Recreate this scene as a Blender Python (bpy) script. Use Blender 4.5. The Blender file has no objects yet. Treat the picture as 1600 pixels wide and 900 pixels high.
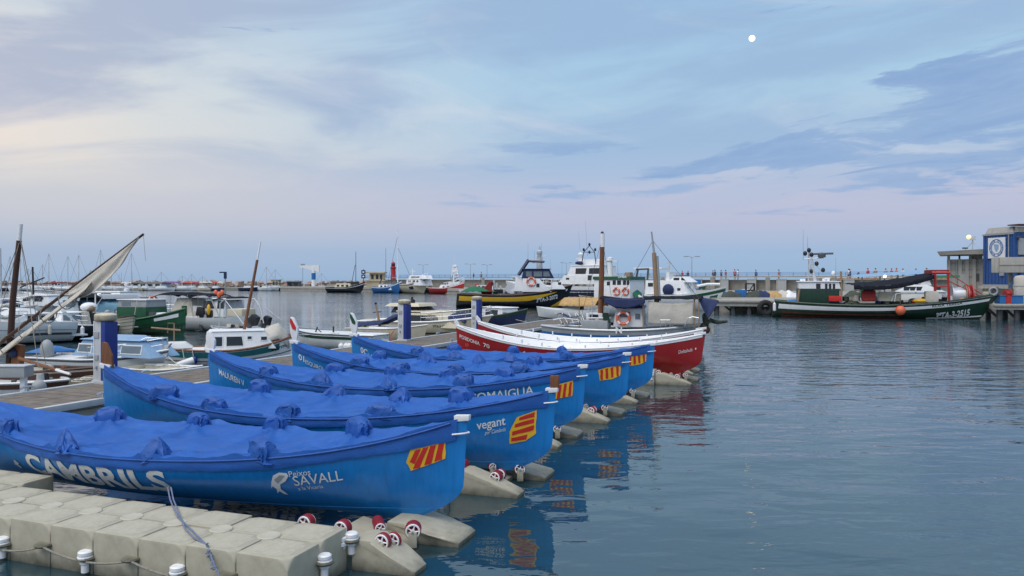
import bpy, bmesh, math, random
from mathutils import Vector, Matrix, noise
SC = bpy.context.scene
COL = SC.collection
R = math.radians
rnd = random.Random(7)

# ---------------------------------------------------------------- camera, sky, sun, exposure
F, HZ, H = 1200.0, 437.0, 3.0          # focal length in photo pixels, horizon row, eye height (m)
cd = bpy.data.cameras.new('camera'); cam = bpy.data.objects.new('camera', cd); COL.objects.link(cam)
cam.location = (0, 0, H); cam.rotation_euler = (R(90), 0, 0)
cd.sensor_width = 36.0; cd.lens = 36.0 * F / 1600.0
cd.shift_y = -(450 - HZ) / 1600.0
cd.clip_start = 0.1; cd.clip_end = 9000
SC.camera = cam
SC.view_settings.view_transform = 'Standard'; SC.view_settings.look = 'None'
SC.view_settings.gamma = 1.0; SC.view_settings.exposure = 0.0

def lin(r, g, b):
    f = lambda c: (c / 12.92 if c <= .04045 else ((c + .055) / 1.055) ** 2.4)
    return (f(r / 255), f(g / 255), f(b / 255), 1.0)

W = bpy.data.worlds.new('World'); SC.world = W; W.use_nodes = True
wn = W.node_tree; wn.nodes.clear()
def nd(t, **k):
    n = wn.nodes.new(t)
    for a, v in k.items(): setattr(n, a, v)
    return n
def setin(n, i, v):
    if isinstance(v, (int, float, tuple)): n.inputs[i].default_value = v
    else: wn.links.new(v, n.inputs[i])
def mth(op, a, b=0.0, c=0.0, clamp=False):
    n = nd('ShaderNodeMath', operation=op, use_clamp=clamp)
    setin(n, 0, a); setin(n, 1, b); setin(n, 2, c)
    return n.outputs[0]
def sstep(x, a, b, lo=0.0, hi=1.0):
    n = nd('ShaderNodeMapRange', interpolation_type='SMOOTHSTEP')
    setin(n, 0, x); setin(n, 1, a); setin(n, 2, b); setin(n, 3, lo); setin(n, 4, hi)
    return n.outputs[0]
def ramp(x, stops):
    n = nd('ShaderNodeValToRGB'); setin(n, 0, x); e = n.color_ramp.elements
    while len(e) < len(stops): e.new(0.5)
    for q, (p, c) in zip(e, stops): q.position = p; q.color = c
    return n.outputs[0]
def mixc(f, a, b, mode='MIX'):
    n = nd('ShaderNodeMix', data_type='RGBA', blend_type=mode)
    setin(n, 0, f); setin(n, 6, a); setin(n, 7, b)
    return n.outputs[2]
def wnoise(x, y, z, scale, detail, rough=.55, dist=0.0):
    cx = nd('ShaderNodeCombineXYZ'); setin(cx, 0, x); setin(cx, 1, y); setin(cx, 2, z)
    n = nd('ShaderNodeTexNoise'); wn.links.new(cx.outputs[0], n.inputs['Vector'])
    n.inputs['Scale'].default_value = scale; n.inputs['Detail'].default_value = detail
    n.inputs['Roughness'].default_value = rough; n.inputs['Distortion'].default_value = dist
    return n.outputs['Fac']
tc = nd('ShaderNodeTexCoord'); sx = nd('ShaderNodeSeparateXYZ'); wn.links.new(tc.outputs['Generated'], sx.inputs[0])
DX, DY, DZ = sx.outputs
az = mth('ARCTAN2', DX, DY)
el = mth('ARCSINE', mth('MAXIMUM', DZ, 0.0))
sq = mth('SQRT', mth('DIVIDE', el, 1.5708))
q_ = lambda e: math.sqrt(e / 1.5708)
cool = ramp(sq, [(0, lin(146, 178, 211)), (q_(.035), lin(156, 182, 214)), (q_(.075), lin(182, 187, 211)), (q_(.115), lin(190, 193, 215)),
                 (q_(.17), lin(176, 200, 222)), (q_(.25), lin(168, 202, 227)), (q_(.35), lin(158, 194, 226)), (1, lin(92, 136, 200))])
warm = ramp(sq, [(0, lin(150, 177, 208)), (q_(.035), lin(166, 183, 208)), (q_(.08), lin(200, 201, 209)), (q_(.14), lin(223, 219, 214)),
                 (q_(.22), lin(220, 222, 221)), (q_(.33), lin(196, 210, 223)), (1, lin(120, 152, 200))])
wf = mth('MULTIPLY', sstep(az, .12, -.62), sstep(az, -2.6, -1.6))
base = mixc(wf, cool, warm)
# high thin cloud sheets, lavender grey
n1 = wnoise(mth('MULTIPLY', mth('ADD', az, mth('MULTIPLY', el, 1.1)), 1.5), mth('MULTIPLY', mth('SUBTRACT', el, mth('MULTIPLY', az, .14)), 7.0), 3.1, 1.6, 6, .55, .5)
m1 = mth('MULTIPLY', sstep(n1, .36, .60), sstep(el, .05, .2))
glow = mth('MULTIPLY', sstep(az, -.42, -.64), mth('MULTIPLY', sstep(el, .10, .17), sstep(el, .32, .22)))
base = mixc(mth('MULTIPLY', glow, .8), base, lin(238, 225, 215))
base = mixc(mth('MULTIPLY', m1, .9), base, mixc(wf, lin(154, 183, 216), lin(174, 184, 206)))
n1b = wnoise(mth('MULTIPLY', az, 2.2), mth('MULTIPLY', mth('ADD', el, mth('MULTIPLY', az, .2)), 9.0), 8.7, 1.4, 7, .62, .8)
base = mixc(mth('MULTIPLY', mth('MULTIPLY', sstep(n1b, .5, .78), sstep(el, .06, .16)), .4), base, lin(214, 219, 228))
# broken blue-grey cloud bank that thickens towards the right and lower stray banks
line = mth('SUBTRACT', el, mth('ADD', .125, mth('MULTIPLY', mth('SUBTRACT', az, .2), .2)))
thick = sstep(az, .16, .62, .022, .085)
band = sstep(mth('DIVIDE', mth('ABSOLUTE', line), thick), 1.7, 0.1)
band = mth('MULTIPLY', band, mth('MULTIPLY', sstep(az, .02, .3), sstep(az, 1.6, 1.0)))
n2 = wnoise(mth('MULTIPLY', az, 3.0), mth('MULTIPLY', mth('SUBTRACT', el, mth('MULTIPLY', az, .1)), 17.0), 1.3, 2.1, 10, .62, .45)
m2 = sstep(mth('ADD', n2, mth('MULTIPLY', band, .27)), .66, .77)
n3 = wnoise(mth('MULTIPLY', az, 4.0), mth('MULTIPLY', el, 26.0), 6.2, 1.3, 8, .6, .3)
stray = mth('MULTIPLY', mth('MULTIPLY', sstep(el, .05, .1), sstep(el, .21, .16)), sstep(az, -.2, .05))
m3 = mth('MULTIPLY', sstep(mth('ADD', n3, mth('MULTIPLY', stray, .13)), .62, .72), stray)
cl = mth('MAXIMUM', mth('MULTIPLY', m2, sstep(el, .03, .07)), mth('MULTIPLY', m3, .9))
base = mixc(mth('MULTIPLY', cl, .9), base, mixc(sstep(n2, .4, .75), lin(148, 176, 213), lin(132, 163, 207)))
sky = nd('ShaderNodeTexSky', sky_type='NISHITA', sun_disc=False, sun_elevation=R(62), sun_rotation=R(-145), air_density=1.0, dust_density=1.0)
base = mixc(1.0, base, mixc(1.0, sky.outputs[0], (.004, .004, .004, 1), 'MULTIPLY'), 'ADD')
bg = nd('ShaderNodeBackground'); wn.links.new(base, bg.inputs[0]); bg.inputs[1].default_value = 1.0
wo = nd('ShaderNodeOutputWorld'); wn.links.new(bg.outputs[0], wo.inputs[0])

sd = bpy.data.lights.new('sun', 'SUN'); sd.energy = 3.0; sd.angle = R(60); sd.color = (1.0, .93, .86)
sun = bpy.data.objects.new('sun', sd); COL.objects.link(sun)
sun.rotation_euler = Vector((-math.cos(R(62)) * math.sin(R(145)), math.cos(R(62)) * math.cos(R(145)), math.sin(R(62)))).to_track_quat('Z', 'Y').to_euler()

# ---------------------------------------------------------------- materials
M = {}
def mat(key, col, rough=.5, metal=0.0, var=.18, scale=5.0, bump=0.0, bscale=40.0, dirt=0.0, dirtcol=(.09, .075, .05), emit=0.0, coat=0.0, streak=False, spec=.5, stain=None):
    m = bpy.data.materials.new(key); m.use_nodes = True; t = m.node_tree; b = t.nodes['Principled BSDF']
    b.inputs['Roughness'].default_value = rough; b.inputs['Metallic'].default_value = metal
    b.inputs['Coat Weight'].default_value = coat; b.inputs['Coat Roughness'].default_value = .15
    b.inputs['Specular IOR Level'].default_value = spec
    tcn = t.nodes.new('ShaderNodeTexCoord'); mp = t.nodes.new('ShaderNodeMapping')
    t.links.new(tcn.outputs['Object'], mp.inputs[0])
    if streak: mp.inputs['Scale'].default_value = (3, 3, .35)
    nz = t.nodes.new('ShaderNodeTexNoise'); nz.inputs['Scale'].default_value = scale; nz.inputs['Detail'].default_value = 6
    nz.inputs['Roughness'].default_value = .65
    t.links.new(mp.outputs[0], nz.inputs['Vector'])
    rp = t.nodes.new('ShaderNodeValToRGB'); e = rp.color_ramp.elements
    e[0].position = .3; e[1].position = .7
    e[0].color = tuple(max(0, c * (1 - var)) for c in col[:3]) + (1,); e[1].color = tuple(min(1, c * (1 + var)) for c in col[:3]) + (1,)
    t.links.new(nz.outputs['Fac'], rp.inputs[0]); out = rp.outputs[0]
    if dirt > 0:
        n2 = t.nodes.new('ShaderNodeTexNoise'); n2.inputs['Scale'].default_value = scale * .7; n2.inputs['Detail'].default_value = 9
        n2.inputs['Roughness'].default_value = .75; t.links.new(mp.outputs[0], n2.inputs['Vector'])
        mr = t.nodes.new('ShaderNodeMapRange'); mr.inputs[1].default_value = .52; mr.inputs[2].default_value = .78; mr.inputs[4].default_value = dirt
        t.links.new(n2.outputs['Fac'], mr.inputs[0])
        mx = t.nodes.new('ShaderNodeMix'); mx.data_type = 'RGBA'; t.links.new(mr.outputs[0], mx.inputs[0])
        t.links.new(out, mx.inputs[6]); mx.inputs[7].default_value = tuple(dirtcol) + (1,); out = mx.outputs[2]
    if stain:
        sp = t.nodes.new('ShaderNodeSeparateXYZ'); t.links.new(tcn.outputs['Object'], sp.inputs[0])
        n4 = t.nodes.new('ShaderNodeTexNoise'); n4.inputs['Scale'].default_value = 9; n4.inputs['Detail'].default_value = 5; t.links.new(mp.outputs[0], n4.inputs['Vector'])
        ad = t.nodes.new('ShaderNodeMath'); ad.operation = 'MULTIPLY_ADD'; t.links.new(n4.outputs['Fac'], ad.inputs[0]); ad.inputs[1].default_value = -stain[0] * 1.5; t.links.new(sp.outputs[2], ad.inputs[2])
        mr = t.nodes.new('ShaderNodeMapRange'); mr.inputs[1].default_value = stain[0] * .6; mr.inputs[2].default_value = -stain[0] * .9; mr.inputs[4].default_value = .85; t.links.new(ad.outputs[0], mr.inputs[0])
        mx = t.nodes.new('ShaderNodeMix'); mx.data_type = 'RGBA'; t.links.new(mr.outputs[0], mx.inputs[0])
        t.links.new(out, mx.inputs[6]); mx.inputs[7].default_value = tuple(stain[1]) + (1,); out = mx.outputs[2]
    t.links.new(out, b.inputs['Base Color'])
    if bump > 0:
        n3 = t.nodes.new('ShaderNodeTexNoise'); n3.inputs['Scale'].default_value = bscale; n3.inputs['Detail'].default_value = 4
        t.links.new(mp.outputs[0], n3.inputs['Vector'])
        bp = t.nodes.new('ShaderNodeBump'); bp.inputs['Strength'].default_value = bump; bp.inputs['Distance'].default_value = .02
        t.links.new(n3.outputs['Fac'], bp.inputs['Height']); t.links.new(bp.outputs[0], b.inputs['Normal'])
    if emit: b.inputs['Emission Color'].default_value = tuple(col[:3]) + (1,); b.inputs['Emission Strength'].default_value = emit
    M[key] = m
    return m
mat('hull_blue', (.004, .170, .49), .34, var=.14, scale=5, dirt=.5, dirtcol=(.015, .13, .31), coat=.2, streak=True, bump=.04, bscale=3)
mat('hull_blue_lit', (.01, .20, .52), .4, var=.1, scale=3)
mat('cover', (.007, .088, .36), .62, var=.14, scale=3, bump=.25, bscale=60, dirt=.4, dirtcol=(.03, .19, .52))
mat('hood', (.007, .076, .32), .6, var=.15, scale=6, bump=.3, bscale=50)
mat('hull_red', (.30, .012, .014), .3, var=.1, scale=2, dirt=.15, coat=.2)
mat('white', (.74, .75, .76), .38, var=.06, scale=3, dirt=.22, dirtcol=(.42, .40, .35))
mat('gelcoat', (.66, .68, .68), .3, stain=(.16, (.05, .05, .03)), var=.07, scale=2, dirt=.18, dirtcol=(.4, .39, .33), coat=.2)
mat('cream', (.58, .52, .38), .4, stain=(.16, (.05, .05, .03)), var=.1, scale=3, dirt=.25, dirtcol=(.35, .28, .18))
mat('yellow', (.72, .42, .02), .45, var=.1, scale=5, dirt=.15)
mat('letter', (.66, .67, .66), .5, var=.08, scale=30, dirt=.4, dirtcol=(.36, .42, .46))
mat('red', (.50, .02, .015), .45, var=.12, scale=5)
mat('orange', (.62, .13, .06), .5, var=.15, scale=8)
mat('float', (.375, .352, .27), .62, var=.1, scale=7, bump=.12, bscale=160, dirt=.5, dirtcol=(.2, .18, .13), stain=(.10, (.035, .035, .02)))
mat('float_top', (.44, .42, .335), .66, var=.1, scale=8, bump=.3, bscale=120, dirt=.4, dirtcol=(.2, .18, .125))
mat('roller', (.22, .012, .02), .5, var=.2, scale=14)
mat('plastic_white', (.72, .73, .74), .35, var=.06, scale=8, dirt=.2, dirtcol=(.45, .43, .38))
mat('rope', (.26, .24, .20), .9, var=.3, scale=40, bump=.6, bscale=120)
mat('rope_blue', (.16, .20, .30), .9, var=.5, scale=60, bump=.6, bscale=120)
mat('wood', (.17, .065, .025), .55, var=.35, scale=8, bump=.2, streak=True)
mat('wood_dark', (.055, .022, .014), .5, var=.35, scale=8, bump=.2, streak=True)
mat('wood_pale', (.30, .20, .12), .65, var=.3, scale=8, streak=True, dirt=.3)
mat('plank', (.16, .135, .11), .8, var=.35, scale=4, bump=.4, bscale=30, dirt=.4, dirtcol=(.07, .06, .05))
mat('canvas', (.50, .47, .41), .85, var=.14, scale=3, bump=.4, bscale=16, dirt=.35, dirtcol=(.3, .27, .22))
mat('canvas_dark', (.011, .013, .020), .95, spec=.15, var=.3, scale=4, bump=.3, bscale=16)
mat('canvas_navy', (.012, .024, .085), .8, var=.3, scale=4, bump=.4, bscale=14)
mat('canvas_tan', (.42, .27, .11), .8, var=.2, scale=4, bump=.5, bscale=12)
mat('canvas_teal', (.12, .25, .33), .8, var=.15, scale=2, bump=.4, bscale=8)
mat('canvas_green', (.01, .13, .06), .8, var=.3, scale=4, bump=.5, bscale=8)
mat('glass', (.018, .022, .027), .08, var=.2, scale=2)
mat('glass_pale', (.13, .17, .20), .1, var=.2, scale=2)
mat('steel', (.52, .54, .55), .3, metal=.85, var=.1)
mat('alu', (.55, .57, .59), .45, metal=.3, var=.08, dirt=.25, dirtcol=(.35, .35, .33))
mat('grey', (.30, .32, .33), .55, var=.12, scale=4, dirt=.25)
mat('grey_dark', (.07, .075, .08), .6, var=.25, scale=4)
mat('black', (.012, .012, .015), .45, var=.3, scale=4)
mat('hull_black', (.010, .012, .020), .35, var=.3, scale=3, dirt=.2, dirtcol=(.06, .05, .04), coat=.2)
mat('hull_navy', (.010, .02, .07), .35, var=.25, scale=3, dirt=.15, dirtcol=(.06, .05, .05))
mat('hull_green', (.006, .034, .018), .4, stain=(.16, (.05, .05, .03)), var=.3, scale=3, dirt=.3, dirtcol=(.05, .03, .02))
mat('green', (.007, .075, .030), .45, var=.2, scale=4, dirt=.2)
mat('teal', (.01, .12, .13), .45, var=.15, scale=4)
mat('antifoul', (.20, .045, .03), .7, var=.4, scale=3, dirt=.3, dirtcol=(.03, .025, .02))
mat('blue_panel', (.022, .075, .24), .5, var=.1, scale=2, dirt=.2, dirtcol=(.04, .08, .18))
mat('blue_pale', (.23, .36, .52), .45, var=.1, scale=4, dirt=.25, dirtcol=(.3, .33, .35))
mat('blue_paint', (.02, .13, .36), .45, var=.15, scale=3, dirt=.15)
mat('blue_deep', (.008, .028, .20), .4, var=.1, scale=4)
mat('concrete', (.30, .285, .25), .9, var=.2, scale=1.2, bump=.4, bscale=12, dirt=.55, dirtcol=(.13, .12, .10))
mat('concrete_pale', (.36, .35, .32), .9, var=.16, scale=1.5, bump=.3, bscale=12, dirt=.5, dirtcol=(.17, .16, .14), streak=True)
mat('stone', (.36, .26, .17), .95, var=.45, scale=1.6, bump=.6, bscale=4, dirt=.5, dirtcol=(.13, .10, .07))
mat('rock', (.36, .26, .20), .95, var=.35, scale=.5, bump=.6, bscale=3, dirt=.4, dirtcol=(.1, .085, .07))
mat('shutter', (.33, .35, .36), .6, var=.1, scale=2, dirt=.3)
mat('beige', (.50, .42, .28), .8, var=.1, scale=2, dirt=.3, dirtcol=(.3, .24, .16))
mat('red_paint', (.40, .022, .02), .5, var=.1, scale=2)
mat('rubber', (.014, .014, .014), .8, var=.3, scale=6, bump=.4)
mat('skin', (.45, .26, .18), .6)
mat('purple', (.16, .06, .20), .8)
mat('net', (.05, .06, .045), .9, var=.6, scale=9, bump=.8, bscale=20)
mat('net_red', (.22, .02, .02), .9, var=.5, scale=9, bump=.8, bscale=20)
mat('moon', (1.0, .74, .42), .9, var=.1, scale=.15, emit=1.9)
mat('lamp', (1.0, .86, .50), .5, var=.02, emit=.6)
mat('lamp_white', (1.0, .98, .94), .5, var=.02, emit=3.0)

# ---------------------------------------------------------------- mesh helpers
class MB:
    def __init__(s): s.v = []; s.f = []
    def add(s, vs, fs):
        n = len(s.v); s.v += [tuple(v) for v in vs]; s.f += [tuple(i + n for i in f) for f in fs]; return s
    def box(s, cx, cy, cz, sx, sy, sz, rz=0.0, ry=0.0):
        m = Matrix.Translation((cx, cy, cz)) @ Matrix.Rotation(rz, 4, 'Z') @ Matrix.Rotation(ry, 4, 'Y')
        vs = [m @ Vector((x * sx / 2, y * sy / 2, z * sz / 2)) for x in (-1, 1) for y in (-1, 1) for z in (-1, 1)]
        return s.add(vs, [(0, 1, 3, 2), (4, 6, 7, 5), (0, 4, 5, 1), (2, 3, 7, 6), (0, 2, 6, 4), (1, 5, 7, 3)])
    def path(s, pts, r, n=6, r1=None, cap=True):
        pts = [Vector(p) for p in pts]; rings = []; k = len(pts)
        for i, p in enumerate(pts):
            d = (pts[min(i + 1, k - 1)] - pts[max(i - 1, 0)]).normalized()
            a = d.cross(Vector((0, 0, 1)))
            if a.length < .05: a = d.cross(Vector((1, 0, 0)))
            a.normalize(); b = d.cross(a)
            rr = r + ((r1 if r1 is not None else r) - r) * i / max(1, k - 1)
            rings.append([p + (a * math.cos(2 * math.pi * j / n) + b * math.sin(2 * math.pi * j / n)) * rr for j in range(n)])
        vs = [v for g in rings for v in g]
        fs = [(i * n + j, i * n + (j + 1) % n, (i + 1) * n + (j + 1) % n, (i + 1) * n + j) for i in range(k - 1) for j in range(n)]
        if cap: fs += [tuple(range(n - 1, -1, -1)), tuple((k - 1) * n + j for j in range(n))]
        return s.add(vs, fs)
    def bar(s, p, q, r, r1=None, n=6): return s.path([p, q], r, n, r1)
    def lathe(s, prof, c=(0, 0, 0), n=14, axis='Z'):
        vs = []
        for r, z in prof:
            for j in range(n):
                a = 2 * math.pi * j / n; p = (r * math.cos(a), r * math.sin(a), z)
                if axis == 'Y': p = (p[0], p[2], p[1])
                if axis == 'X': p = (p[2], p[0], p[1])
                vs.append((p[0] + c[0], p[1] + c[1], p[2] + c[2]))
        k = len(prof)
        fs = [(i * n + j, i * n + (j + 1) % n, (i + 1) * n + (j + 1) % n, (i + 1) * n + j) for i in range(k - 1) for j in range(n)]
        if prof[0][0] > 1e-4: fs.append(tuple(range(n - 1, -1, -1)))
        if prof[-1][0] > 1e-4: fs.append(tuple((k - 1) * n + j for j in range(n)))
        return s.add(vs, fs)
    def torus(s, c, Rr, r, axis='Y', n=18, m=8):
        pts = []
        for i in range(n):
            a = 2 * math.pi * i / n
            for j in range(m):
                b = 2 * math.pi * j / m; q = Rr + r * math.cos(b); h = r * math.sin(b)
                p = {'Y': (q * math.cos(a), h, q * math.sin(a)), 'Z': (q * math.cos(a), q * math.sin(a), h), 'X': (h, q * math.cos(a), q * math.sin(a))}[axis]
                pts.append((p[0] + c[0], p[1] + c[1], p[2] + c[2]))
        return s.add(pts, [(i * m + j, i * m + (j + 1) % m, ((i + 1) % n) * m + (j + 1) % m, ((i + 1) % n) * m + j) for i in range(n) for j in range(m)])
    def grid(s, fn, nu, nv):
        vs = [fn(i / nu, j / nv) for i in range(nu + 1) for j in range(nv + 1)]; w = nv + 1
        return s.add(vs, [(i * w + j, (i + 1) * w + j, (i + 1) * w + j + 1, i * w + j + 1) for i in range(nu) for j in range(nv)])
    def prism(s, pts, d):
        d = Vector(d); n = len(pts); a = [Vector(p) for p in pts]
        return s.add(a + [p + d for p in a], [tuple(range(n)), tuple(range(2 * n - 1, n - 1, -1))] + [(i, (i + 1) % n, n + (i + 1) % n, n + i) for i in range(n)])
    def loft(s, a, b):
        n = len(a)
        return s.add(list(a) + list(b), [tuple(range(n - 1, -1, -1)), tuple(range(n, 2 * n))] + [(i, (i + 1) % n, n + (i + 1) % n, n + i) for i in range(n)])
    def ball(s, c, rx, ry=None, rz=None, n=10, m=7):
        ry = ry or rx; rz = rz or rx
        return s.grid(lambda u, v: (c[0] + rx * math.cos(2 * math.pi * u) * math.sin(math.pi * v), c[1] + ry * math.sin(2 * math.pi * u) * math.sin(math.pi * v), c[2] + rz * math.cos(math.pi * v)), n, m)
    def mesh(s, name, m, bevel=0.0, sharp=40, weld=True):
        me = bpy.data.meshes.new(name); bm = bmesh.new()
        vv = [bm.verts.new(v) for v in s.v]
        for f in s.f:
            try: bm.faces.new([vv[i] for i in f])
            except ValueError: pass
        if weld: bmesh.ops.remove_doubles(bm, verts=bm.verts, dist=1e-4)
        bmesh.ops.recalc_face_normals(bm, faces=bm.faces)
        if bevel: bmesh.ops.bevel(bm, geom=list(bm.edges), offset=bevel, segments=2, profile=.7, affect='EDGES', clamp_overlap=True)
        bm.to_mesh(me); bm.free()
        me.materials.append(M[m])
        me.polygons.foreach_set('use_smooth', [True] * len(me.polygons)); me.set_sharp_from_angle(angle=R(sharp))
        return me
    def build(s, name, m, parent=None, bevel=0.0, sharp=40, kind=None):
        return put(name, s.mesh(name, m, bevel, sharp), parent, kind)
def put(name, me, parent=None, kind=None):
    o = bpy.data.objects.new(name, me); COL.objects.link(o)
    if parent is not None: o.parent = parent
    if kind: o['kind'] = kind
    return o
def tag(o, label, cat, group=None, kind=None):
    if kind: o['kind'] = kind
    if label: o['label'] = label
    if cat: o['category'] = cat
    if group: o['group'] = group
    return o
def thing(name, label, cat, loc=(0, 0, 0), rz=0.0, group=None):
    o = bpy.data.objects.new(name, None); COL.objects.link(o); o.empty_display_size = .2
    o.location = loc; o.rotation_euler = (0, 0, rz)
    return tag(o, label, cat, group)
def copy_tree(o, loc=None, rz=None, label=None, parent=None):
    c = o.copy(); COL.objects.link(c)
    if parent is not None: c.parent = parent
    if loc is not None: c.location = loc
    if rz is not None: c.rotation_euler = (0, 0, rz)
    if label: c['label'] = label
    for ch in list(o.children): copy_tree(ch, parent=c)
    return c
def P(px, py, Y): return Vector(((px - 800) / F * Y, Y, H - (py - HZ) / F * Y))
def Zp(py, Y): return H - (py - HZ) / F * Y
def lerp(a, b, t): return a + (b - a) * t
def sag(p, q, d, n=10):
    p, q = Vector(p), Vector(q)
    return [p.lerp(q, i / n) + Vector((0, 0, -d * 4 * (i / n) * (1 - i / n))) for i in range(n + 1)]

def text_mesh(txt, w, h, bold=0.0, shear=0.0, cut=.06):
    """flat letters in x (0..w) and y (0..h), cut into small faces so they can lie on a curved side"""
    cu = bpy.data.curves.new('lettering', 'FONT'); cu.body = txt; cu.size = 1.0; cu.offset = bold; cu.shear = shear; cu.resolution_u = 3
    ob = bpy.data.objects.new('lettering', cu); me = bpy.data.meshes.new_from_object(ob)
    bpy.data.objects.remove(ob); bm = bmesh.new(); bm.from_mesh(me)
    xs = [v.co.x for v in bm.verts]; ys = [v.co.y for v in bm.verts]
    x0, y0 = min(xs), min(ys); kx = w / (max(xs) - x0); ky = h / (max(ys) - y0)
    for v in bm.verts: v.co = Vector(((v.co.x - x0) * kx, (v.co.y - y0) * ky, 0))
    for ax, lim in ((0, w), (1, h)):
        t = cut
        while t < lim:
            no = (1, 0, 0) if ax == 0 else (0, 1, 0)
            bmesh.ops.bisect_plane(bm, geom=bm.verts[:] + bm.edges[:] + bm.faces[:], plane_co=Vector(no) * t, plane_no=no)
            t += cut
    bmesh.ops.triangulate(bm, faces=bm.faces)
    vs = [v.co.copy() for v in bm.verts]; fs = [[v.index for v in f.verts] for f in bm.faces]
    bm.free(); bpy.data.meshes.remove(me)
    return vs, fs
def flat_text(name, txt, o, ux, uy, w, h, m, parent=None, bold=0.0, shear=0.0):
    vs, fs = text_mesh(txt, w, h, bold, shear, 9)
    o, ux, uy = Vector(o), Vector(ux).normalized(), Vector(uy).normalized()
    return MB().add([o + ux * v.x + uy * v.y for v in vs], fs).build(name, m, parent)

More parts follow.
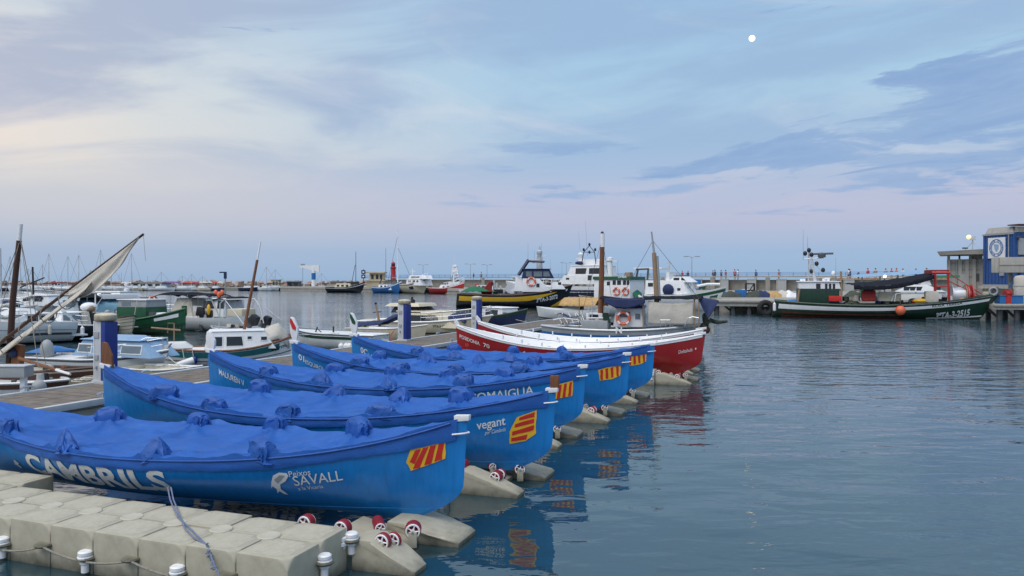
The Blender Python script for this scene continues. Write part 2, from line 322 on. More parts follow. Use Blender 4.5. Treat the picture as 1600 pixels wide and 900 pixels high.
# ---------------------------------------------------------------- hulls
class Hull:
    """a hull in local space: x from the left end (0) to the right end (L), y across, z up; the stem is at the right end unless flip"""
    def __init__(s, L, B, keel, mid, bow, stern, nb=1.9, ns=2.6, um=.45, tr=0.0, rb=.35, rs=.1, foot=.5, sfoot=.2, full=2.2, flip=False, sp=2.0):
        s.__dict__.update(locals())
    def bs(s, u):
        if s.flip: u = 1 - u
        if u > s.um: return s.B / 2 * max(0.0, 1 - ((u - s.um) / (1 - s.um)) ** s.nb)
        return s.B / 2 * max(0.0, 1 - (1 - s.tr) * ((s.um - u) / s.um) ** s.ns)
    def zs(s, u):
        if s.flip: u = 1 - u
        if u > s.um: return s.mid + (s.bow - s.mid) * ((u - s.um) / (1 - s.um)) ** s.sp
        return s.mid + (s.stern - s.mid) * ((s.um - u) / s.um) ** s.sp
    def S(s, u, v, side=-1, off=0.0):
        if off:
            p = s.S(u, v, side); e = .004
            a = s.S(min(1, u + e), v, side) - s.S(max(0, u - e), v, side); b = s.S(u, min(1, v + e), side) - s.S(u, max(0, v - e), side)
            n = a.cross(b)
            if n.length < 1e-9: n = Vector((0, side, 0))
            n.normalize()
            if n.y * side < 0: n = -n
            return p + n * off
        uu = 1 - u if s.flip else u
        tb = max(0, (uu - s.um) / (1 - s.um)); ts = max(0, (s.um - uu) / s.um)
        x = uu * s.L - tb ** 4 * (s.rb * (1 - v) + s.foot * max(0, 1 - v / .38) ** 2.0) + ts ** 4 * (s.rs * (1 - v) + s.sfoot * max(0, 1 - v / .38) ** 2.0)
        f = (1 - (1 - v) ** s.full) ** .75
        k = max(tb, 0 if s.tr else ts) ** 2; f = f * (1 - .45 * k) + (v ** .95) * .45 * k
        z = s.keel + v * (s.zs(u) - s.keel)
        return Vector((s.L - x if s.flip else x, side * s.bs(u) * f, z))
    def ux(s, i, n): return .5 - .5 * math.cos(math.pi * i / n)
    def build(s, m, parent, name='hull', nu=40, nv=12):
        b = MB()
        us = [s.ux(i, nu) for i in range(nu + 1)]
        for side in (-1, 1):
            vs = [s.S(u, (j / nv) ** 1.3, side) for u in us for j in range(nv + 1)]; w = nv + 1
            b.add(vs, [(i * w + j, (i + 1) * w + j, (i + 1) * w + j + 1, i * w + j + 1) for i in range(nu) for j in range(nv)])
        if s.tr:
            e = 1.0 if s.flip else 0.0
            vs = [s.S(e, (j / nv) ** 1.3, sd) for sd in (-1, 1) for j in range(nv + 1)]; w = nv + 1
            b.add(vs, [(j, j + 1, w + j + 1, w + j) for j in range(nv)])
        return b.build(name, m, parent, sharp=50)
    def strip(s, m, parent, v0, v1, name='stripe', off=.008, u0=0.0, u1=1.0, nu=40, rows=3, sides=(-1, 1), fade=None):
        b = MB()
        for side in sides:
            def fn(a, c):
                u = lerp(u0, u1, a); lo, hi = v0, v1
                if fade: lo, hi = fade(a, v0, v1)
                if c < .01: return s.S(u, lo, side, -.004)
                if c > .99: return s.S(u, hi, side, -.004)
                return s.S(u, lerp(lo, hi, (c - 1 / (rows + 1)) / (1 - 2 / (rows + 1))), side, off)
            b.grid(fn, nu, rows + 1)
        return b.build(name, m, parent, sharp=30)
    def rail(s, m, parent, r=.03, dz=0.0, v=1.0, name='rub_rail', u0=0.0, u1=1.0, n=30, out=0.0):
        b = MB()
        for side in (-1, 1):
            b.path([s.S(lerp(u0, u1, i / n), v, side, out) + Vector((0, 0, dz)) for i in range(n + 1)], r, 6)
        return b.build(name, m, parent)
    def deck(s, m, parent, drop=.06, u0=0.0, u1=1.0, camber=.04, name='deck', inset=.985):
        b = MB()
        def fn(a, c):
            u = lerp(u0, u1, s.ux(int(a * 24 + .5), 24)); t = c * 2 - 1
            v = 1 - drop / max(.05, s.zs(u) - s.keel); p = s.S(u, v, -1)
            return (p.x, abs(p.y) * inset * t, p.z + camber * (1 - t * t) * min(1, s.bs(u) / (s.B / 2) + .01))
        b.grid(fn, 24, 6)
        return b.build(name, m, parent)
    def letters(s, txt, parent, m, x0, x1, z0, h, bold=.01, shear=0.0, side=-1, name='lettering', level=False, off=None):
        off = off if off is not None else (.01 if s.L < 9 else .05)
        vs, fs = text_mesh(txt, abs(x1 - x0), h, bold, shear)
        return s.wrap([(v.x, v.y) for v in vs], fs, parent, m, min(x0, x1), z0, name, side, level, off)
    def wrap(s, vs, fs, parent, m, x0, z0, name, side=-1, level=False, off=.01):
        """z0 is height below the sheer (positive) at the lower edge unless level"""
        out = []
        for x, y in vs:
            u = min(.999, max(.001, (x0 + x) / s.L)); z = (z0 + y) if level else (s.zs(u) - z0 + y)
            for _ in range(6):                                  # slide along until the letter sits at its own x despite the raked stem
                zz = z if level else s.zs(min(.999, max(.001, (x0 + x) / s.L))) - z0 + y
                v = min(.99, max(.02, (zz - s.keel) / (s.zs(u) - s.keel))); u = min(.999, max(.001, u + (x0 + x - s.S(u, v, side).x) / s.L * .8))
            out.append(s.S(u, v, side, off))
        return MB().add(out, fs).build(name, m, parent)

class Boat:
    """a floating boat between two ends given as (photo column, distance); X() and Z() turn photo rows and columns into its own space"""
    def __init__(s, name, label, cat, a, b, group=None):
        A = Vector(((a[0] - 800) / F * a[1], a[1])); B = Vector(((b[0] - 800) / F * b[1], b[1])); d = B - A
        s.A, s.d, s.L, s.rz = A, d.normalized(), d.length, math.atan2(d.y, d.x)
        s.t = thing(name, label, cat, (A.x, A.y, 0), s.rz, group)
    def X(s, px, off=0.0):
        r = (px - 800) / F; n = Vector((s.d.y, -s.d.x)) * off          # off: towards the viewer
        a = s.A + n; return (r * a.y - a.x) / (s.d.x - r * s.d.y)
    def Z(s, py, x, off=0.0):
        Y = s.A.y + s.d.y * x - s.d.x * off
        return Zp(py, Y)
    def hull(s, m, B, mid, bow, stern, keel=-.25, **k):
        s.h = Hull(s.L, B, keel, mid, bow, stern, **k); s.h.build(m, s.t, nu=30, nv=10); return s.h
    def cab(s, px0, px1, py0, py1, w, m, off=None, front=0.0, back=0.0, taper=.9, name='cabin', roof=None, over=.08, rt=.05, wins=(), wm='glass', winname='window', frame=None, yc=0.0, parent=None, bevel=.03, x=None):
        o = w / 2 if off is None else off
        x0, x1 = (s.X(px0, o), s.X(px1, o)) if x is None else x
        xm = (x0 + x1) / 2; z1, z0 = s.Z(py0, xm, o), s.Z(py1, xm, o)
        def rect(xa, xb, ww, z): return [(xa, yc - ww / 2, z), (xb, yc - ww / 2, z), (xb, yc + ww / 2, z), (xa, yc + ww / 2, z)]
        c = MB().loft(rect(x0, x1, w, z0), rect(x0 + back, x1 - front, w * taper, z1)).build(name, m, parent or s.t, bevel=bevel)
        if roof:
            MB().loft(rect(x0 + back - over, x1 - front + over, w * taper + 2 * over, z1 + .004), rect(x0 + back - over * .6, x1 - front + over * .6, w * taper + over, z1 + rt)).build('roof', roof, c, bevel=.012)
        for wd in wins:
            a, b2, ya, yb = wd[:4]; sl = wd[4] if len(wd) > 4 else 0.0
            xa, xb = s.X(a, o), s.X(b2, o); za, zb = s.Z(yb, xm, o), s.Z(ya, xm, o)
            for side in (-1, 1):
                def yy(z): return yc + side * (w / 2 * lerp(1, taper, (z - z0) / (z1 - z0)))
                def quad(g, th):
                    return MB().prism([(xa - g, yy(za - g), za - g), (xb + g, yy(za - g), za - g), (xb + g - sl, yy(zb + g), zb + g), (xa - g - (sl if sl < 0 else 0) * 0, yy(zb + g), zb + g)], (0, side * th, 0))
                if frame:
                    fr = quad(.035, .012).build('window_frame', frame, c); quad(0, .02).build('pane', wm, fr)
                else: quad(0, .014).build(winname, wm, c)
        return c
    def pole(s, a, b, r, m, name='mast', r1=None, y=0.0, y1=None, parent=None):
        xa, xb = s.X(a[0], -y), s.X(b[0], -y); y1 = y if y1 is None else y1
        return MB().bar((xa, y, s.Z(a[1], xa, -y)), (xb, y1, s.Z(b[1], xb, -y1)), r, r1, 8).build(name, m, parent or s.t)
    def bars(s, segs, r, m, name, n=5):
        for p, q in segs: MB().bar(p, q, r, n=n).build(name, m, s.t)
    def pt(s, px, py, y=0.0):
        x = s.X(px, -y); return Vector((x, y, s.Z(py, x, -y)))
    def ring(s, px, py, rad, y, name='lifebuoy', m='orange'):
        p = s.pt(px, py, y); o = MB().torus(p, rad, rad * .27, 'Y').build(name, m, s.t)
        for k in range(4):
            a = math.pi / 4 + k * math.pi / 2
            MB().box(p.x + rad * math.cos(a), p.y, p.z + rad * math.sin(a), rad * .3, rad * .58, rad * .58, 0, -a).build('reflective_band', 'plastic_white', o)
        return o
# ---------------------------------------------------------------- water
def make_water():
    m = bpy.data.materials.new('harbour_water'); m.use_nodes = True; t = m.node_tree; b = t.nodes['Principled BSDF']
    b.inputs['Base Color'].default_value = (.012, .040, .052, 1); b.inputs['Roughness'].default_value = .025; b.inputs['IOR'].default_value = 1.95
    c = t.nodes.new('ShaderNodeTexCoord')
    def layer(scale, sxy, det, rot, dist=0.0):
        mp = t.nodes.new('ShaderNodeMapping'); mp.inputs['Scale'].default_value = (sxy[0], sxy[1], 1); mp.inputs['Rotation'].default_value = (0, 0, R(rot))
        t.links.new(c.outputs['Object'], mp.inputs[0])
        n = t.nodes.new('ShaderNodeTexNoise'); n.inputs['Scale'].default_value = scale; n.inputs['Detail'].default_value = det; n.inputs['Distortion'].default_value = dist
        t.links.new(mp.outputs[0], n.inputs['Vector']); return n.outputs['Fac']
    def bump(h, st, d, prev=None):
        n = t.nodes.new('ShaderNodeBump'); n.inputs['Distance'].default_value = d
        if isinstance(st, float): n.inputs['Strength'].default_value = st
        else: t.links.new(st, n.inputs['Strength'])
        t.links.new(h, n.inputs['Height'])
        if prev: t.links.new(prev, n.inputs['Normal'])
        return n.outputs[0]
    # calm in the lee of the pontoon, livelier out in the basin
    sp = t.nodes.new('ShaderNodeSeparateXYZ'); t.links.new(c.outputs['Object'], sp.inputs[0])
    mr = t.nodes.new('ShaderNodeMapRange'); mr.interpolation_type = 'SMOOTHSTEP'
    for i, v in ((1, 9.0), (2, 42.0), (3, .22), (4, 1.0)): mr.inputs[i].default_value = v
    t.links.new(sp.outputs[1], mr.inputs[0])
    pa = layer(.11, (1, 1), 2, 20)
    pm = t.nodes.new('ShaderNodeMapRange')
    for i, v in ((1, .35), (2, .65), (3, .45), (4, 1.0)): pm.inputs[i].default_value = v
    t.links.new(pa, pm.inputs[0])
    mu = t.nodes.new('ShaderNodeMath'); mu.operation = 'MULTIPLY'; t.links.new(mr.outputs[0], mu.inputs[0]); t.links.new(pm.outputs[0], mu.inputs[1])
    mf = t.nodes.new('ShaderNodeMapRange'); mf.interpolation_type = 'SMOOTHSTEP'
    for i, v in ((1, 38.0), (2, 110.0), (3, 1.0), (4, .8)): mf.inputs[i].default_value = v
    t.links.new(sp.outputs[1], mf.inputs[0])
    ro = t.nodes.new('ShaderNodeMapRange'); ro.interpolation_type = 'SMOOTHSTEP'
    for i, v in ((1, 26.0), (2, 130.0), (3, .022), (4, .05)): ro.inputs[i].default_value = v
    t.links.new(sp.outputs[1], ro.inputs[0]); t.links.new(ro.outputs[0], b.inputs['Roughness'])
    m3 = t.nodes.new('ShaderNodeMath'); m3.operation = 'MULTIPLY'; t.links.new(mu.outputs[0], m3.inputs[0]); t.links.new(mf.outputs[0], m3.inputs[1]); mu = m3
    n = bump(layer(.55, (.6, 1.3), 2, 12), .5, .12)
    n = bump(layer(1.9, (.55, 1.2), 3, 8, .4), mu.outputs[0], .105, n)
    n = bump(layer(6.5, (.6, 1.1), 2, -6), mu.outputs[0], .011, n)
    t.links.new(n, b.inputs['Normal'])
    M['water'] = m
make_water()
MB().add([(-4000, -300, 0), (4000, -300, 0), (4000, 7000, 0), (-4000, 7000, 0)], [(0, 1, 2, 3)]).build('water', 'water', kind='structure')
tag(bpy.data.objects['water'], 'calm blue grey harbour water with small ripples', 'water')
MB().add([(-4000, -300, -6), (4000, -300, -6), (4000, 7000, -6), (-4000, 7000, -6)], [(0, 1, 2, 3)]).build('seabed', 'rock', kind='structure')
tag(bpy.data.objects['seabed'], 'dark rocky bed below the harbour water', 'seabed')

# ---------------------------------------------------------------- moon
mo = MB().ball((0, 0, 0), 13.5, n=32, m=18).build('moon', 'moon'); mo.location = P(1175, 60, 3400)
tag(mo, 'bright nearly full moon alone in the clear evening sky', 'moon')

# ---------------------------------------------------------------- the berth frame: a = metres left of the boats' right ends, n = metres towards the viewer
CA, SA = math.cos(R(20)), math.sin(R(20))
AX = Vector((CA, -SA, 0)); NR = Vector((-SA, -CA, 0)); ROT = R(-20)
ENDS = [Vector((-.5, 8.9, 0)), Vector((.64, 11.15, 0)), Vector((1.37, 14.2, 0)), Vector((2.55, 16.6, 0)), Vector((3.55, 19.1, 0)), Vector((5.6, 22.3, 0)), Vector((6.2, 24.6, 0))]
def berth(k, a, n, z=0.0): return ENDS[k] - AX * a + NR * n + Vector((0, 0, z))

# ---------------------------------------------------------------- floating plastic blocks
BS, BD, TOPZ = .592, .50, .44
def block_mesh():
    bm = bmesh.new(); s = BS / 2 - .004
    bmesh.ops.create_cube(bm, size=1)
    for v in bm.verts: v.co = Vector((v.co.x * 2 * s, v.co.y * 2 * s, (v.co.z + .5) * (TOPZ + .12) - .12))
    bmesh.ops.bevel(bm, geom=[v for v in bm.verts if v.co.z > .2 and v.co.x * v.co.y < 0], offset=.105, segments=3, profile=.3, affect='VERTICES')
    ed = [e for e in bm.edges if e.calc_face_angle(0) > .5]
    bmesh.ops.bevel(bm, geom=ed, offset=.018, segments=2, profile=.6, affect='EDGES', clamp_overlap=True)
    me = bpy.data.meshes.new('float_block'); bm.to_mesh(me); bm.free(); me.materials.append(M['float'])
    me.polygons.foreach_set('use_smooth', [True] * len(me.polygons)); me.set_sharp_from_angle(angle=R(35)); return me
BLOCK = block_mesh()
def tread():
    b = MB(); s = BS / 2 - .075
    for i in range(13):
        y = -s + 2 * s * i / 12; w = s if abs(y) < s * .72 else s * .75
        b.box(0, y, TOPZ - .0005, 2 * w, .026, .005)
    return b.mesh('tread', 'float_top')
TREAD = tread()
DISC = MB().lathe([(0, TOPZ - .03), (.118, TOPZ - .03), (.118, TOPZ + .004), (.108, TOPZ + .011), (.09, TOPZ + .007), (0, TOPZ + .009)], n=22).mesh('lug_disc', 'float_top')
LUG = MB().lathe([(0, -.016), (.085, -.016), (.095, 0), (.085, .016), (0, .016)], n=14).mesh('lug', 'float')
BOLT = MB().lathe([(0, .07), (.055, .07), (.07, .058), (.07, .03), (.06, .02), (.075, .012), (.075, -.02), (.05, -.03), (.05, -.06), (.038, -.07), (.038, -.15), (0, -.15)], n=14).mesh('connector_bolt', 'plastic_white', sharp=30)

dock = thing('floating_dock', 'tan plastic floating dock of square blocks beside the nearest blue boat', 'floating dock', ENDS[0], ROT)
def loc(a, n, z=0): return Vector((-a, -n, z))       # in the rotated frame of a berth: x to the right, y away from the viewer
def block(parent, x, y, dz=0.0):
    o = put('float_block', BLOCK, parent); o.location = (x, y, dz + rnd.uniform(-.006, .006)); o.scale = (1, BD / BS, 1); o.rotation_euler = (rnd.uniform(-.006, .006), rnd.uniform(-.006, .006), rnd.uniform(-.008, .008))
    t = put('tread', TREAD, o); return o
rows = [(2.31 - BD / 2, .80, 13), (2.31 - 1.5 * BD, .80, 13), (2.31 - 2.5 * BD, .80 + 8 * BS, 5)]
for r, (n, a0, cnt) in enumerate(rows):
    for i in range(cnt): block(dock, -(a0 + BS / 2 + i * BS), -n)
for r in range(2):
    n = 2.31 - (r + 1) * BD
    for i in range(13 if r == 0 else 5):
        a = (.80 if r == 0 else .80 + 8 * BS) + i * BS
        if i == 0: continue
        o = put('lug_disc', DISC, dock); o.location = (-a, -n, 0); o.rotation_euler[2] = rnd.uniform(0, 3)
yf = -2.31
for i in range(13):
    a = .80 + i * BS; z = .235 if i % 2 else .17
    o = put('lug', LUG, dock); o.location = (-a - .06, yf - .02, z)
    if i % 2 == 0 and i > 0:
        o = put('connector_bolt', BOLT, dock); o.location = (-a - .06, yf - .035, z + .01)
    if i % 2: pass
for (a, n, z) in ((.76, 2.31 - BD - .02, .26), (.76, 1.30, .32)):
    o = put('lug', LUG, dock); o.location = (-a, -n, z - .01)
    o = put('connector_bolt', BOLT, dock); o.location = (-a, -n, z)
# side rope looped through the lugs
pts = []
for i in range(13, -1, -2):
    a = .80 + i * BS + .02
    pts.append(Vector((-a, yf - .075, .235)))
rp = []
for p, q in zip(pts, pts[1:]): rp += sag(p, q, .085 + rnd.uniform(-.02, .02), 9)[:-1]
rp.append(pts[-1])
MB().path(rp, .011, 6).build('side_rope', 'rope', dock)

# ---------------------------------------------------------------- drive-on ramps with red rollers
def spoke_hub(b, c, r):
    b.torus(c, r * .86, r * .13, 'Y', 18, 6); b.lathe([(0, -.012), (r * .3, -.012), (r * .3, .012), (0, .012)], c, 10, 'Y')
    for k in range(5):
        a = k * 2 * math.pi / 5
        b.bar((c[0] + r * .2 * math.cos(a), c[1], c[2] + r * .2 * math.sin(a)), (c[0] + r * .82 * math.cos(a), c[1], c[2] + r * .82 * math.sin(a)), r * .1, n=5)
def roller(parent, x, y, z, length, r=.085, rz=0.0):
    o = MB().lathe([(r * .8, -length / 2), (r, -length / 2 + .012), (r, length / 2 - .012), (r * .8, length / 2), (r * .3, length / 2), (r * .3, -length / 2), (r * .8, -length / 2)], (0, 0, 0), 20, 'Y').build('roller', 'roller', parent)
    o.location = (x, y, z); o.rotation_euler[2] = rz
    for sd in (-1, 1):
        h = MB(); spoke_hub(h, (0, sd * (length / 2 + .002), 0), r * .93); h.build('hub', 'plastic_white', o)
    return o
def prong(parent, y, w, x1, x0, ztop=.40, name='ramp_fork', taper=.75):
    """a wedge float that slopes down to the water at its right tip"""
    ys = (y - w / 2, y + w / 2); yt = (y - w / 2 * taper, y + w / 2 * taper)
    b = MB(); prof = [(x0, -.1), (x0, ztop), (x0 + .22, ztop), (lerp(x0, x1, .62), ztop * .62), (x1 - .06, .085), (x1, .05), (x1 - .02, -.1)]
    b.loft([(x, ys[0] if i < 4 else yt[0], z) for i, (x, z) in enumerate(prof)], [(x, ys[1] if i < 4 else yt[1], z) for i, (x, z) in enumerate(prof)])
    return b.build(name, 'float', parent, bevel=.022, sharp=35)
BOATNAMES = ['the boat lettered CAMBRILS', 'the boat lettered vegant', 'the boat lettered COMAIGUA', 'the fourth blue boat', 'the blue boat farthest away', 'the red boat lettered POSIDONIA', 'the farther red boat']
for k in range(7):
    t = thing('boat_ramp', 'tan plastic slipway float with red rollers under ' + BOATNAMES[k], 'slipway float', ENDS[k], ROT, 'slipway floats under the rowing boats')
    if k == 0: na, nb, ta, tb, base = 1.12, -.02, .05, .0, .76
    else: na, nb, ta, tb, base = .66, -.46, .30, .25, 1.3
    prong(t, -na, .36, -ta, -base, .32)
    prong(t, -nb - (.1 if k == 0 else 0), .62, -tb + .02, -base - .1, .22, 'ramp_tongue', .8)
    b = MB().loft([(-base - .5, -na + .15, -.1), (-base - .5, -nb - .25, -.1), (-base - .5, -nb - .25, .2), (-base - .5, -na + .15, .2)], [(-.42 - ta, -na + .15, -.1), (-.42 - ta, -nb - .25, -.1), (-.42 - ta, -nb - .25, .06), (-.42 - ta, -na + .15, .06)])
    b.build('ramp_trough', 'float', t, bevel=.015)
    if k == 0: spots = [(-.47, -1.16, .285, .07, .09, 0), (-.42, -1.02, .26, .05, .085, 0), (-1.02, -1.05, .33, .10, .09, 0), (-1.46, -1.08, .35, .10, .09, 0), (-.40, -.62, .25, .14, .09, R(24)), (-.84, -.60, .25, .30, .065, R(36))]
    else: spots = [(-base + .60, -na + .06, .225, .13, .085, 0), (-base + .60, -na + .24, .215, .05, .08, 0), (-base + .06, -na + .10, .32, .2, .085, 0), (-base + .70, -nb - .36, .20, .22, .085, R(24)), (-base + .26, -nb - .42, .22, .3, .06, R(34))]
    for q in spots:
        roller(t, *q[:5], rz=q[5]); w = q[3] / 2 + .035
        for sd in (-1, 1):
            c, s_ = math.cos(q[5]), math.sin(q[5]); MB().box(q[0] - sd * w * s_, q[1] + sd * w * c, q[2] - .08, .09, .035, .17, q[5]).build('axle_bracket', 'float', t, bevel=.008)
        MB().bar((q[0] + w * 1.2 * math.sin(q[5]), q[1] - w * 1.2 * math.cos(q[5]), q[2]), (q[0] - w * 1.2 * math.sin(q[5]), q[1] + w * 1.2 * math.cos(q[5]), q[2]), .014, n=8).build('axle', 'steel', t)
    o = put('connector_bolt', BOLT, t); o.location = (-base - .09, -na - .24, .29)
    if k:
        for n in (na, nb):
            for i in range(3): block(t, -base - BS / 2 - .01 - i * BS, -n, -.03)

# ---------------------------------------------------------------- covered rowing boats
LB = 8.7
def llagut_hull(k):
    if k < 5: return Hull(LB, 2.12, .17, .86 if k == 0 else .90, 1.38, 1.40, 1.6, 1.6, .5, 0, .09, .09, .62, .62, 2.3, sp=3.0 if k == 0 else 2.5)
    return Hull(7.9, 1.95, .22, .95, 1.42, 1.52, 1.7, 1.7, .5, 0, .14, .09, .7, .6, 2.3)
def cover_mesh(h, seed, hoods):
    rs = random.Random(seed); ox = Vector((rs.uniform(0, 90), rs.uniform(0, 90), 0)); b = MB(); L = h.L
    NU, NV, SK = 230, 40, 5
    def fn(a, c):
        u = .012 + .976 * a; j = c * (NV + 2 * SK)
        bsu = h.bs(u); x = u * L
        if j < SK or j > NV + SK:
            k = (SK - j) / SK if j < SK else (j - NV - SK) / SK; side = -1 if j < SK else 1
            drop = (.105 + .022 * noise.noise(Vector((x * 1.1, side * 9, 0)) + ox) + .008 * noise.noise(Vector((x * 6, side * 4, 3)) + ox)) * k * (1 + 1.1 * math.exp(-(L - x) / .5) + .8 * math.exp(-x / .7))
            v = 1 - drop / (h.zs(u) - h.keel); p = h.S(u, v, side)
            puff = .016 + .010 * math.sin(k * 2.6) + .009 * noise.noise(Vector((x * 4.2, k * 1.5, side * 5)) + ox)
            p = p + Vector((0, side * puff, .03 * (1 - k) ** 3)); return p
        s = (j - SK) / NV * 2 - 1
        p = h.S(u, 1, -1); y = s * (abs(p.y) + .016); z = h.zs(u) + .035
        z += -.085 * (1 - s * s) * min(1, bsu / .6)
        # thwarts under the cloth, stretched between the hoods
        for hx, hs in hoods:
            d = math.hypot((x - hx) * .9, y - hs * (h.bs(hx / L) - .12)); z += .07 * math.exp(-d / .20)
            # radiating creases
            if d < 1.7:
                an = math.atan2(y - hs * (h.bs(hx / L) - .12), x - hx); z += .022 * (abs(math.sin(an * 4.5 + hx * 3)) ** 3 * 2 - .6) * math.exp(-(d - .25) ** 2 / .35)
        q = Vector((x * .42 + y * .5, y * 1.7 - x * .3, 0)) + ox
        z += .024 * (1 - abs(noise.noise(q) * 2)) ** 4 + .010 * noise.noise(q * .6)
        q2 = Vector((x * 1.35 - y * 1.0, y * 1.3 + x * .4, 0)) + ox; z += .018 * max(0, 1 - abs(noise.noise(q2) * 2.4)) ** 4
        q3 = Vector((x * .9 + y * 2.4, y * .7, 4)) + ox; z += .013 * max(0, 1 - abs(noise.noise(q3) * 2.4)) ** 5
        return Vector((p.x if bsu < .02 else lerp(p.x, x, min(1, bsu / .3)), y, z))
    b.grid(fn, NU, NV + 2 * SK)
    return b
def hood_mesh(seed, kind):
    rs = random.Random(seed); bm = bmesh.new(); bmesh.ops.create_icosphere(bm, subdivisions=4, radius=1)
    o = Vector((rs.uniform(0, 50), rs.uniform(0, 50), rs.uniform(0, 50)))
    sx, sy, sz = rs.uniform(.17, .23), rs.uniform(.10, .13), rs.uniform(.15, .19)
    lean = rs.uniform(-.35, .35)
    for v in bm.verts:
        c = v.co.copy()
        q = Vector([math.copysign(abs(t) ** .62, t) for t in c])                    # boxy bag of gathered cloth
        f = Vector((c.x * 2.1, c.y * 2.1, c.z * .75)) + o
        fold = 1 - abs(noise.noise(f)) * 2.6; f2 = 1 - abs(noise.noise(f * 2.3 + Vector((9, 1, 3)))) * 2.4
        r = .92 + .24 * max(-.4, fold) * (1 - .35 * c.z) + .07 * max(-.4, f2)
        z = q.z * (1 + .16 * noise.noise(c * 1.3 + o * 2))
        if kind == 1:                                                               # pulled to a tip
            t = max(0, (c.z + .3) / 1.3); q.x *= 1.15 - .75 * t; q.y *= 1.1 - .7 * t; z = c.z * 1.3
        else: q.x *= 1 - .18 * max(0, c.z); q.y *= 1 - .2 * max(0, c.z)
        v.co = Vector((q.x * sx * r + lean * max(0, z) * sz, q.y * sy * r, (z + .35) * sz))
        if v.co.z < -.05: v.co.z = -.05; v.co.x *= 1.25; v.co.y *= 1.2
    me = bpy.data.meshes.new('cover_hood'); bm.to_mesh(me); bm.free(); me.materials.append(M['hood'])
    me.polygons.foreach_set('use_smooth', [True] * len(me.polygons)); me.set_sharp_from_angle(angle=R(26)); return me
HOODM = [hood_mesh(11 + i, 1 if i in (2, 4) else 0) for i in range(6)]
def shape2d(h, parent, pts, x0, z0, w, hh, m, name, off):
    """a flat painted shape, points given in 0..1, laid on the near side of the hull"""
    bm = bmesh.new(); vs = [bm.verts.new((p[0] * w, p[1] * hh, 0)) for p in pts]; bm.faces.new(vs)
    for ax, lim in ((0, w), (1, hh)):
        t = .05
        while t < lim:
            no = (1, 0, 0) if ax == 0 else (0, 1, 0)
            bmesh.ops.bisect_plane(bm, geom=bm.verts[:] + bm.edges[:] + bm.faces[:], plane_co=Vector(no) * t, plane_no=no); t += .05
    bmesh.ops.triangulate(bm, faces=bm.faces); bm.verts.index_update()
    a = [(v.co.x, v.co.y) for v in bm.verts]; f = [[v.index for v in q.verts] for q in bm.faces]; bm.free()
    return h.wrap(a, f, parent, m, x0, z0, name, -1, False, off)
def wob(pts, k=.02):
    out = []
    for i, p in enumerate(pts):
        q = pts[(i + 1) % len(pts)]
        for t in (0, .33, .67): out.append((lerp(p[0], q[0], t) + rnd.uniform(-k, k), lerp(p[1], q[1], t) + rnd.uniform(-k, k)))
    return out
LBL = ['blue rowing boat under a blue cover lettered CAMBRILS, nearest of the row',
       'blue rowing boat under a blue cover lettered vegant with horizontal red and yellow bars',
       'blue rowing boat under a blue cover lettered COMAIGUA on its side',
       'blue covered rowing boat whose white stem post has a red tip',
       'blue covered rowing boat whose white stem post has a green tip']
def hood_row(nx, fx): return [(x, -1) for x in nx] + [(x, 1) for x in fx]
HOODS = [hood_row((2.0, 3.47, 4.97, 6.34), (2.5, 3.94, 5.37, 6.95)), hood_row((2.0, 3.3, 4.75, 6.2), (2.9, 4.35, 5.75, 7.0)), hood_row((2.1, 3.55, 5.1, 6.5), (2.8, 4.2, 5.5, 6.9)),
         hood_row((2.4, 3.6, 5.0, 6.4), (2.2, 3.4, 4.8, 6.3)), hood_row((2.5, 3.7, 5.2, 6.6), (2.9, 4.6, 6.1))]
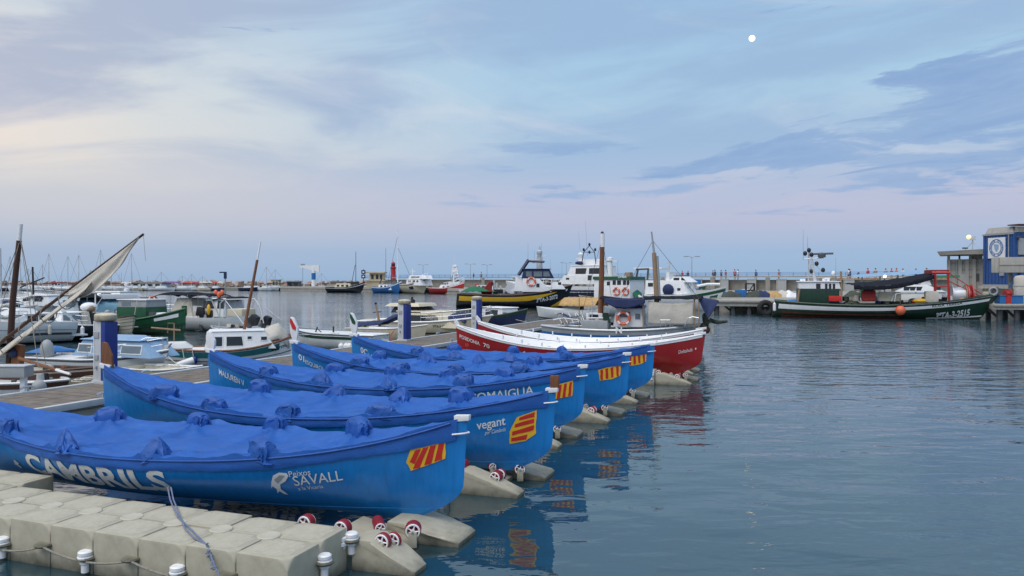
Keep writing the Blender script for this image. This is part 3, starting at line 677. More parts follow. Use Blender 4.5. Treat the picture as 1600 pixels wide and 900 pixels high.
for k in range(5):
    h = llagut_hull(k); o0 = ENDS[k] - AX * LB
    t = thing('rowing_boat', LBL[k], 'rowing boat', (o0.x, o0.y, 0), ROT, 'covered blue rowing boats on the floating slips')
    if k == 0: t.rotation_euler = (0, -.013, ROT); t.location.z = -.113        # the nearest boat lies a little down by its left end
    h.build('hull_blue', t, nu=60, nv=18)
    h.strip('hull_blue_lit', t, .0, .13, 'bottom_band', .006, .05, .985, 50)  # brighter light along the bilge, painted as a strip of lighter blue
    cv = cover_mesh(h, 30 + k, HOODS[k]).build('cover', 'cover', t, sharp=55)
    for sd in (-1, 1):
        MB().path([h.S(lerp(.02, .98, i / 60), 1, sd) + Vector((0, sd * .028, .022)) for i in range(61)], .012, 6).build('hem_cord', 'hood', t)
    for i, (hx, hs) in enumerate(HOODS[k]):
        o = put('cover_hood', HOODM[(i * 2 + k * 3 + (1 if hs > 0 else 0)) % 6], t); u = hx / LB
        o.location = (hx, hs * (h.bs(u) - .10), h.zs(u) + .045); o.rotation_euler = (0, rnd.uniform(-.15, .15), rnd.uniform(-.6, .6) + (math.pi if rnd.random() < .5 else 0)); sc = rnd.uniform(.74, .92)
        o.scale = (sc * 1.12, sc * 1.1, rnd.uniform(.78, .95) if hs < 0 else rnd.uniform(.8, 1.05))
    # stem heads: white cap at the right end
    b = MB().loft([(LB - .15, -.05, 1.35), (LB + .03, -.035, 1.37), (LB + .03, .035, 1.37), (LB - .15, .05, 1.35)], [(LB - .15, -.05, 1.425), (LB + .035, -.035, 1.435), (LB + .035, .035, 1.435), (LB - .15, .05, 1.425)])
    b.build('stem_cap', 'plastic_white', t, bevel=.012)
    MB().path([(LB - .16, -.085, 1.21), (LB - .02, -.05, 1.225), (LB + .02, 0, 1.23), (LB - .02, .05, 1.225), (LB - .16, .085, 1.21)], .011, 6).build('lashing', 'plastic_white', t)
    MB().loft([(.22, -.06, 1.36), (-.03, -.04, 1.38), (-.03, .04, 1.38), (.22, .06, 1.36)], [(.25, -.06, 1.44), (-.035, -.04, 1.47), (-.035, .04, 1.47), (.25, .06, 1.44)]).build('stem_cap', 'plastic_white', t, bevel=.01)
    # brown rudder heads and tall painted stem posts at the left ends
    if k == 1:
        MB().prism([(.06, -.025, 1.30), (.27, -.025, 1.32), (.24, -.025, 1.62), (.12, -.025, 1.84), (.02, -.025, 1.86), (.0, -.025, 1.55)], (0, .05, 0)).build('rudder_head', 'wood', t, bevel=.012)
        MB().box(LB - .02, 0, 1.52, .13, .05, .18).build('wooden_block', 'wood', t, bevel=.01)
    if k in (2, 3, 4):
        hh = {2: .42, 3: .62, 4: .62}[k]
        prof = [(.06, 0), (.14, .0), (.19, .35), (.19, .6), (.08, 1.0), (-.02, 1.06), (-.05, .8), (-.04, .4)]
        MB().prism([(x * 1.0 + .02, -.03, 1.40 + z * hh) for x, z in prof], (0, .06, 0)).build('stem_post', 'plastic_white', t, bevel=.012)
        if k > 2:
            MB().prism([(.03, -.04, 1.40 + .97 * hh), (-.015, -.04, 1.40 + 1.0 * hh), (-.01, -.04, 1.40 + .8 * hh), (.06, -.04, 1.40 + .56 * hh), (.15, -.04, 1.40 + .5 * hh), (.17, -.04, 1.40 + .62 * hh)], (0, .08, 0)).build('painted_tip', 'red' if k == 3 else 'green', t)
    # emblem: yellow patch with red bars, a little different on each boat
    if k == 0:
        ex, ez, ew, eh = 8.02, .40, .44, .25
        Y = [(.0, .45), (.12, 1), (1, .95), (.98, .12), (.1, 0)]
        bars = [[(.08, .45), (.25, .93), (.38, .93), (.2, .30)], [(.14, .08), (.43, .92), (.57, .92), (.32, .05)], [(.44, .12), (.62, .92), (.76, .9), (.62, .1)], [(.70, .15), (.82, .9), (.95, .9), (.88, .14)]]
    elif k == 1:
        ex, ez, ew, eh = 8.03, .62, .40, .42
        Y = [(.02, .02), (.05, .45), (.32, .9), (1, 1), (.96, .18), (.6, .0)]
        bars = [[(.38, .78), (.42, .88), (.95, .95), (.92, .78)], [(.22, .56), (.26, .68), (.92, .72), (.9, .57)], [(.12, .3), (.14, .44), (.9, .5), (.88, .33)], [(.08, .1), (.1, .22), (.66, .22), (.62, .06)]]
    elif k == 2:
        ex, ez, ew, eh = 8.05, .48, .42, .30
        Y = [(.02, .1), (.1, .95), (1, 1), (.97, .05)]
        bars = [[(.06 + i * .24, .1), (.2 + i * .22, .92), (.32 + i * .21, .92), (.19 + i * .24, .08)] for i in range(4)]
    else:
        ex, ez, ew, eh = 8.05, .44 if k == 3 else .40, .46, .30
        Y = [(.05, .1), (.0, .9), (.5, .98), (1, .9), (.97, .12), (.6, .02)]
        bars = [[(.09 + i * .24, .15), (.09 + i * .23, .85), (.21 + i * .23, .88), (.2 + i * .235, .12)] for i in range(4)]
    em = shape2d(h, t, wob(Y, .012), ex, ez, ew, eh, 'yellow', 'emblem', .009)
    for q in bars: shape2d(h, em, wob(q, .01), ex, ez, ew, eh, 'red', 'red_bar', .014)
    ln = lambda txt, x0, x1, z0, hh, bold=.01, shear=0.0, m='letter': h.letters(txt, t, m, x0, x1, z0, hh, bold, shear)
    if k == 0:
        ln('CAMBRILS', 2.60, 5.16, .40, .30, .032)
        ln('Peixos', 6.69, 6.94, .225, .07, .0); ln('SAVALL', 6.72, 7.29, .345, .125, .004); ln('a la Vicaria', 6.74, 7.04, .41, .048, .0)
        fish = [(.0, .35), (.12, .62), (.3, .9), (.6, 1.0), (.95, .95), (1, .82), (.8, .62), (.5, .5), (.42, .3), (.62, .0), (.42, .06), (.3, .2), (.15, .1), (.22, .3), (.1, .45)]
        shape2d(h, t, fish, 6.43, .46, .25, .30, 'plastic_white', 'fish_logo', .009)
        shape2d(h, t, [(.3, .72), (.6, .9), (.85, .86), (.6, .68), (.4, .56)], 6.43, .46, .25, .30, 'grey', 'fish_logo', .013)
        shape2d(h, t, [(0, .3), (.3, .8), (.6, 1), (1, .7), (.7, .5), (.9, .2), (.5, 0), (.3, .3)], 2.12, .44, .18, .14, 'letter', 'painted_logo', .009)
    if k == 1:
        ln('vegant', 7.60, 8.0, .36, .15, .014); ln('per Cambrils', 7.70, 8.0, .43, .075, 0, .35); ln('CAMBRILS', 2.8, 5.3, .50, .33, .045)
    if k == 2:
        ln('COMAIGUA', 6.62, 7.78, .285, .17, .006); ln('CAMBRILS', 3.3, 5.9, .50, .33, .045); ln('MALIUREN V', .45, 1.35, .36, .13, .008)
    if k == 3: ln('01', .30, .52, .33, .15, .02); ln('ESQUIROL', .56, 1.25, .37, .12, .0)
    if k == 4: ln('0C', .40, .68, .36, .16, .02); ln('LA MARINA', .72, 1.55, .41, .13, .0)

# bow line of the nearest boat, lying over the blocks
mb = MB(); a = berth(0, 3.38, 1.09, .56)
for dx, zz in ((0.0, 0), (.05, .004)):
    pts = [a + AX * dx, berth(0, 3.22 - dx, 1.22, .47), berth(0, 2.95 - dx, 1.45, .462), berth(0, 2.65 - dx * .7, 1.70, .464 + zz), berth(0, 2.30, 1.92 + dx, .462), berth(0, 2.02, 2.10 + dx, .455), berth(0, 1.78, 2.24, .44), berth(0, 1.60, 2.37, .36 - zz), berth(0, 1.45, 2.42, .20), berth(0, 1.36, 2.43, .02), berth(0, 1.33, 2.43, -.2)]
    mb.path(pts, .0085, 6)
o = mb.build('mooring_rope', 'rope_blue'); tag(o, 'thin grey blue rope from the lettered boat across the tan blocks', 'rope')
mb = MB()
for i in range(12):
    p = berth(0, 1.76 - i * .018, 2.28 + i * .010, .45 - i * .016); q = Vector((rnd.uniform(-.03, .03), rnd.uniform(-.03, .03), rnd.uniform(-.02, .03)))
    mb.path([p - q, p + Vector((.02, 0, .025)), p + q], .007, 5)
kn = mb.build('rope_knot', 'rope_blue', o)

# ---------------------------------------------------------------- the two open red boats
for k in (5, 6):
    h = llagut_hull(k); L = h.L; o0 = ENDS[k] - AX * L
    t = thing('rowing_boat', ['open red rowing boat with white rails lettered POSIDONIA 70', 'open red rowing boat with white rails numbered 77, farther of the two'][k - 5], 'rowing boat', (o0.x, o0.y, 0), ROT, 'open red rowing boats on the floating slips')
    h.build('hull_red', t, nu=50, nv=14)
    h.strip('white', t, .935, 1.0, 'top_strake', .012, .004, .992, 50)
    h.strip('red', t, .0, .10, 'bottom_band', .006, .05, .98, 40)
    h.rail('white', t, .026, .01, 1.0, 'gunwale', .0, .999)
    b = MB()
    for sd in (-1, 1):
        def fn(a, c, sd=sd):
            u = lerp(.03, .97, a); p = h.S(u, 1, sd); q = h.S(u, .45, sd)
            y_, d_ = [(1, 0), (.90, .0), (.87, .10), (.86, .40)][int(c * 3 + .5)]
            w_ = h.S(u, 1 - d_ / (h.zs(u) - h.keel), sd).y if d_ else p.y
            return (p.x, w_ * y_, p.z - d_ + .008)
        b.grid(fn, 40, 3)
    b.build('inner_planking', 'white', t)
    h.deck('white', t, .42, .06, .94, 0, 'floorboards', .9)
    for i in range(8):
        u = .2 + i * .085; y = h.bs(u) * .9
        MB().box(u * L, 0, h.zs(u) - .12, .2, y * 1.6, .035).build('thwart', 'white', t, bevel=.006)
        for sd in (-1, 1): MB().box(u * L + .3, sd * h.bs(u + .035) * .97, h.zs(u) + .06, .035, .05, .12).build('thole_pin', 'plastic_white', t)
    MB().prism([(.02, -.03, 1.46), (.16, -.03, 1.46), (.08, -.03, 1.62), (-.03, -.03, 1.74), (-.06, -.03, 1.62)], (0, .06, 0)).build('stem_post', 'plastic_white', t, bevel=.01)
    MB().loft([(L - .3, -.1, 1.38), (L + .03, -.03, 1.42), (L + .03, .03, 1.42), (L - .3, .1, 1.38)], [(L - .3, -.1, 1.44), (L + .03, -.03, 1.49), (L + .03, .03, 1.49), (L - .3, .1, 1.44)]).build('stem_cap', 'plastic_white', t, bevel=.01)
    ln = lambda txt, x0, x1, z0, hh, bold=.01, shear=0.0, m='letter': h.letters(txt, t, m, x0, x1, z0, hh, bold, shear)
    if k == 5:
        ln('POSIDONIA', .16, .98, .36, .12, .014); ln('70', 1.12, 1.36, .36, .13, .014)
        ln('REMOLINS', 2.95, 4.7, .40, .22, .02); shape2d(h, t, [(0, 0), (.3, .8), (.5, 1), (.6, .4), (.8, .9), (1, 0)], 2.45, .40, .4, .22, 'plastic_white', 'painted_logo', .009)
        ln('Deltahult', 7.18, 7.56, .42, .10, .006);
        for i in range(3): shape2d(h, t, [(.0 + i * .3, 0), (.2 + i * .3, 1), (.32 + i * .3, 1), (.12 + i * .3, 0)], .38, .56, .16, .12, 'orange', 'painted_logo', .009)
    else:
        ln('77', .26, .5, .35, .13, .012); ln('VALQUIRIA', .72, 1.62, .37, .13, .006)

# ---------------------------------------------------------------- wooden pontoon with service pedestals
PD = Vector((.39, .92, 0)).normalized(); PN = Vector((PD.y, -PD.x, 0)); P0 = Vector((-10.62, 16.6, 0)); PW = 2.45; ZD = .55
pon = thing('wooden_pontoon', 'grey plank pontoon with white edge beams behind the rowing boats', 'pontoon', P0, math.atan2(PD.y, PD.x))
b = MB()
for i in range(290):
    x = -9 + i * .152
    b.box(x, -PW / 2, ZD - .02 + rnd.uniform(-.004, .004), .138, PW - .3, .04)
b.build('planks', 'plank', pon, kind='stuff')
for y in (-.06, -PW + .06): MB().box(13, y, ZD - .035, 44, .14, .13).build('edge_beam', 'alu', pon, bevel=.015)
for i in range(10):
    MB().box(-8 + i * 4.4, -PW / 2, .15, 3.4, PW - .1, .5).build('pontoon_float', 'concrete', pon, bevel=.05)
for i in range(9):
    for yy in (-.07, -PW + .07):
        c = MB().bar((-3 + i * 3.1, yy, ZD + .02), (-3 + i * 3.1, yy, ZD + .12), .035, n=8).path([(-3.16 + i * 3.1, yy, ZD + .10), (-3.06 + i * 3.1, yy, ZD + .13), (-2.94 + i * 3.1, yy, ZD + .13), (-2.84 + i * 3.1, yy, ZD + .10)], .025, 6).build('mooring_cleat', 'steel', pon)
def pedestal(px, label):
    r = (px - 800) / F; a = P0 - PN * .0 + PN * .30
    s = (r * a.y - a.x) / (PD.x - r * PD.y); p = a + PD * s
    t = thing('service_pedestal', label, 'service pedestal', (p.x, p.y, ZD), R(-20) - .1, 'power and water pedestals on the pontoon')
    MB().box(0, 0, .04, .46, .40, .08).build('base_plate', 'alu', t, bevel=.012)
    MB().box(-.075, 0, .78, .27, .34, 1.40).build('column', 'alu', t, bevel=.02)
    MB().box(.135, -.005, .77, .15, .335, 1.38).build('blue_panel', 'blue_deep', t, bevel=.012)
    cap = MB().lathe([(0, 0), (.30, 0), (.33, .03), (.33, .16), (.30, .19), (.12, .215), (0, .22)], (0, 0, 0), 28).build('cap', 'cream', t); cap.location = (0, 0, 1.47); cap.scale = (.80, .70, .9)
    MB().box(-.08, -.178, 1.15, .17, .03, .15).build('socket', 'grey', t, bevel=.01)
    MB().box(-.08, -.178, .62, .13, .03, .12).build('socket', 'grey', t, bevel=.01)
    MB().lathe([(0, -.03), (.02, -.03), (.03, .0), (.02, .05), (0, .05)], (-.08, -.19, .38), 8).build('tap', 'steel', t)
    MB().box(-.17, -.175, .9, .02, .012, 1.1).build('trim', 'plastic_white', t)
pedestal(165, 'blue and grey service pedestal with a round cream cap behind the brown rudder head')
pedestal(632, 'blue and grey service pedestal in front of the cream cabin boat')
pedestal(745, 'blue and grey service pedestal behind the open red boats')
# ---------------------------------------------------------------- small helpers for boats
def crail(B, u0, u1, hgt, m='steel', r=.014, n=6, inset=.93, name='guard_rail', mid=True, sides=(-1, 1)):
    h = B.h; b = MB()
    for sd in sides:
        top = []
        for i in range(n + 1):
            u = lerp(u0, u1, i / n); p = h.S(u, 1, sd); p.y *= inset; q = p + Vector((0, 0, hgt)); top.append(q); b.bar(p, q, r * .8, n=5)
        b.path(top, r, 5)
        if mid: b.path([q - Vector((0, 0, hgt * .5)) for q in top], r * .7, 5)
    return b.build(name, m, B.t)
def outboard(B, x, y, z, s=1.0, m='black', tilt=0.0, rz=0.0):
    e = bpy.data.objects.new('outboard_motor', None); COL.objects.link(e); e.parent = B.t; e.location = (x, y, z); e.rotation_euler = (0, tilt, rz); e.scale = (s, s, s)
    MB().loft([(-.28, -.15, .12), (.14, -.15, .12), (.14, .15, .12), (-.28, .15, .12)], [(-.22, -.12, .52), (.06, -.12, .48), (.06, .12, .48), (-.22, .12, .52)]).build('cowling', m, e, bevel=.05)
    MB().box(-.06, 0, -.2, .16, .12, .7).box(-.16, 0, -.55, .42, .04, .05).build('shaft', 'grey_dark', e, bevel=.02)
    b = MB().lathe([(0, -.22), (.05, -.18), (.07, 0), (.05, .2), (0, .24)], (-.12, 0, -.68), 10, 'X')
    for k in range(3):
        a = k * 2.094; b.box(-.33, .11 * math.cos(a), -.68 + .11 * math.sin(a), .03, .16, .07, 0, 0)
    b.build('gearcase', m, e); MB().box(.16, 0, .0, .14, .2, .34).build('bracket', 'grey', e, bevel=.015)
    return e
def bimini(B, px0, px1, py, w, m, drop=.12, legs=True, zb=None, name='bimini', pyb=None):
    o = w / 2; x0, x1 = B.X(px0, 0), B.X(px1, 0); z = B.Z(py, (x0 + x1) / 2)
    b = MB(); th = .02
    for k in (0, 1):
        b.grid(lambda u, v, k=k: (lerp(x0, x1, u), (v - .5) * w, z - drop * abs(2 * v - 1) ** 2.4 - drop * 1.1 * abs(2 * u - 1) ** 3 + .025 * math.sin(u * 9.4) - k * th), 16, 8)
    c = b.build(name, m, B.t, sharp=60)
    if legs:
        xm = (x0 + x1) / 2; zz = zb if zb is not None else B.h.zs(.5)
        f = MB()
        for sd in (-1, 1):
            y = sd * w / 2
            for xa in (x0 + .03, xm, x1 - .03):
                f.bar((lerp(xm, xa, .35), y, zz), (xa, y * .98, z - drop * (1.0 if xa != xm else .9)), .013, n=5)
        f.build('bimini_frame', 'steel', B.t)
    return c
def cloth(B, fn, nu, nv, m, name, seed=1, amp=.03, sc=3.0):
    b = MB(); o = Vector((seed * 7.1, seed * 3.3, 0))
    def g(u, v):
        p = Vector(fn(u, v)); q = p * sc + o
        return p + Vector((0, 0, amp * (1 - 2 * abs(noise.noise(q)))))
    b.grid(g, nu, nv)
    o2 = b.build(name, m, B.t, sharp=70); md = o2.modifiers.new('thickness', 'SOLIDIFY'); md.thickness = .012; return o2
def fender(B, x, side, m='plastic_white', s=1.0, z=None):
    p = B.h.S(x / B.L, .8, side, .1 * s); zz = p.z if z is None else z
    o = MB().lathe([(0, .34), (.03, .33), (.04, .28), (.10, .22), (.11, 0), (.10, -.22), (.04, -.28), (0, -.3)], (0, 0, 0), 12).build('fender', m, B.t)
    o.location = (p.x, p.y, zz - .1); o.scale = (s, s, s)
    MB().bar((0, 0, .33), (0, -side * .05, .8), .009, n=5).build('fender_line', 'rope', o)
    return o
def mast_kit(B, x, z0, z1, y=0, m='white', arms=(), name='mast', r=.05):
    b = MB().bar((x, y, z0), (x, y, z1), r, r * .6, 8)
    o = b.build(name, m, B.t)
    if arms:
        a = MB()
        for (zz, half, rr) in arms: a.bar((x - half, y, zz), (x + half, y, zz), rr, n=5)
        a.build('crosstree', m, o)
    return o
def antennas(B, pts, m='grey_dark', r=.012, name='antenna'):
    for p, hgt, lean in pts: MB().bar(p, (p[0] + lean, p[1], p[2] + hgt), r, r * .5, 5).build(name, m, B.t)
def radar(B, p, w=1.0, m='white'):
    o = MB().lathe([(0, 0), (.16, 0), (.18, .05), (.16, .2), (0, .24)], p, 12).build('radar', m, B.t)
    MB().box(p[0], p[1], p[2] + .29, w, .08, .09).build('radar_arm', m, o, bevel=.02)
def clutter(B, px0, px1, zb, w, n, cols, seed, smax=.4, name='deck_gear', yc=0):
    r = random.Random(seed); x0, x1 = B.X(px0), B.X(px1)
    for i in range(n):
        b = MB(); x = r.uniform(x0, x1); y = yc + r.uniform(-w / 2, w / 2); s = r.uniform(.4, 1) * smax; k = r.random()
        if k < .45: b.box(x, y, zb + s * .3, s, s * .8, s * .6, r.uniform(0, 3))
        elif k < .75: b.ball((x, y, zb + s * .25), s * .5, s * .45, s * .35, 9, 6)
        else: b.lathe([(0, 0), (s * .4, 0), (s * .42, s * .1), (s * .36, s * .8), (0, s * .85)], (x, y, zb), 10)
        b.build(name, r.choice(cols), B.t, bevel=.012)

# ---------------------------------------------------------------- left side: the boat with the furled lateen sail
B = Boat('lateen_boat', 'cream wooden boat with brown mast, slanting yard and furled lateen sail', 'sailing boat', (-170, 22.0), (150, 19.4))
B.hull('cream', 2.0, .58, .78, .85, nb=2.2, ns=2.2, rb=.2, rs=.2)
B.h.strip('wood_dark', B.t, .80, .93, 'wale', .02); B.h.rail('wood_dark', B.t, .035, .01, name='gunwale'); B.h.strip('antifoul', B.t, .0, .32, 'bottom_paint', .006)
B.h.deck('cream', B.t, .03, .03, .97, .05)
x = B.X(28); zt = B.Z(350, x)
MB().path([(B.X(14), 0, B.Z(575, B.X(14))), (B.X(20), 0, B.Z(470, x)), (B.X(30), 0, B.Z(376, x))], .085, 10, .065).build('mast', 'wood_dark', B.t)
MB().bar((B.X(30), 0, B.Z(376, x)), (B.X(32.5), 0, B.Z(350, x)), .055, .05, 10).build('mast_head', 'plastic_white', B.t)
MB().box(B.X(28), 0, B.Z(560, x), .3, .16, .75, 0, .12).build('mast_step', 'wood', B.t, bevel=.03)
ya, yb = (-60, 583), (224, 366)
pa, pb = B.pt(*ya, -.12), B.pt(*yb, -.12)
MB().path([pa, pa.lerp(pb, .5) + Vector((0, 0, .03)), pb], .055, 8, .03).build('yard', 'wood_dark', B.t)
def sailf(u, v):
    p = pa.lerp(pb, lerp(.0, .985, u)); a = 2 * math.pi * v
    fat = .12 + .03 * math.sin(u * 40) * (1 - u)
    return (p.x + .06 + fat * .6 * math.cos(a), p.y + fat * .8 * math.sin(a), p.z - .16 + fat * math.cos(a + .6))
B1 = MB(); ox = Vector((3, 1, 4))
def sf(u, v):
    k = lerp(0.0, .72, u); p = pa.lerp(pb, k); a = 2 * math.pi * v; fat = .22 * (1 - .3 * u) * (1 + .25 * noise.noise(Vector((u * 14, math.cos(a), math.sin(a)))))
    return (p.x + .07 + fat * math.cos(a) * .7, p.y - .04 + fat * .7 * math.sin(a), p.z - .24 + fat * math.sin(a + .9))
B1.grid(sf, 60, 14)
def sf2(u, v):                                  # the loose end hanging below the peak of the yard
    k = lerp(.60, .985, u); p = pa.lerp(pb, k); d = .78 * math.sin(math.pi * min(1, max(0, u) ** .8)) ** .8 * (1 - .35 * u)
    w = noise.noise(Vector((u * 5, v * 3, 2)))
    return (p.x + v * d * .46 - .02, p.y - .03 + .07 * w * v + .05 * math.sin(v * 9 + u * 4) * v, p.z - .03 - v * d * .52)
B2 = MB(); B2.grid(sf2, 30, 14)
so = B1.build('furled_sail', 'canvas', B.t, sharp=70); s2 = B2.build('loose_sail', 'canvas', B.t, sharp=70); md = s2.modifiers.new('thickness', 'SOLIDIFY'); md.thickness = .01
for k in (.15, .27, .38, .5, .6):
    p = pa.lerp(pb, k); MB().torus((p.x + .07, p.y - .03, p.z - .16), .24, .014, 'X', 14, 5).build('gasket', 'rope', B.t)
top = Vector((B.X(32), 0, B.Z(372, x)))
B.bars([(top, q) for q in (B.pt(-20, 560, -.8), B.pt(-40, 560, .9), B.pt(60, 575, -.9), B.pt(75, 585, .9))], .009, 'rope', 'stay')
MB().path([pb, pb + Vector((.03, 0, -.3)), pb + Vector((.07, 0, -.65))], .006, 4).build('halyard', 'rope', B.t)
p = B.pt(30, 560, -.3); q = B.pt(88, 578, -.7); MB().bar(p, q, .05, .035, 8).build('spar', 'wood', B.t); MB().bar(q, q + (q - p) * .35, .036, .03, 8).build('spar_tip', 'plastic_white', B.t)
MB().ball(B.pt(20, 552, -.12), .13, .1, .12).build('canvas_roll', 'canvas_navy', B.t)
clutter(B, 20, 110, .62, 1.2, 8, ['wood', 'net', 'grey', 'canvas', 'rope'], 3, .28)
# white post with a grey box, grey buoy at the pontoon edge
P1 = P(37, 611, 17.0)
t = thing('mooring_post', 'white square post with a pale grey box on top at the pontoon edge', 'post', (P1.x, P1.y, 0))
MB().box(0, 0, .80, .11, .11, .62).build('post', 'plastic_white', t, bevel=.012); MB().box(-.25, 0, .97, .75, .35, .24).build('box', 'grey', t, bevel=.03); MB().box(-.25, 0, 1.1, .78, .38, .03).build('lid', 'alu', t, bevel=.01)
B = Boat('small_boat', 'white open dinghy with a dark stripe moored left of the grey planks', 'dinghy', (-60, 19.6), (108, 18.6))
B.hull('gelcoat', 1.5, .50, .58, .55, -.1, nb=2.2, tr=.7); B.h.strip('wood_dark', B.t, .78, .95, 'stripe', .012); B.h.rail('plastic_white', B.t, .03, .01, name='gunwale'); B.h.deck('gelcoat', B.t, .05, .02, .97, .02)
clutter(B, 10, 90, .5, .8, 4, ['grey', 'net', 'black'], 5, .25)
o = MB().ball((0, 0, 0), .16, .16, .19, 14, 10).build('mooring_buoy', 'grey'); o.location = P(61, 606, 17.9); tag(o, 'round grey buoy hanging beside the white post at the pontoon edge', 'buoy')
mb = MB()
for i in range(7): mb.torus((rnd.uniform(-.12, .12), rnd.uniform(-.08, .08), .02 + i * .012), rnd.uniform(.12, .2), .014, 'Z', 14, 5)
o = mb.build('coiled_rope', 'canvas'); o.location = P(137, 598, 18.35) ; o.location.z = ZD + .03; tag(o, 'heap of pale coiled rope at the foot of the near pedestal', 'rope')

# light blue cabin boat
B = Boat('cabin_boat', 'small white boat with pale blue cabin and rounded windows', 'cabin boat', (60, 25.4), (264, 23.6))
B.hull('gelcoat', 1.7, .52, .86, .50, nb=2.0, tr=.8, rb=.5); B.h.rail('plastic_white', B.t, .03, .0, name='rub_rail'); B.h.strip('grey_dark', B.t, .90, .96, 'stripe', .01); B.h.deck('gelcoat', B.t, .02, .02, .97, .05)
B.cab(112, 236, 532, 558, 1.2, 'blue_pale', back=.35, front=.55, taper=.8, wins=[(121, 140, 540, 551), (150, 166, 540, 551), (188, 218, 540, 551)], wm='glass_pale', frame='plastic_white', roof='blue_pale', rt=.03)
B.cab(136, 205, 526, 532, 1.0, 'blue_pale', back=.15, front=.35, taper=.85, name='cabin_top')
MB().path([B.pt(170, 553, -.6), B.pt(228, 528, -.3), B.pt(262, 527, 0), B.pt(262, 552, 0)], .014, 6).build('pulpit', 'steel', B.t)
MB().loft([(B.X(250), -.06, .80), (B.X(262), -.05, .86), (B.X(262), .05, .86), (B.X(250), .06, .80)], [(B.X(258), -.06, .98), (B.X(268), -.05, 1.05), (B.X(268), .05, 1.05), (B.X(258), .06, .98)]).build('bow_roller', 'alu', B.t, bevel=.01)
crail(B, .55, .97, .38, n=5, r=.012)
cloth(B, lambda u, v: (lerp(B.X(62), B.X(98), u), (v - .5) * 1.3, .62 + .18 * math.sin(3.1 * u) * (1 - abs(2 * v - 1) ** 2)), 12, 8, 'blue_paint', 'cockpit_cover', 2, .04)
MB().ball((B.X(95), -.5, .75), .22, .2, .34).build('canvas_bundle', 'grey', B.t)
MB().ball((B.X(237), -.15, .86), .13, .13, .2).build('fender', 'plastic_white', B.t)
B = Boat('small_boat', 'cream dinghy bow tied between the cabin boats and the pontoon', 'dinghy', (205, 23.0), (316, 21.9))
B.hull('cream', 1.3, .42, .55, .42, -.1, nb=2.2, tr=.75); B.h.rail('plastic_white', B.t, .028, .0, name='gunwale'); B.h.strip('wood_pale', B.t, .5, .56, 'stripe', .01); B.h.deck('gelcoat', B.t, .12, .02, .96, 0)
mb = MB()
for i in range(6): mb.torus((B.X(258) + rnd.uniform(-.1, .1), rnd.uniform(-.2, 0), .46 + i * .012), rnd.uniform(.09, .15), .014, 'Z', 12, 5)
mb.build('rope_coil', 'canvas', B.t)

# Marnit, the white llaut with a leaning mast
B = Boat('cabin_boat', 'white double ended boat with teal band, white cabin and leaning brown mast', 'cabin boat', (237, 26.0), (457, 27.5))
B.hull('white', 1.9, .60, .98, .74, -.25, nb=2.4, ns=2.4, um=.5, rb=.12, rs=.12, foot=.4, sfoot=.4)
B.h.strip('teal', B.t, .72, .93, 'teal_band', .008, .005, .9); B.h.rail('wood', B.t, .04, .0, name='gunwale'); B.h.strip('grey_dark', B.t, .585, .605, 'pinstripe', .012); B.h.strip('grey_dark', B.t, .42, .435, 'pinstripe', .01); B.h.strip('teal', B.t, .0, .24, 'bottom_paint', .008)
B.h.deck('gelcoat', B.t, .03, .02, .98, .08)
B.cab(318, 432, 518, 546, 1.25, 'white', back=.16, front=.42, taper=.86, roof='white', rt=.035, over=.03, wins=[(326, 347, 526, 540), (354, 380, 526, 540, .05), (387, 393, 526, 530), (408, 417, 527, 532)], wm='glass', frame='plastic_white')
B.cab(250, 300, 536, 545, .9, 'gelcoat', back=.2, front=.25, taper=.85, name='hatch')
B.pole((377, 540), (402, 406), .06, 'wood', r1=.045); B.pole((402, 406), (407, 377), .035, 'plastic_white', 'mast_head', r1=.028)
x0, x1 = B.X(392), B.X(452)
cloth(B, lambda u, v: (lerp(x0, x1, u), (v - .5) * lerp(1.2, .3, u ** 2), B.Z(lerp(520, 505, min(1, u * 1.4)) if u < .7 else lerp(505, 523, (u - .7) / .3), x1) - .5 * abs(2 * v - 1) ** 1.6), 14, 10, 'canvas', 'bow_cover', 4, .04)
B.h.letters('Marnit', B.t, 'black', B.X(424, .4), B.X(449, .2), .28, .15, .004, .35)
MB().prism([(B.X(452), -.03, .9), (B.X(459), -.03, 1.0), (B.X(458), -.03, 1.22), (B.X(453), -.03, 1.24)], (0, .06, 0)).build('stem_post', 'wood', B.t, bevel=.01)
MB().prism([(.02, -.03, .74), (.12, -.03, .74), (.08, -.03, 1.0), (-.08, -.03, 1.12)], (0, .06, 0)).build('stem_post', 'wood_pale', B.t, bevel=.01)
f = MB().lathe([(0, .36), (.05, .34), (.12, .3), (.13, 0), (.12, -.3), (.05, -.34), (0, -.36)], (0, 0, 0), 14).build('fender', 'plastic_white', B.t); f.location = B.pt(291, 567, -.95); f.rotation_euler = (0, R(72), R(10))
e = MB().lathe([(0, .37), (.06, .35), (.125, .31), (.135, .24), (0, .24)], (0, 0, 0), 14).build('fender_end', 'blue_deep', f)
b = MB()
for px in (285, 300): b.bar(B.pt(px, 545, -.85), B.pt(px + 3, 562, -.98), .012, n=5)
b.build('fender_line', 'canvas', B.t)
MB().path([B.pt(262, 520, .3), B.pt(262, 505, .3), B.pt(272, 505, .3), B.pt(272, 532, .3)], .022, 6).bar(B.pt(236, 512, .3), B.pt(282, 516, .3), .035).build('boarding_frame', 'wood_pale', B.t)

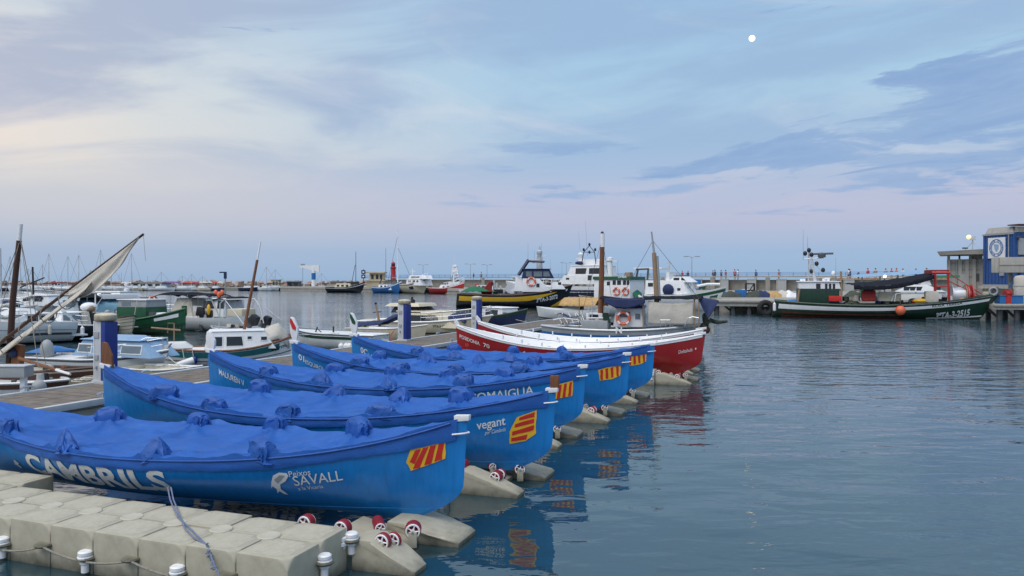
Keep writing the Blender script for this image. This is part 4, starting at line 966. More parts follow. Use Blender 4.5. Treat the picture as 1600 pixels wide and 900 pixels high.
# boat with a steel arch behind it
B = Boat('motor_boat', 'low white motorboat with grey tube arch and tilted black outboard', 'motorboat', (330, 36.5), (425, 35.0))
B.hull('gelcoat', 1.7, .62, .8, .6, nb=2.0, tr=.9, flip=True); B.h.rail('grey', B.t, .04, name='rub_rail'); B.h.deck('gelcoat', B.t, .06, .02, .97, .02)
b = MB()
for y in (-.75, .75):
    b.path([B.pt(341, 540, y), B.pt(343, 500, y), B.pt(344, 474, y), B.pt(350, 468, y), B.pt(398, 467, y), B.pt(406, 478, y), B.pt(412, 505, y)], .026, 7)
    b.bar(B.pt(352, 469, y), B.pt(391, 520, y), .02); b.bar(B.pt(398, 468, y), B.pt(440, 500, y * .3), .014)
for px, py in ((346, 469), (398, 467)): b.bar(B.pt(px, py, -.75), B.pt(px, py, .75), .022)
b.build('tube_arch', 'alu', B.t)
MB().box(B.X(370), .3, B.Z(488, 1), .9, .9, .34).build('console', 'cream', B.t, bevel=.05)
outboard(B, B.X(392), -.1, .95, 1.15, tilt=R(-38), rz=math.pi); outboard(B, B.X(402), .4, .9, 1.0, tilt=R(-30), rz=math.pi)
clutter(B, 345, 385, .75, 1.2, 6, ['black', 'grey', 'net', 'canvas'], 8, .35)

# motorboats with dark biminis
B = Boat('motor_boat', 'white motorboat with black sun awning, beige spray hood and pink lifebuoy', 'motorboat', (222, 48.5), (340, 45.8))
B.hull('gelcoat', 2.2, .85, 1.1, .85, nb=2.0, tr=.85, rb=.6, flip=True); B.h.strip('grey_dark', B.t, .80, .9, 'stripe', .012, .0, .5); B.h.deck('gelcoat', B.t, .05, .02, .97, .08)
bimini(B, 258, 318, 456, 2.0, 'canvas_dark', .16)
B.cab(262, 300, 466, 497, 1.7, 'canvas', back=.55, front=.25, taper=.75, name='spray_hood')
B.cab(297, 318, 478, 505, 1.5, 'gelcoat', front=.2, name='console'); MB().box(B.X(322), -.4, .95, .7, .8, .35).build('seat', 'canvas', B.t, bevel=.06)
B.ring(239, 472, .32, -.9); fender(B, B.X(315), -1, 'plastic_white', .8); clutter(B, 300, 335, .9, 1.2, 5, ['black', 'white', 'grey'], 4, .4)
crail(B, .05, .45, .5, n=4)
B = Boat('motor_boat', 'white cabin motorboat with dark windscreen, black awning and two black outboards', 'motorboat', (300, 46.0), (392, 44.5))
B.hull('gelcoat', 2.2, .8, 1.0, .8, nb=2.0, tr=.85, flip=False); B.h.deck('gelcoat', B.t, .05, .02, .97, .05)
B.cab(310, 352, 467, 495, 1.7, 'gelcoat', back=.45, front=.12, taper=.82, roof='plastic_white', wins=[(316, 334, 470, 482, .3), (338, 349, 470, 482)])
bimini(B, 310, 345, 458, 1.9, 'canvas_dark', .1); bimini(B, 346, 386, 463, 1.7, 'canvas_dark', .12)
for i in range(3): MB().ball(B.pt(337 + i * 5, 458 + (i % 2) * 3, -.2), .14, .12, .2).build('orange_float', 'orange', B.t)
outboard(B, B.X(334), -.9, .75, 1.3, rz=.2); outboard(B, B.X(346), -.8, .65, 1.2, rz=-.1)
MB().ball(B.pt(326, 484, -1), .12, .1, .32).build('rolled_flag', 'yellow', B.t); clutter(B, 350, 385, .9, 1.4, 7, ['black', 'white', 'canvas', 'grey', 'wood_pale'], 14, .5)

# green fishing boat and the clinker stern next to it
B = Boat('fishing_boat', 'dark green wooden boat with green and grey deckhouse near the beige hooded boat', 'fishing boat', (130, 44.0), (291, 41.5))
B.hull('green', 2.4, .75, 1.45, .8, nb=2.3, ns=2.2, tr=.3, rb=.08, foot=.3); B.h.strip('hull_green', B.t, .0, .55, 'lower_band', .008); B.h.rail('green', B.t, .06, name='rub_rail'); B.h.deck('gelcoat', B.t, .1, .02, .97, .1)
B.h.strip('white', B.t, .78, .9, 'white_panel', .016, .80, .955); B.h.strip('white', B.t, .62, .67, 'stripe', .012, .5, .68)
c = B.cab(182, 228, 480, 500, 1.5, 'green', name='deckhouse', taper=1.0); B.cab(184, 228, 469, 480, 1.46, 'grey', taper=.96, name='upper_deckhouse', roof='alu', wins=[(190, 204, 472, 478)], wm='glass_pale')
MB().ball((B.X(255), 0, 1.0), .75, .7, .22).build('white_cover', 'white', B.t); MB().box(B.X(252), -.6, 1.1, .3, .2, .3).build('bollard', 'grey_dark', B.t)
MB().box(B.X(288), 0, 1.32, .22, .16, .55).build('stem_post', 'green', B.t, bevel=.02)
MB().bar(B.pt(214, 470, -.9), B.pt(205, 523, -1.1), .02).bar(B.pt(205, 520, -1.1), B.pt(218, 536, -1.5), .014).build('mooring_line', 'canvas', B.t)
clutter(B, 165, 182, 1.1, 1.0, 4, ['white', 'black', 'grey'], 6, .4)
B = Boat('small_boat', 'cream planked wooden stern seen beside the green fishing boat', 'wooden boat', (158, 40.2), (208, 39.6))
B.hull('cream', 1.6, 1.0, 1.15, .9, -.1, nb=3.2, ns=2, tr=.6, rb=.1)
for v in (.45, .6, .75, .88): B.h.strip('wood_pale', B.t, v, v + .02, 'plank_seam', .012)
B.h.rail('wood_dark', B.t, .04, name='gunwale'); B.h.deck('gelcoat', B.t, .05, .02, .97, .05)

# white cruiser, black hulled boat, covered boats, far left sail boats
B = Boat('cabin_cruiser', 'white motor cruiser with black side windows behind the furled sail', 'motor cruiser', (-60, 34.2), (107, 37.6))
B.hull('gelcoat', 2.7, 1.05, 1.35, .95, nb=2.0, tr=.85, rb=1.0, flip=True); B.h.strip('grey', B.t, .70, .725, 'pinstripe', .01); B.h.strip('grey_dark', B.t, .52, .60, 'stripe', .01, .45, .95); B.h.strip('black', B.t, 0, .26, 'waterline_band', .008); B.h.deck('gelcoat', B.t, .02, .02, .98, .06)
B.cab(4, 92, 491, 507, 2.1, 'gelcoat', back=1.0, front=.3, taper=.9, roof='gelcoat', wins=[(44, 60, 493.5, 502), (62.5, 73, 493.5, 502), (75.5, 86, 493.5, 502)], wm='black')
B.cab(10, 66, 483, 492, 1.6, 'gelcoat', back=.6, front=.3, taper=.8, name='flybridge')
MB().box(B.X(112), 0, .33, .7, 2.0, .08).build('swim_platform', 'gelcoat', B.t, bevel=.02); B.ring(8, 487, .28, -1.0, m='canvas')
MB().prism([(B.X(88), -1.15, 1.5), (B.X(106), -1.2, .95), (B.X(103), -1.2, .95), (B.X(82), -1.1, 1.5)], (0, .06, 0)).build('wing_panel', 'gelcoat', B.t)
crail(B, .05, .5, .5, n=6); fender(B, B.X(60), -1, 'canvas', .8); MB().lathe([(0, 0), (.09, 0), (.09, .03), (0, .03)], (B.X(30), -1.22, .65), 12, 'Y').build('exhaust', 'black', B.t)
B = Boat('cabin_boat', 'black hulled boat with white cabin behind the white cruiser', 'cabin boat', (84, 37.6), (178, 39.6))
B.hull('hull_black', 2.0, .75, .95, .7, nb=2.0, tr=.8, flip=True); B.h.rail('plastic_white', B.t, .035, name='rub_rail'); B.h.deck('gelcoat', B.t, .02, .02, .98, .06)
B.cab(92, 128, 489, 511, 1.5, 'white', back=.2, front=.1, taper=.88, roof='white', wins=[(100, 109, 493, 500), (114, 126, 493, 501)], wm='glass_pale', frame='grey')
B.cab(127, 143, 487, 507, 1.4, 'canvas', front=.1, name='cockpit_screen', taper=.95); B.cab(142, 149, 489, 507, 1.3, 'black', name='companionway', taper=1)
crail(B, .05, .45, .45, n=4, r=.013); fender(B, B.X(120), -1, 'plastic_white', .9); fender(B, B.X(140), -1, 'blue_deep', .9)
MB().ball(B.pt(139, 480, 0), .42, .35, .25).build('tarp_bundle', 'white', B.t); MB().ball(B.pt(141, 482, -.1), .25, .3, .22).build('tarp_bundle', 'wood_pale', B.t); B.pole((149, 510), (149, 460), .03, 'white', 'post')
B = Boat('cabin_cruiser', 'white cruiser with black awning, pale windscreen and turquoise tarpaulin', 'motor cruiser', (84, 46.0), (232, 49.0))
B.hull('gelcoat', 2.8, 1.05, 1.2, 1.1, nb=2.0, tr=.85, rb=.7, flip=True); B.h.strip('blue_deep', B.t, .8, .86, 'stripe', .012); B.h.deck('gelcoat', B.t, .04, .02, .98, .08)
B.cab(90, 124, 467, 489, 2.0, 'gelcoat', back=.9, front=.1, taper=.8, wins=[(103, 116, 470, 480, -.2)], wm='glass_pale', roof='plastic_white')
bimini(B, 108, 157, 459, 2.2, 'canvas_dark', .2)
x0, x1 = B.X(126), B.X(206); zc = B.Z(465, x0)
cloth(B, lambda u, v: (lerp(x0, x1, u), (v - .5) * 2.5, zc - .55 * abs(2 * v - 1) ** 1.5 - .75 * (abs(2 * v - 1) > .85) - .12 * u), 18, 12, 'canvas_teal', 'tarpaulin', 5, .05)
B.cab(160, 215, 460, 467, 1.6, 'alu', name='hard_top', taper=.95); radar(B, B.pt(198, 456, 0), .7)
B = Boat('cabin_boat', 'white sloop with grey sail cover and steel rail at the left edge', 'sailing boat', (-130, 45.5), (56, 44.0))
B.hull('gelcoat', 2.8, 1.15, 1.5, 1.1, nb=2.0, tr=.6, rb=.9); B.h.rail('grey', B.t, .04, name='rub_rail'); B.h.deck('gelcoat', B.t, .02, .02, .98, .06); B.h.strip('blue_deep', B.t, .8, .85, 'stripe', .012)
B.cab(-60, 30, 483, 497, 1.7, 'gelcoat', back=.3, front=.8, taper=.85, roof='gelcoat', wins=[(-10, 4, 487, 493), (10, 20, 487, 493)])
MB().path([B.pt(-80, 462, 0), B.pt(0, 458, 0)], .2, 9).build('sail_cover', 'grey_dark', B.t); B.pole((2, 500), (0, 388), .06, 'alu'); crail(B, .1, .97, .6, n=8)
B = Boat('sailing_boat', 'boat with thin black mast and sloping black gaff behind the furled sail', 'sailing boat', (0, 55.0), (104, 53.0))
B.hull('gelcoat', 2.6, 1.2, 1.5, 1.2, nb=2.0, tr=.6); B.h.deck('gelcoat', B.t, .02, .02, .98, .06); B.cab(20, 80, 462, 478, 1.8, 'gelcoat', back=.4, front=.5, taper=.85, roof='gelcoat', wins=[(34, 46, 466, 471), (52, 64, 466, 471)])
B.pole((53, 490), (51, 417), .07, 'black', r1=.06); B.pole((32, 449), (69, 434), .05, 'black', 'gaff'); B.bars([(B.pt(50, 420, 0), B.pt(28, 480, -.6)), (B.pt(50, 420, 0), B.pt(86, 480, -.6))], .012, 'grey_dark', 'stay')
bimini(B, 58, 84, 461, 1.9, 'canvas_dark', .1)
B = Boat('yacht', 'long white motor yacht lying beyond the covered cruiser at left', 'yacht', (30, 66.0), (205, 64.0))
B.hull('gelcoat', 3.4, 1.6, 2.0, 1.5, nb=2.0, tr=.8, rb=1.2, flip=True); B.h.deck('gelcoat', B.t, .02, .02, .98, .06); B.cab(90, 190, 456, 464, 2.6, 'gelcoat', back=1.2, front=.3, taper=.85, roof='plastic_white', wins=[(112, 128, 458, 462), (134, 150, 458, 462), (156, 172, 458, 462)]); crail(B, .05, .5, .6, n=6)
B.pole((198, 462), (197, 446), .06, 'white'); radar(B, B.pt(198, 447, 0), .9); antennas(B, [(B.pt(186, 458, 0), 1.6, 0), (B.pt(206, 458, 0), 1.8, .1)])

# more moored boats packed behind
MORE = [('motor_boat', 'white open motorboat with folded blue awning at the far left', 'motorboat', (-40, 52), (34, 51), 'gelcoat', 'canvas_navy', 468, (-20, 20)),
        ('motor_boat', 'white day boat with grey awning left of the thin black mast', 'motorboat', (5, 60), (60, 59), 'white', 'grey', 463, (20, 52)),
        ('motor_boat', 'white motorboat with cream awning between the black mast and the sail', 'motorboat', (62, 58), (128, 57), 'gelcoat', 'canvas', 463, (74, 112)),
        ('motor_boat', 'navy hulled motorboat with a white awning right of the turquoise tarpaulin', 'motorboat', (150, 56), (226, 55), 'hull_navy', 'white', 461, (170, 205)),
        ('motor_boat', 'white motorboat with a low grey screen just behind the green deckhouse', 'motorboat', (196, 60), (262, 59), 'white', 'grey_dark', 464, (206, 236))]
for nm, lb, ct, a, c, hm, am, py, ax in MORE:
    B = Boat(nm, lb, ct, a, c); B.hull(hm, 2.5, 1.0, 1.25, .95, nb=2.0, tr=.8, rb=.6, flip=rnd.random() < .5); B.h.deck('gelcoat', B.t, .03, .02, .98, .06); B.h.rail('grey', B.t, .03, name='rub_rail')
    m_ = (a[0] + c[0]) / 2; w_ = (c[0] - a[0]); B.cab(m_ - w_ * .15, m_ + w_ * .2, py + 8, py + 16, 1.7, 'gelcoat', back=.3, front=.4, taper=.8, wins=[(m_ - w_ * .06, m_ + w_ * .02, py + 10, py + 14), (m_ + w_ * .05, m_ + w_ * .11, py + 10, py + 14)], roof='plastic_white')
    bimini(B, ax[0], ax[1], py, 1.9, am, .14); crail(B, .08, .5, .5, n=5); antennas(B, [(B.pt(m_, py + 8), 2.0, .1)]); outboard(B, B.X(a[0] + 3 if B.h.flip is False else c[0] - 3), -.2, .9, 1.1); clutter(B, m_ - w_ * .35, m_ + w_ * .35, 1.0, 1.4, 5, ['white', 'blue_deep', 'black', 'orange', 'canvas'], int(m_) % 90, .35)

# ---------------------------------------------------------------- between the blue boats and the basin
B = Boat('sailing_boat', 'low white sail boat deck with black cleats behind the blue covers', 'sailing boat', (455, 34.5), (596, 32.5))
B.hull('gelcoat', 2.0, .68, .85, .62, nb=2.0, ns=2, tr=.6, flip=True); B.h.rail('grey_dark', B.t, .03, name='toe_rail'); B.h.strip('hull_green', B.t, .8, .92, 'stripe', .012); B.h.deck('gelcoat', B.t, .02, .02, .98, .1)
B.cab(530, 584, 524, 536, 1.2, 'gelcoat', back=.3, front=.1, taper=.85, roof='white', wins=[(536, 553, 526, 533), (560, 574, 526, 533)], frame='plastic_white')
MB().path([B.pt(455, 524, -.9), B.pt(530, 521, -.9)], .018, 6).bar(B.pt(500, 523, -.9), B.pt(500, 528, -.9), .015).bar(B.pt(475, 523, -.9), B.pt(475, 528, -.9), .015).build('guard_rail', 'steel', B.t)
MB().bar(B.pt(491, 525, -.5), B.pt(496, 511, -.5), .03).bar(B.pt(495, 513, -.5), B.pt(502, 519, -.5), .02).build('anchor_arm', 'black', B.t); MB().bar(B.pt(521, 524, -.4), B.pt(521, 510, -.4), .035).build('winch_post', 'hull_green', B.t)
for px in (533, 541, 546): MB().ball(B.pt(px, 541, -.9), .13, .12, .14).build('white_fender', 'plastic_white', B.t)
B = Boat('cabin_boat', 'white boat with oval window, red tarpaulin and dark blue awning over its boom', 'cabin boat', (555, 37.0), (668, 35.0))
B.hull('cream', 2.0, .75, .95, .7, nb=2.0, tr=.7, flip=False); B.h.rail('white', B.t, .03, name='rub_rail'); B.h.deck('cream', B.t, .02, .02, .98, .06)
B.cab(574, 612, 513, 528, 1.4, 'gelcoat', back=.1, front=.35, taper=.85, roof='gelcoat', wins=[(582, 594, 517, 524, .08)], frame='plastic_white')
B.pole((594, 512), (587, 476), .07, 'wood_pale', r1=.045); B.pole((583, 488), (596, 487), .025, 'wood_dark', 'crosstree'); MB().ball(B.pt(587, 474, 0), .06).build('mast_light', 'black', B.t)
x0, x1 = B.X(561), B.X(627)
cloth(B, lambda u, v: (lerp(x0, x1, u), (v - .5) * .8, B.Z(506 - 4 * math.sin(u * 3) - 17 * max(0, u - .55) / .45 , x0) - .22 * abs(2 * v - 1) ** 1.5 + .06), 14, 6, 'canvas_navy', 'boom_awning', 6, .03)
x2, x3 = B.X(596), B.X(628)
cloth(B, lambda u, v: (lerp(x2, x3, u), -.9 + (v) * .9, B.Z(530, x2) + .5 * math.sin(math.pi * min(1, u * 1.15)) * (.4 + .6 * v)), 10, 6, 'red_paint', 'red_tarpaulin', 7, .03)
MB().bar(B.pt(617, 514, -.92), B.pt(607, 529, -1.0), .02).build('orange_strap', 'orange', B.t)

B = Boat('cabin_cruiser', 'cream motorboat with hard top and dark windows, registration on its bow', 'motor cruiser', (570, 40.2), (770, 37.0))
B.hull('cream', 2.5, .92, 1.30, .90, nb=1.9, tr=.85, rb=1.1, foot=.6); B.h.rail('plastic_white', B.t, .05, name='rub_rail'); B.h.strip('wood_dark', B.t, .5, .56, 'stripe', .012, .2, .75); B.h.strip('antifoul', B.t, 0, .24, 'bottom_paint', .01); B.h.deck('cream', B.t, .02, .02, .98, .08)
B.cab(612, 716, 488, 512, 1.9, 'cream', back=.2, front=1.2, taper=.82, roof='cream', rt=.06, over=.04, wins=[(640, 672, 493, 504, -.2)], wm='glass')
B.cab(610, 668, 479, 489, 1.6, 'glass', back=.15, front=.75, taper=.8, name='windscreen'); B.cab(600, 655, 474, 479, 1.75, 'cream', back=.3, front=.1, taper=.9, name='hard_top')
MB().prism([(B.X(680), -.97, 1.05), (B.X(699), -.9, 1.0), (B.X(697), -.8, 1.25), (B.X(683), -.84, 1.3)], (0, .02, 0)).build('side_window', 'glass', B.t)
MB().lathe([(0, 0), (.14, 0), (.16, .12), (.13, .2), (.05, .22), (.05, .32), (0, .33)], B.pt(644, 474, 0), 12).build('mast_light', 'black', B.t)
crail(B, .55, .985, .45, n=6); B.h.letters('7ªTA-5-1444', B.t, 'black', B.X(679, .9), B.X(702, .7), .30, .13, .012)
MB().path([B.pt(692, 478, .3), B.pt(706, 480, .3), B.pt(711, 488, .3)], .03, 6).build('davit', 'grey', B.t); cloth(B, lambda u, v: (lerp(B.X(703), B.X(738), u), (v - .5) * 1.5, B.Z(489, B.X(720)) - .3 * abs(2 * v - 1) ** 2 - .2 * abs(2 * u - 1) ** 3), 10, 8, 'canvas_navy', 'deck_cover', 8, .03)
B = Boat('small_boat', 'dark green wooden boat with white wheelhouse behind the red boats', 'fishing boat', (738, 50.5), (824, 46.0))
B.hull('hull_navy', 1.9, .75, 1.25, .7, nb=2.0, ns=2.2, tr=.5, rb=.5, foot=.3); B.h.strip('hull_green', B.t, .86, .98, 'stripe', .012); B.h.rail('grey_dark', B.t, .04, name='gunwale'); B.h.deck('gelcoat', B.t, .12, .02, .97, .05)
B.cab(752, 785, 481, 499, 1.3, 'white', back=.05, front=.1, taper=.92, roof='white', wins=[(758, 777, 484, 494)]); cloth(B, lambda u, v: (lerp(B.X(770), B.X(806), u), (v - .5) * 1.2, .95 + .15 * math.sin(6 * u) * (1 - abs(2 * v - 1))), 10, 6, 'hull_green', 'net_heap', 9, .08)
MB().path([B.pt(792, 482, 0), B.pt(804, 499, -.3), B.pt(822, 503, -.3)], .015, 5).build('mooring_line', 'canvas', B.t)

# ---------------------------------------------------------------- grey and white fishing boat with the tall wooden mast
B = Boat('fishing_boat', 'white fishing boat with tall wooden mast, orange lifebuoy and pale side awning', 'fishing boat', (846, 33.6), (1104, 31.6))
B.hull('grey', 2.5, .92, 1.18, 1.0, nb=2.4, ns=2.2, rb=.15, foot=.4, sfoot=.4); B.h.strip('blue_paint', B.t, .7, .82, 'stripe', .012); B.h.rail('alu', B.t, .05, name='gunwale'); B.h.deck('grey', B.t, .06, .02, .98, .06)
c = B.cab(957, 1004, 482, 511, 1.35, 'white', back=.12, front=.05, taper=.93, roof='blue_deep', rt=.12, over=.05, name='wheelhouse', wins=[(968, 984, 487, 496), (992, 1000, 490, 499)], wm='glass_pale', frame='plastic_white', yc=.1)
B.ring(974, 497, .25, -.74)
B.pole((938, 512), (941, 386), .125, 'wood', r1=.10); B.pole((941, 386), (941.5, 365), .105, 'plastic_white', 'mast_head', r1=.09); MB().ball(B.pt(941, 364, 0), .07).build('mast_light', 'black', B.t)
B.pole((1028, 505), (1022, 395), .11, 'wood_pale', 'aft_mast', r1=.09); B.pole((1022, 395), (1018, 362), .05, 'grey', 'aft_mast_head', r1=.03); B.pole((1031, 470), (1027, 400), .05, 'grey', 'spar')
tp = B.pt(1020, 376, 0); B.bars([(tp, q) for q in (B.pt(968, 470, .4), B.pt(1095, 470, -.5))], .009, 'grey_dark', 'stay')
tp = B.pt(941, 372, 0); B.bars([(tp, q) for q in (B.pt(905, 505, -.9), B.pt(958, 482, -.5))], .008, 'grey_dark', 'stay')
x0, x1 = B.X(1013, .8), B.X(1083, .8); za, zb = B.Z(470, x0, .8), B.Z(507, x0, .8)
sa = MB(); sa.grid(lambda u, v: (lerp(x0, x1, u), -.80 - .05 * math.sin(v * 3) + .035 * noise.noise(Vector((u * 6, v * 2, 1))), lerp(za, zb, v) - (.10 * math.sin(math.pi * u) * (1 - v)) + .12 * u * (1 - v) * 0), 22, 10)
o = sa.build('side_awning', 'canvas', B.t, sharp=70); md = o.modifiers.new('thickness', 'SOLIDIFY'); md.thickness = .012
x2, x3 = B.X(942), B.X(1098); zt = B.Z(464, x2)
cloth(B, lambda u, v: (lerp(x2, x3, u), (v - .5) * 1.8, zt + .04 - .10 * abs(2 * v - 1) ** 2 - .10 * math.sin(math.pi * min(1, u * 2)) * (u < .5)), 30, 8, 'canvas_dark', 'roof_awning', 3, .03)
cloth(B, lambda u, v: (lerp(B.X(944, .9), B.X(1008, .9), u), -.9 - .04 * v, zt - .06 - v * (.16 + .26 * math.sin(math.pi * u))), 16, 5, 'canvas_navy', 'awning_curtain', 8, .03)
x4, x5 = B.X(1094), B.X(1122)
cloth(B, lambda u, v: (lerp(x4, x5, u), (v - .5) * 1.7, zt - .02 - .12 * abs(2 * v - 1) ** 2 - .62 * (1 - abs(2 * u - 1) ** 1.2) * (v < .2) - .1 * u), 12, 10, 'canvas_navy', 'awning_end', 5, .03)
b = MB()
for px in (905, 1085, 1092, 1005): 
    for y in (-.8, .8): b.bar(B.pt(px, 512, y), B.pt(px, 466, y), .03 if px > 1000 else .02, n=6)
b.build('awning_post', 'wood_pale', B.t)
b = MB(); b.path([B.pt(1070, 510, -1.0), B.pt(1074, 498, -1.0), B.pt(1082, 495, -1.0), B.pt(1092, 497, -1.0)], .022, 6)
for px in (1032, 1040, 1047): b.bar(B.pt(px, 512, -1.0), B.pt(px, 500, -1.0), .014)
b.bar(B.pt(1032, 500, -1.0), B.pt(1047, 500, -1.0), .014); b.build('guard_rail', 'steel', B.t)
MB().box(B.X(935), -.5, 1.12, 1.1, .9, .34).build('engine_box', 'grey', B.t, bevel=.03); c = MB().box(B.X(930), .1, 1.42, .7, .7, .3).build('hatch_house', 'white', B.t, bevel=.04); MB().box(B.X(930), -.26, 1.42, .36, .03, .2).build('window', 'glass', c)
MB().prism([(B.X(948), -.75, 1.2), (B.X(958), -.75, 1.2), (B.X(955), -.75, 1.62), (B.X(946), -.75, 1.62)], (0, .06, 0)).build('green_board', 'hull_green', B.t)
b = MB()
for i in range(5): b.bar(B.pt(878 + i * 9, 505, -.6), B.pt(868 + i * 10, 489, -.3), .018, n=5)
b.path([B.pt(864, 500, -.8), B.pt(880, 497, -.8), B.pt(905, 500, -.8), B.pt(912, 512, -.8)], .022, 6).path([B.pt(900, 488, -.5), B.pt(908, 498, -.6), B.pt(914, 512, -.7)], .02, 6); b.build('line_hauler', 'alu', B.t)
cloth(B, lambda u, v: (lerp(B.X(872), B.X(908), u), -.5 + .5 * v, B.Z(491, B.X(890)) - .12 * u + .05 * math.sin(u * 8)), 12, 5, 'canvas_navy', 'blue_tarp', 4, .03)
B.bars([(B.pt(px, 508, -.3), B.pt(px, hh, -.3)) for px, hh in ((920, 477), (925, 470), (944, 478), (948, 484), (1002, 470), (1004, 458))], .022, 'alu', 'stanchion')
MB().bar(B.pt(918, 497, -.3), B.pt(955, 497, -.3), .03).build('cross_rail', 'alu', B.t)
for i in range(6): MB().ball(B.pt(1102 + rnd.uniform(-3, 5), 490 + i * 5, -.2), .14, .13, .17, 9, 6).build('rope_fender', 'net', B.t)
MB().path([B.pt(1106, 503, -.2), B.pt(1112, 512, -.25), B.pt(1113, 522, -.25)], .11, 8, .07).build('bow_fender', 'canvas', B.t); MB().path([B.pt(1108, 500, 0), B.pt(1122, 504, 0), B.pt(1137, 502, 0)], .10, 8, .05).build('rope_bundle', 'net', B.t)
clutter(B, 985, 1075, 1.0, 1.4, 9, ['white', 'blue_deep', 'grey', 'net', 'plastic_white'], 22, .3); clutter(B, 870, 1000, 1.05, 1.5, 16, ['grey', 'white', 'black', 'canvas', 'wood', 'rope'], 66, .22); clutter(B, 905, 950, 1.2, 1.0, 8, ['white', 'canvas', 'grey'], 23, .3)
flat_text('lettering', 'N', B.pt(962, 521, -1.4), (1, 0, 0), (0, 0, 1), .26, .26, 'plastic_white', B.t, .03)
B = Boat('small_boat', 'white boat under a tan canvas cover in front of the black trawler', 'covered boat', (838, 58.0), (946, 54.5))
B.hull('gelcoat', 2.0, .8, 1.0, .95, nb=2.2, tr=.6, flip=True); B.h.strip('grey_dark', B.t, .3, .4, 'stripe', .01); B.h.deck('gelcoat', B.t, .03, .02, .97, .05)
x0, x1 = B.X(884), B.X(940)
cloth(B, lambda u, v: (lerp(x0, x1, u), (v - .5) * 2.1, B.Z(465, x0) - .6 * abs(2 * v - 1) ** 1.8 + .015 * math.sin(u * 30)), 30, 10, 'canvas_tan', 'canvas_cover', 3, .05)
t = thing('wooden_pile', 'dark wooden mooring pile standing in the water near the tan cover', 'mooring pile', P(908, 496, 57)); t.location.z = 0
MB().bar((0, 0, -1), (0, 0, 1.15), .24, .22, 10).build('pile', 'wood_dark', t); MB().lathe([(0, .02), (.25, .02), (.27, 0), (.27, -.1), (.24, -.1)], (0, 0, 1.16), 10).build('cap', 'black', t)

# mooring lines from the boats to the pontoon
MOOR = [((262, 556, 23.7), (300, 577), 'rope from the blue cabin boat bow'), ((455, 532, 27.4), (462, 548), 'rope from the leaning mast boat bow'), ((150, 590, 19.4), (168, 600), 'rope from the cream lateen boat bow'), ((596, 528, 32.5), (622, 540), 'rope from the low sail boat to the middle pedestal'), ((700, 520, 37.5), (735, 530), 'rope from the cream motor cruiser bow')]
for (px, py, Y), (qx, qy), lb in MOOR:
    p = P(px, py, Y); rr = (qx - 800) / F; s_ = (rr * P0.y - P0.x) / (PD.x - rr * PD.y); q = P0 + PD * s_; q = Vector((q.x, q.y, ZD + .02)) + PN * .1
    o = MB().path(sag(p, q, .12, 10), .012, 5).build('mooring_rope', 'canvas'); tag(o, 'pale mooring ' + lb, 'rope')
# ---------------------------------------------------------------- quay, harbour wall, breakwater
def W2(px, Y): return Vector(((px - 800) / F * Y, Y, 0))
QE = [W2(438, 206), W2(585, 186), W2(668, 171), W2(800, 133), W2(960, 98), W2(1090, 78), W2(1150, 69.5), W2(1300, 68), W2(1480, 66), W2(1790, 62)]
WL = [W2(572, 205), W2(668, 196), W2(830, 172), W2(1000, 150), W2(1200, 132), W2(1480, 116), W2(1900, 100)]
QZ = 1.12
b = MB(); n = len(QE); back = [p + Vector((14, 90, 0)) for p in QE]
for i in range(n - 1):
    q = [QE[i], QE[i + 1], back[i + 1], back[i]]
    b.add([(p.x, p.y, QZ) for p in q], [(0, 1, 2, 3)]); b.add([(QE[i].x, QE[i].y, QZ), (QE[i + 1].x, QE[i + 1].y, QZ), (QE[i + 1].x, QE[i + 1].y, -3), (QE[i].x, QE[i].y, -3)], [(0, 1, 2, 3)])
o = b.build('quay', 'concrete', kind='structure', sharp=20); tag(o, 'grey concrete quay apron in front of the harbour wall', 'quay')
b = MB()
for i in range(n - 1):
    d = (QE[i + 1] - QE[i]).normalized(); nn = Vector((d.y, -d.x, 0))
    b.loft([QE[i] + nn * .12 + Vector((0, 0, QZ - .42)), QE[i + 1] + nn * .12 + Vector((0, 0, QZ - .42)), QE[i + 1] - nn * .5 + Vector((0, 0, QZ - .42)), QE[i] - nn * .5 + Vector((0, 0, QZ - .42))],
           [QE[i] + nn * .12 + Vector((0, 0, QZ + .12)), QE[i + 1] + nn * .12 + Vector((0, 0, QZ + .12)), QE[i + 1] - nn * .5 + Vector((0, 0, QZ + .12)), QE[i] - nn * .5 + Vector((0, 0, QZ + .12))])
b.build('quay_kerb', 'concrete_pale', o)

wt = thing('harbour_wall', 'long brown stone harbour wall with shuttered store doors and a railing on top', 'wall')
WZ = 3.62
def along(pts, step):
    out = []
    for p, q in zip(pts, pts[1:]):
        L = (q - p).length; k = max(1, int(L / step)); out += [(p.lerp(q, i / k), (q - p).normalized()) for i in range(k)]
    return out
b = MB(); cp = MB(); wk = MB()
for p, q in zip(WL, WL[1:]):
    d = (q - p).normalized(); nn = Vector((d.y, -d.x, 0)); up = lambda z: Vector((0, 0, z))
    b.loft([p + up(QZ - .1), q + up(QZ - .1), q - nn * .9 + up(QZ - .1), p - nn * .9 + up(QZ - .1)], [p + up(WZ - .2), q + up(WZ - .2), q - nn * .9 + up(WZ - .2), p - nn * .9 + up(WZ - .2)])
    cp.loft([p + nn * .2 + up(WZ - .2), q + nn * .2 + up(WZ - .2), q - nn * .95 + up(WZ - .2), p - nn * .95 + up(WZ - .2)], [p + nn * .2 + up(WZ), q + nn * .2 + up(WZ), q - nn * .95 + up(WZ), p - nn * .95 + up(WZ)])
    wk.loft([p - nn * .96 + up(QZ), q - nn * .96 + up(QZ), q - nn * 9 + up(QZ), p - nn * 9 + up(QZ)], [p - nn * .96 + up(2.98), q - nn * .96 + up(2.98), q - nn * 9 + up(2.98), p - nn * 9 + up(2.98)])
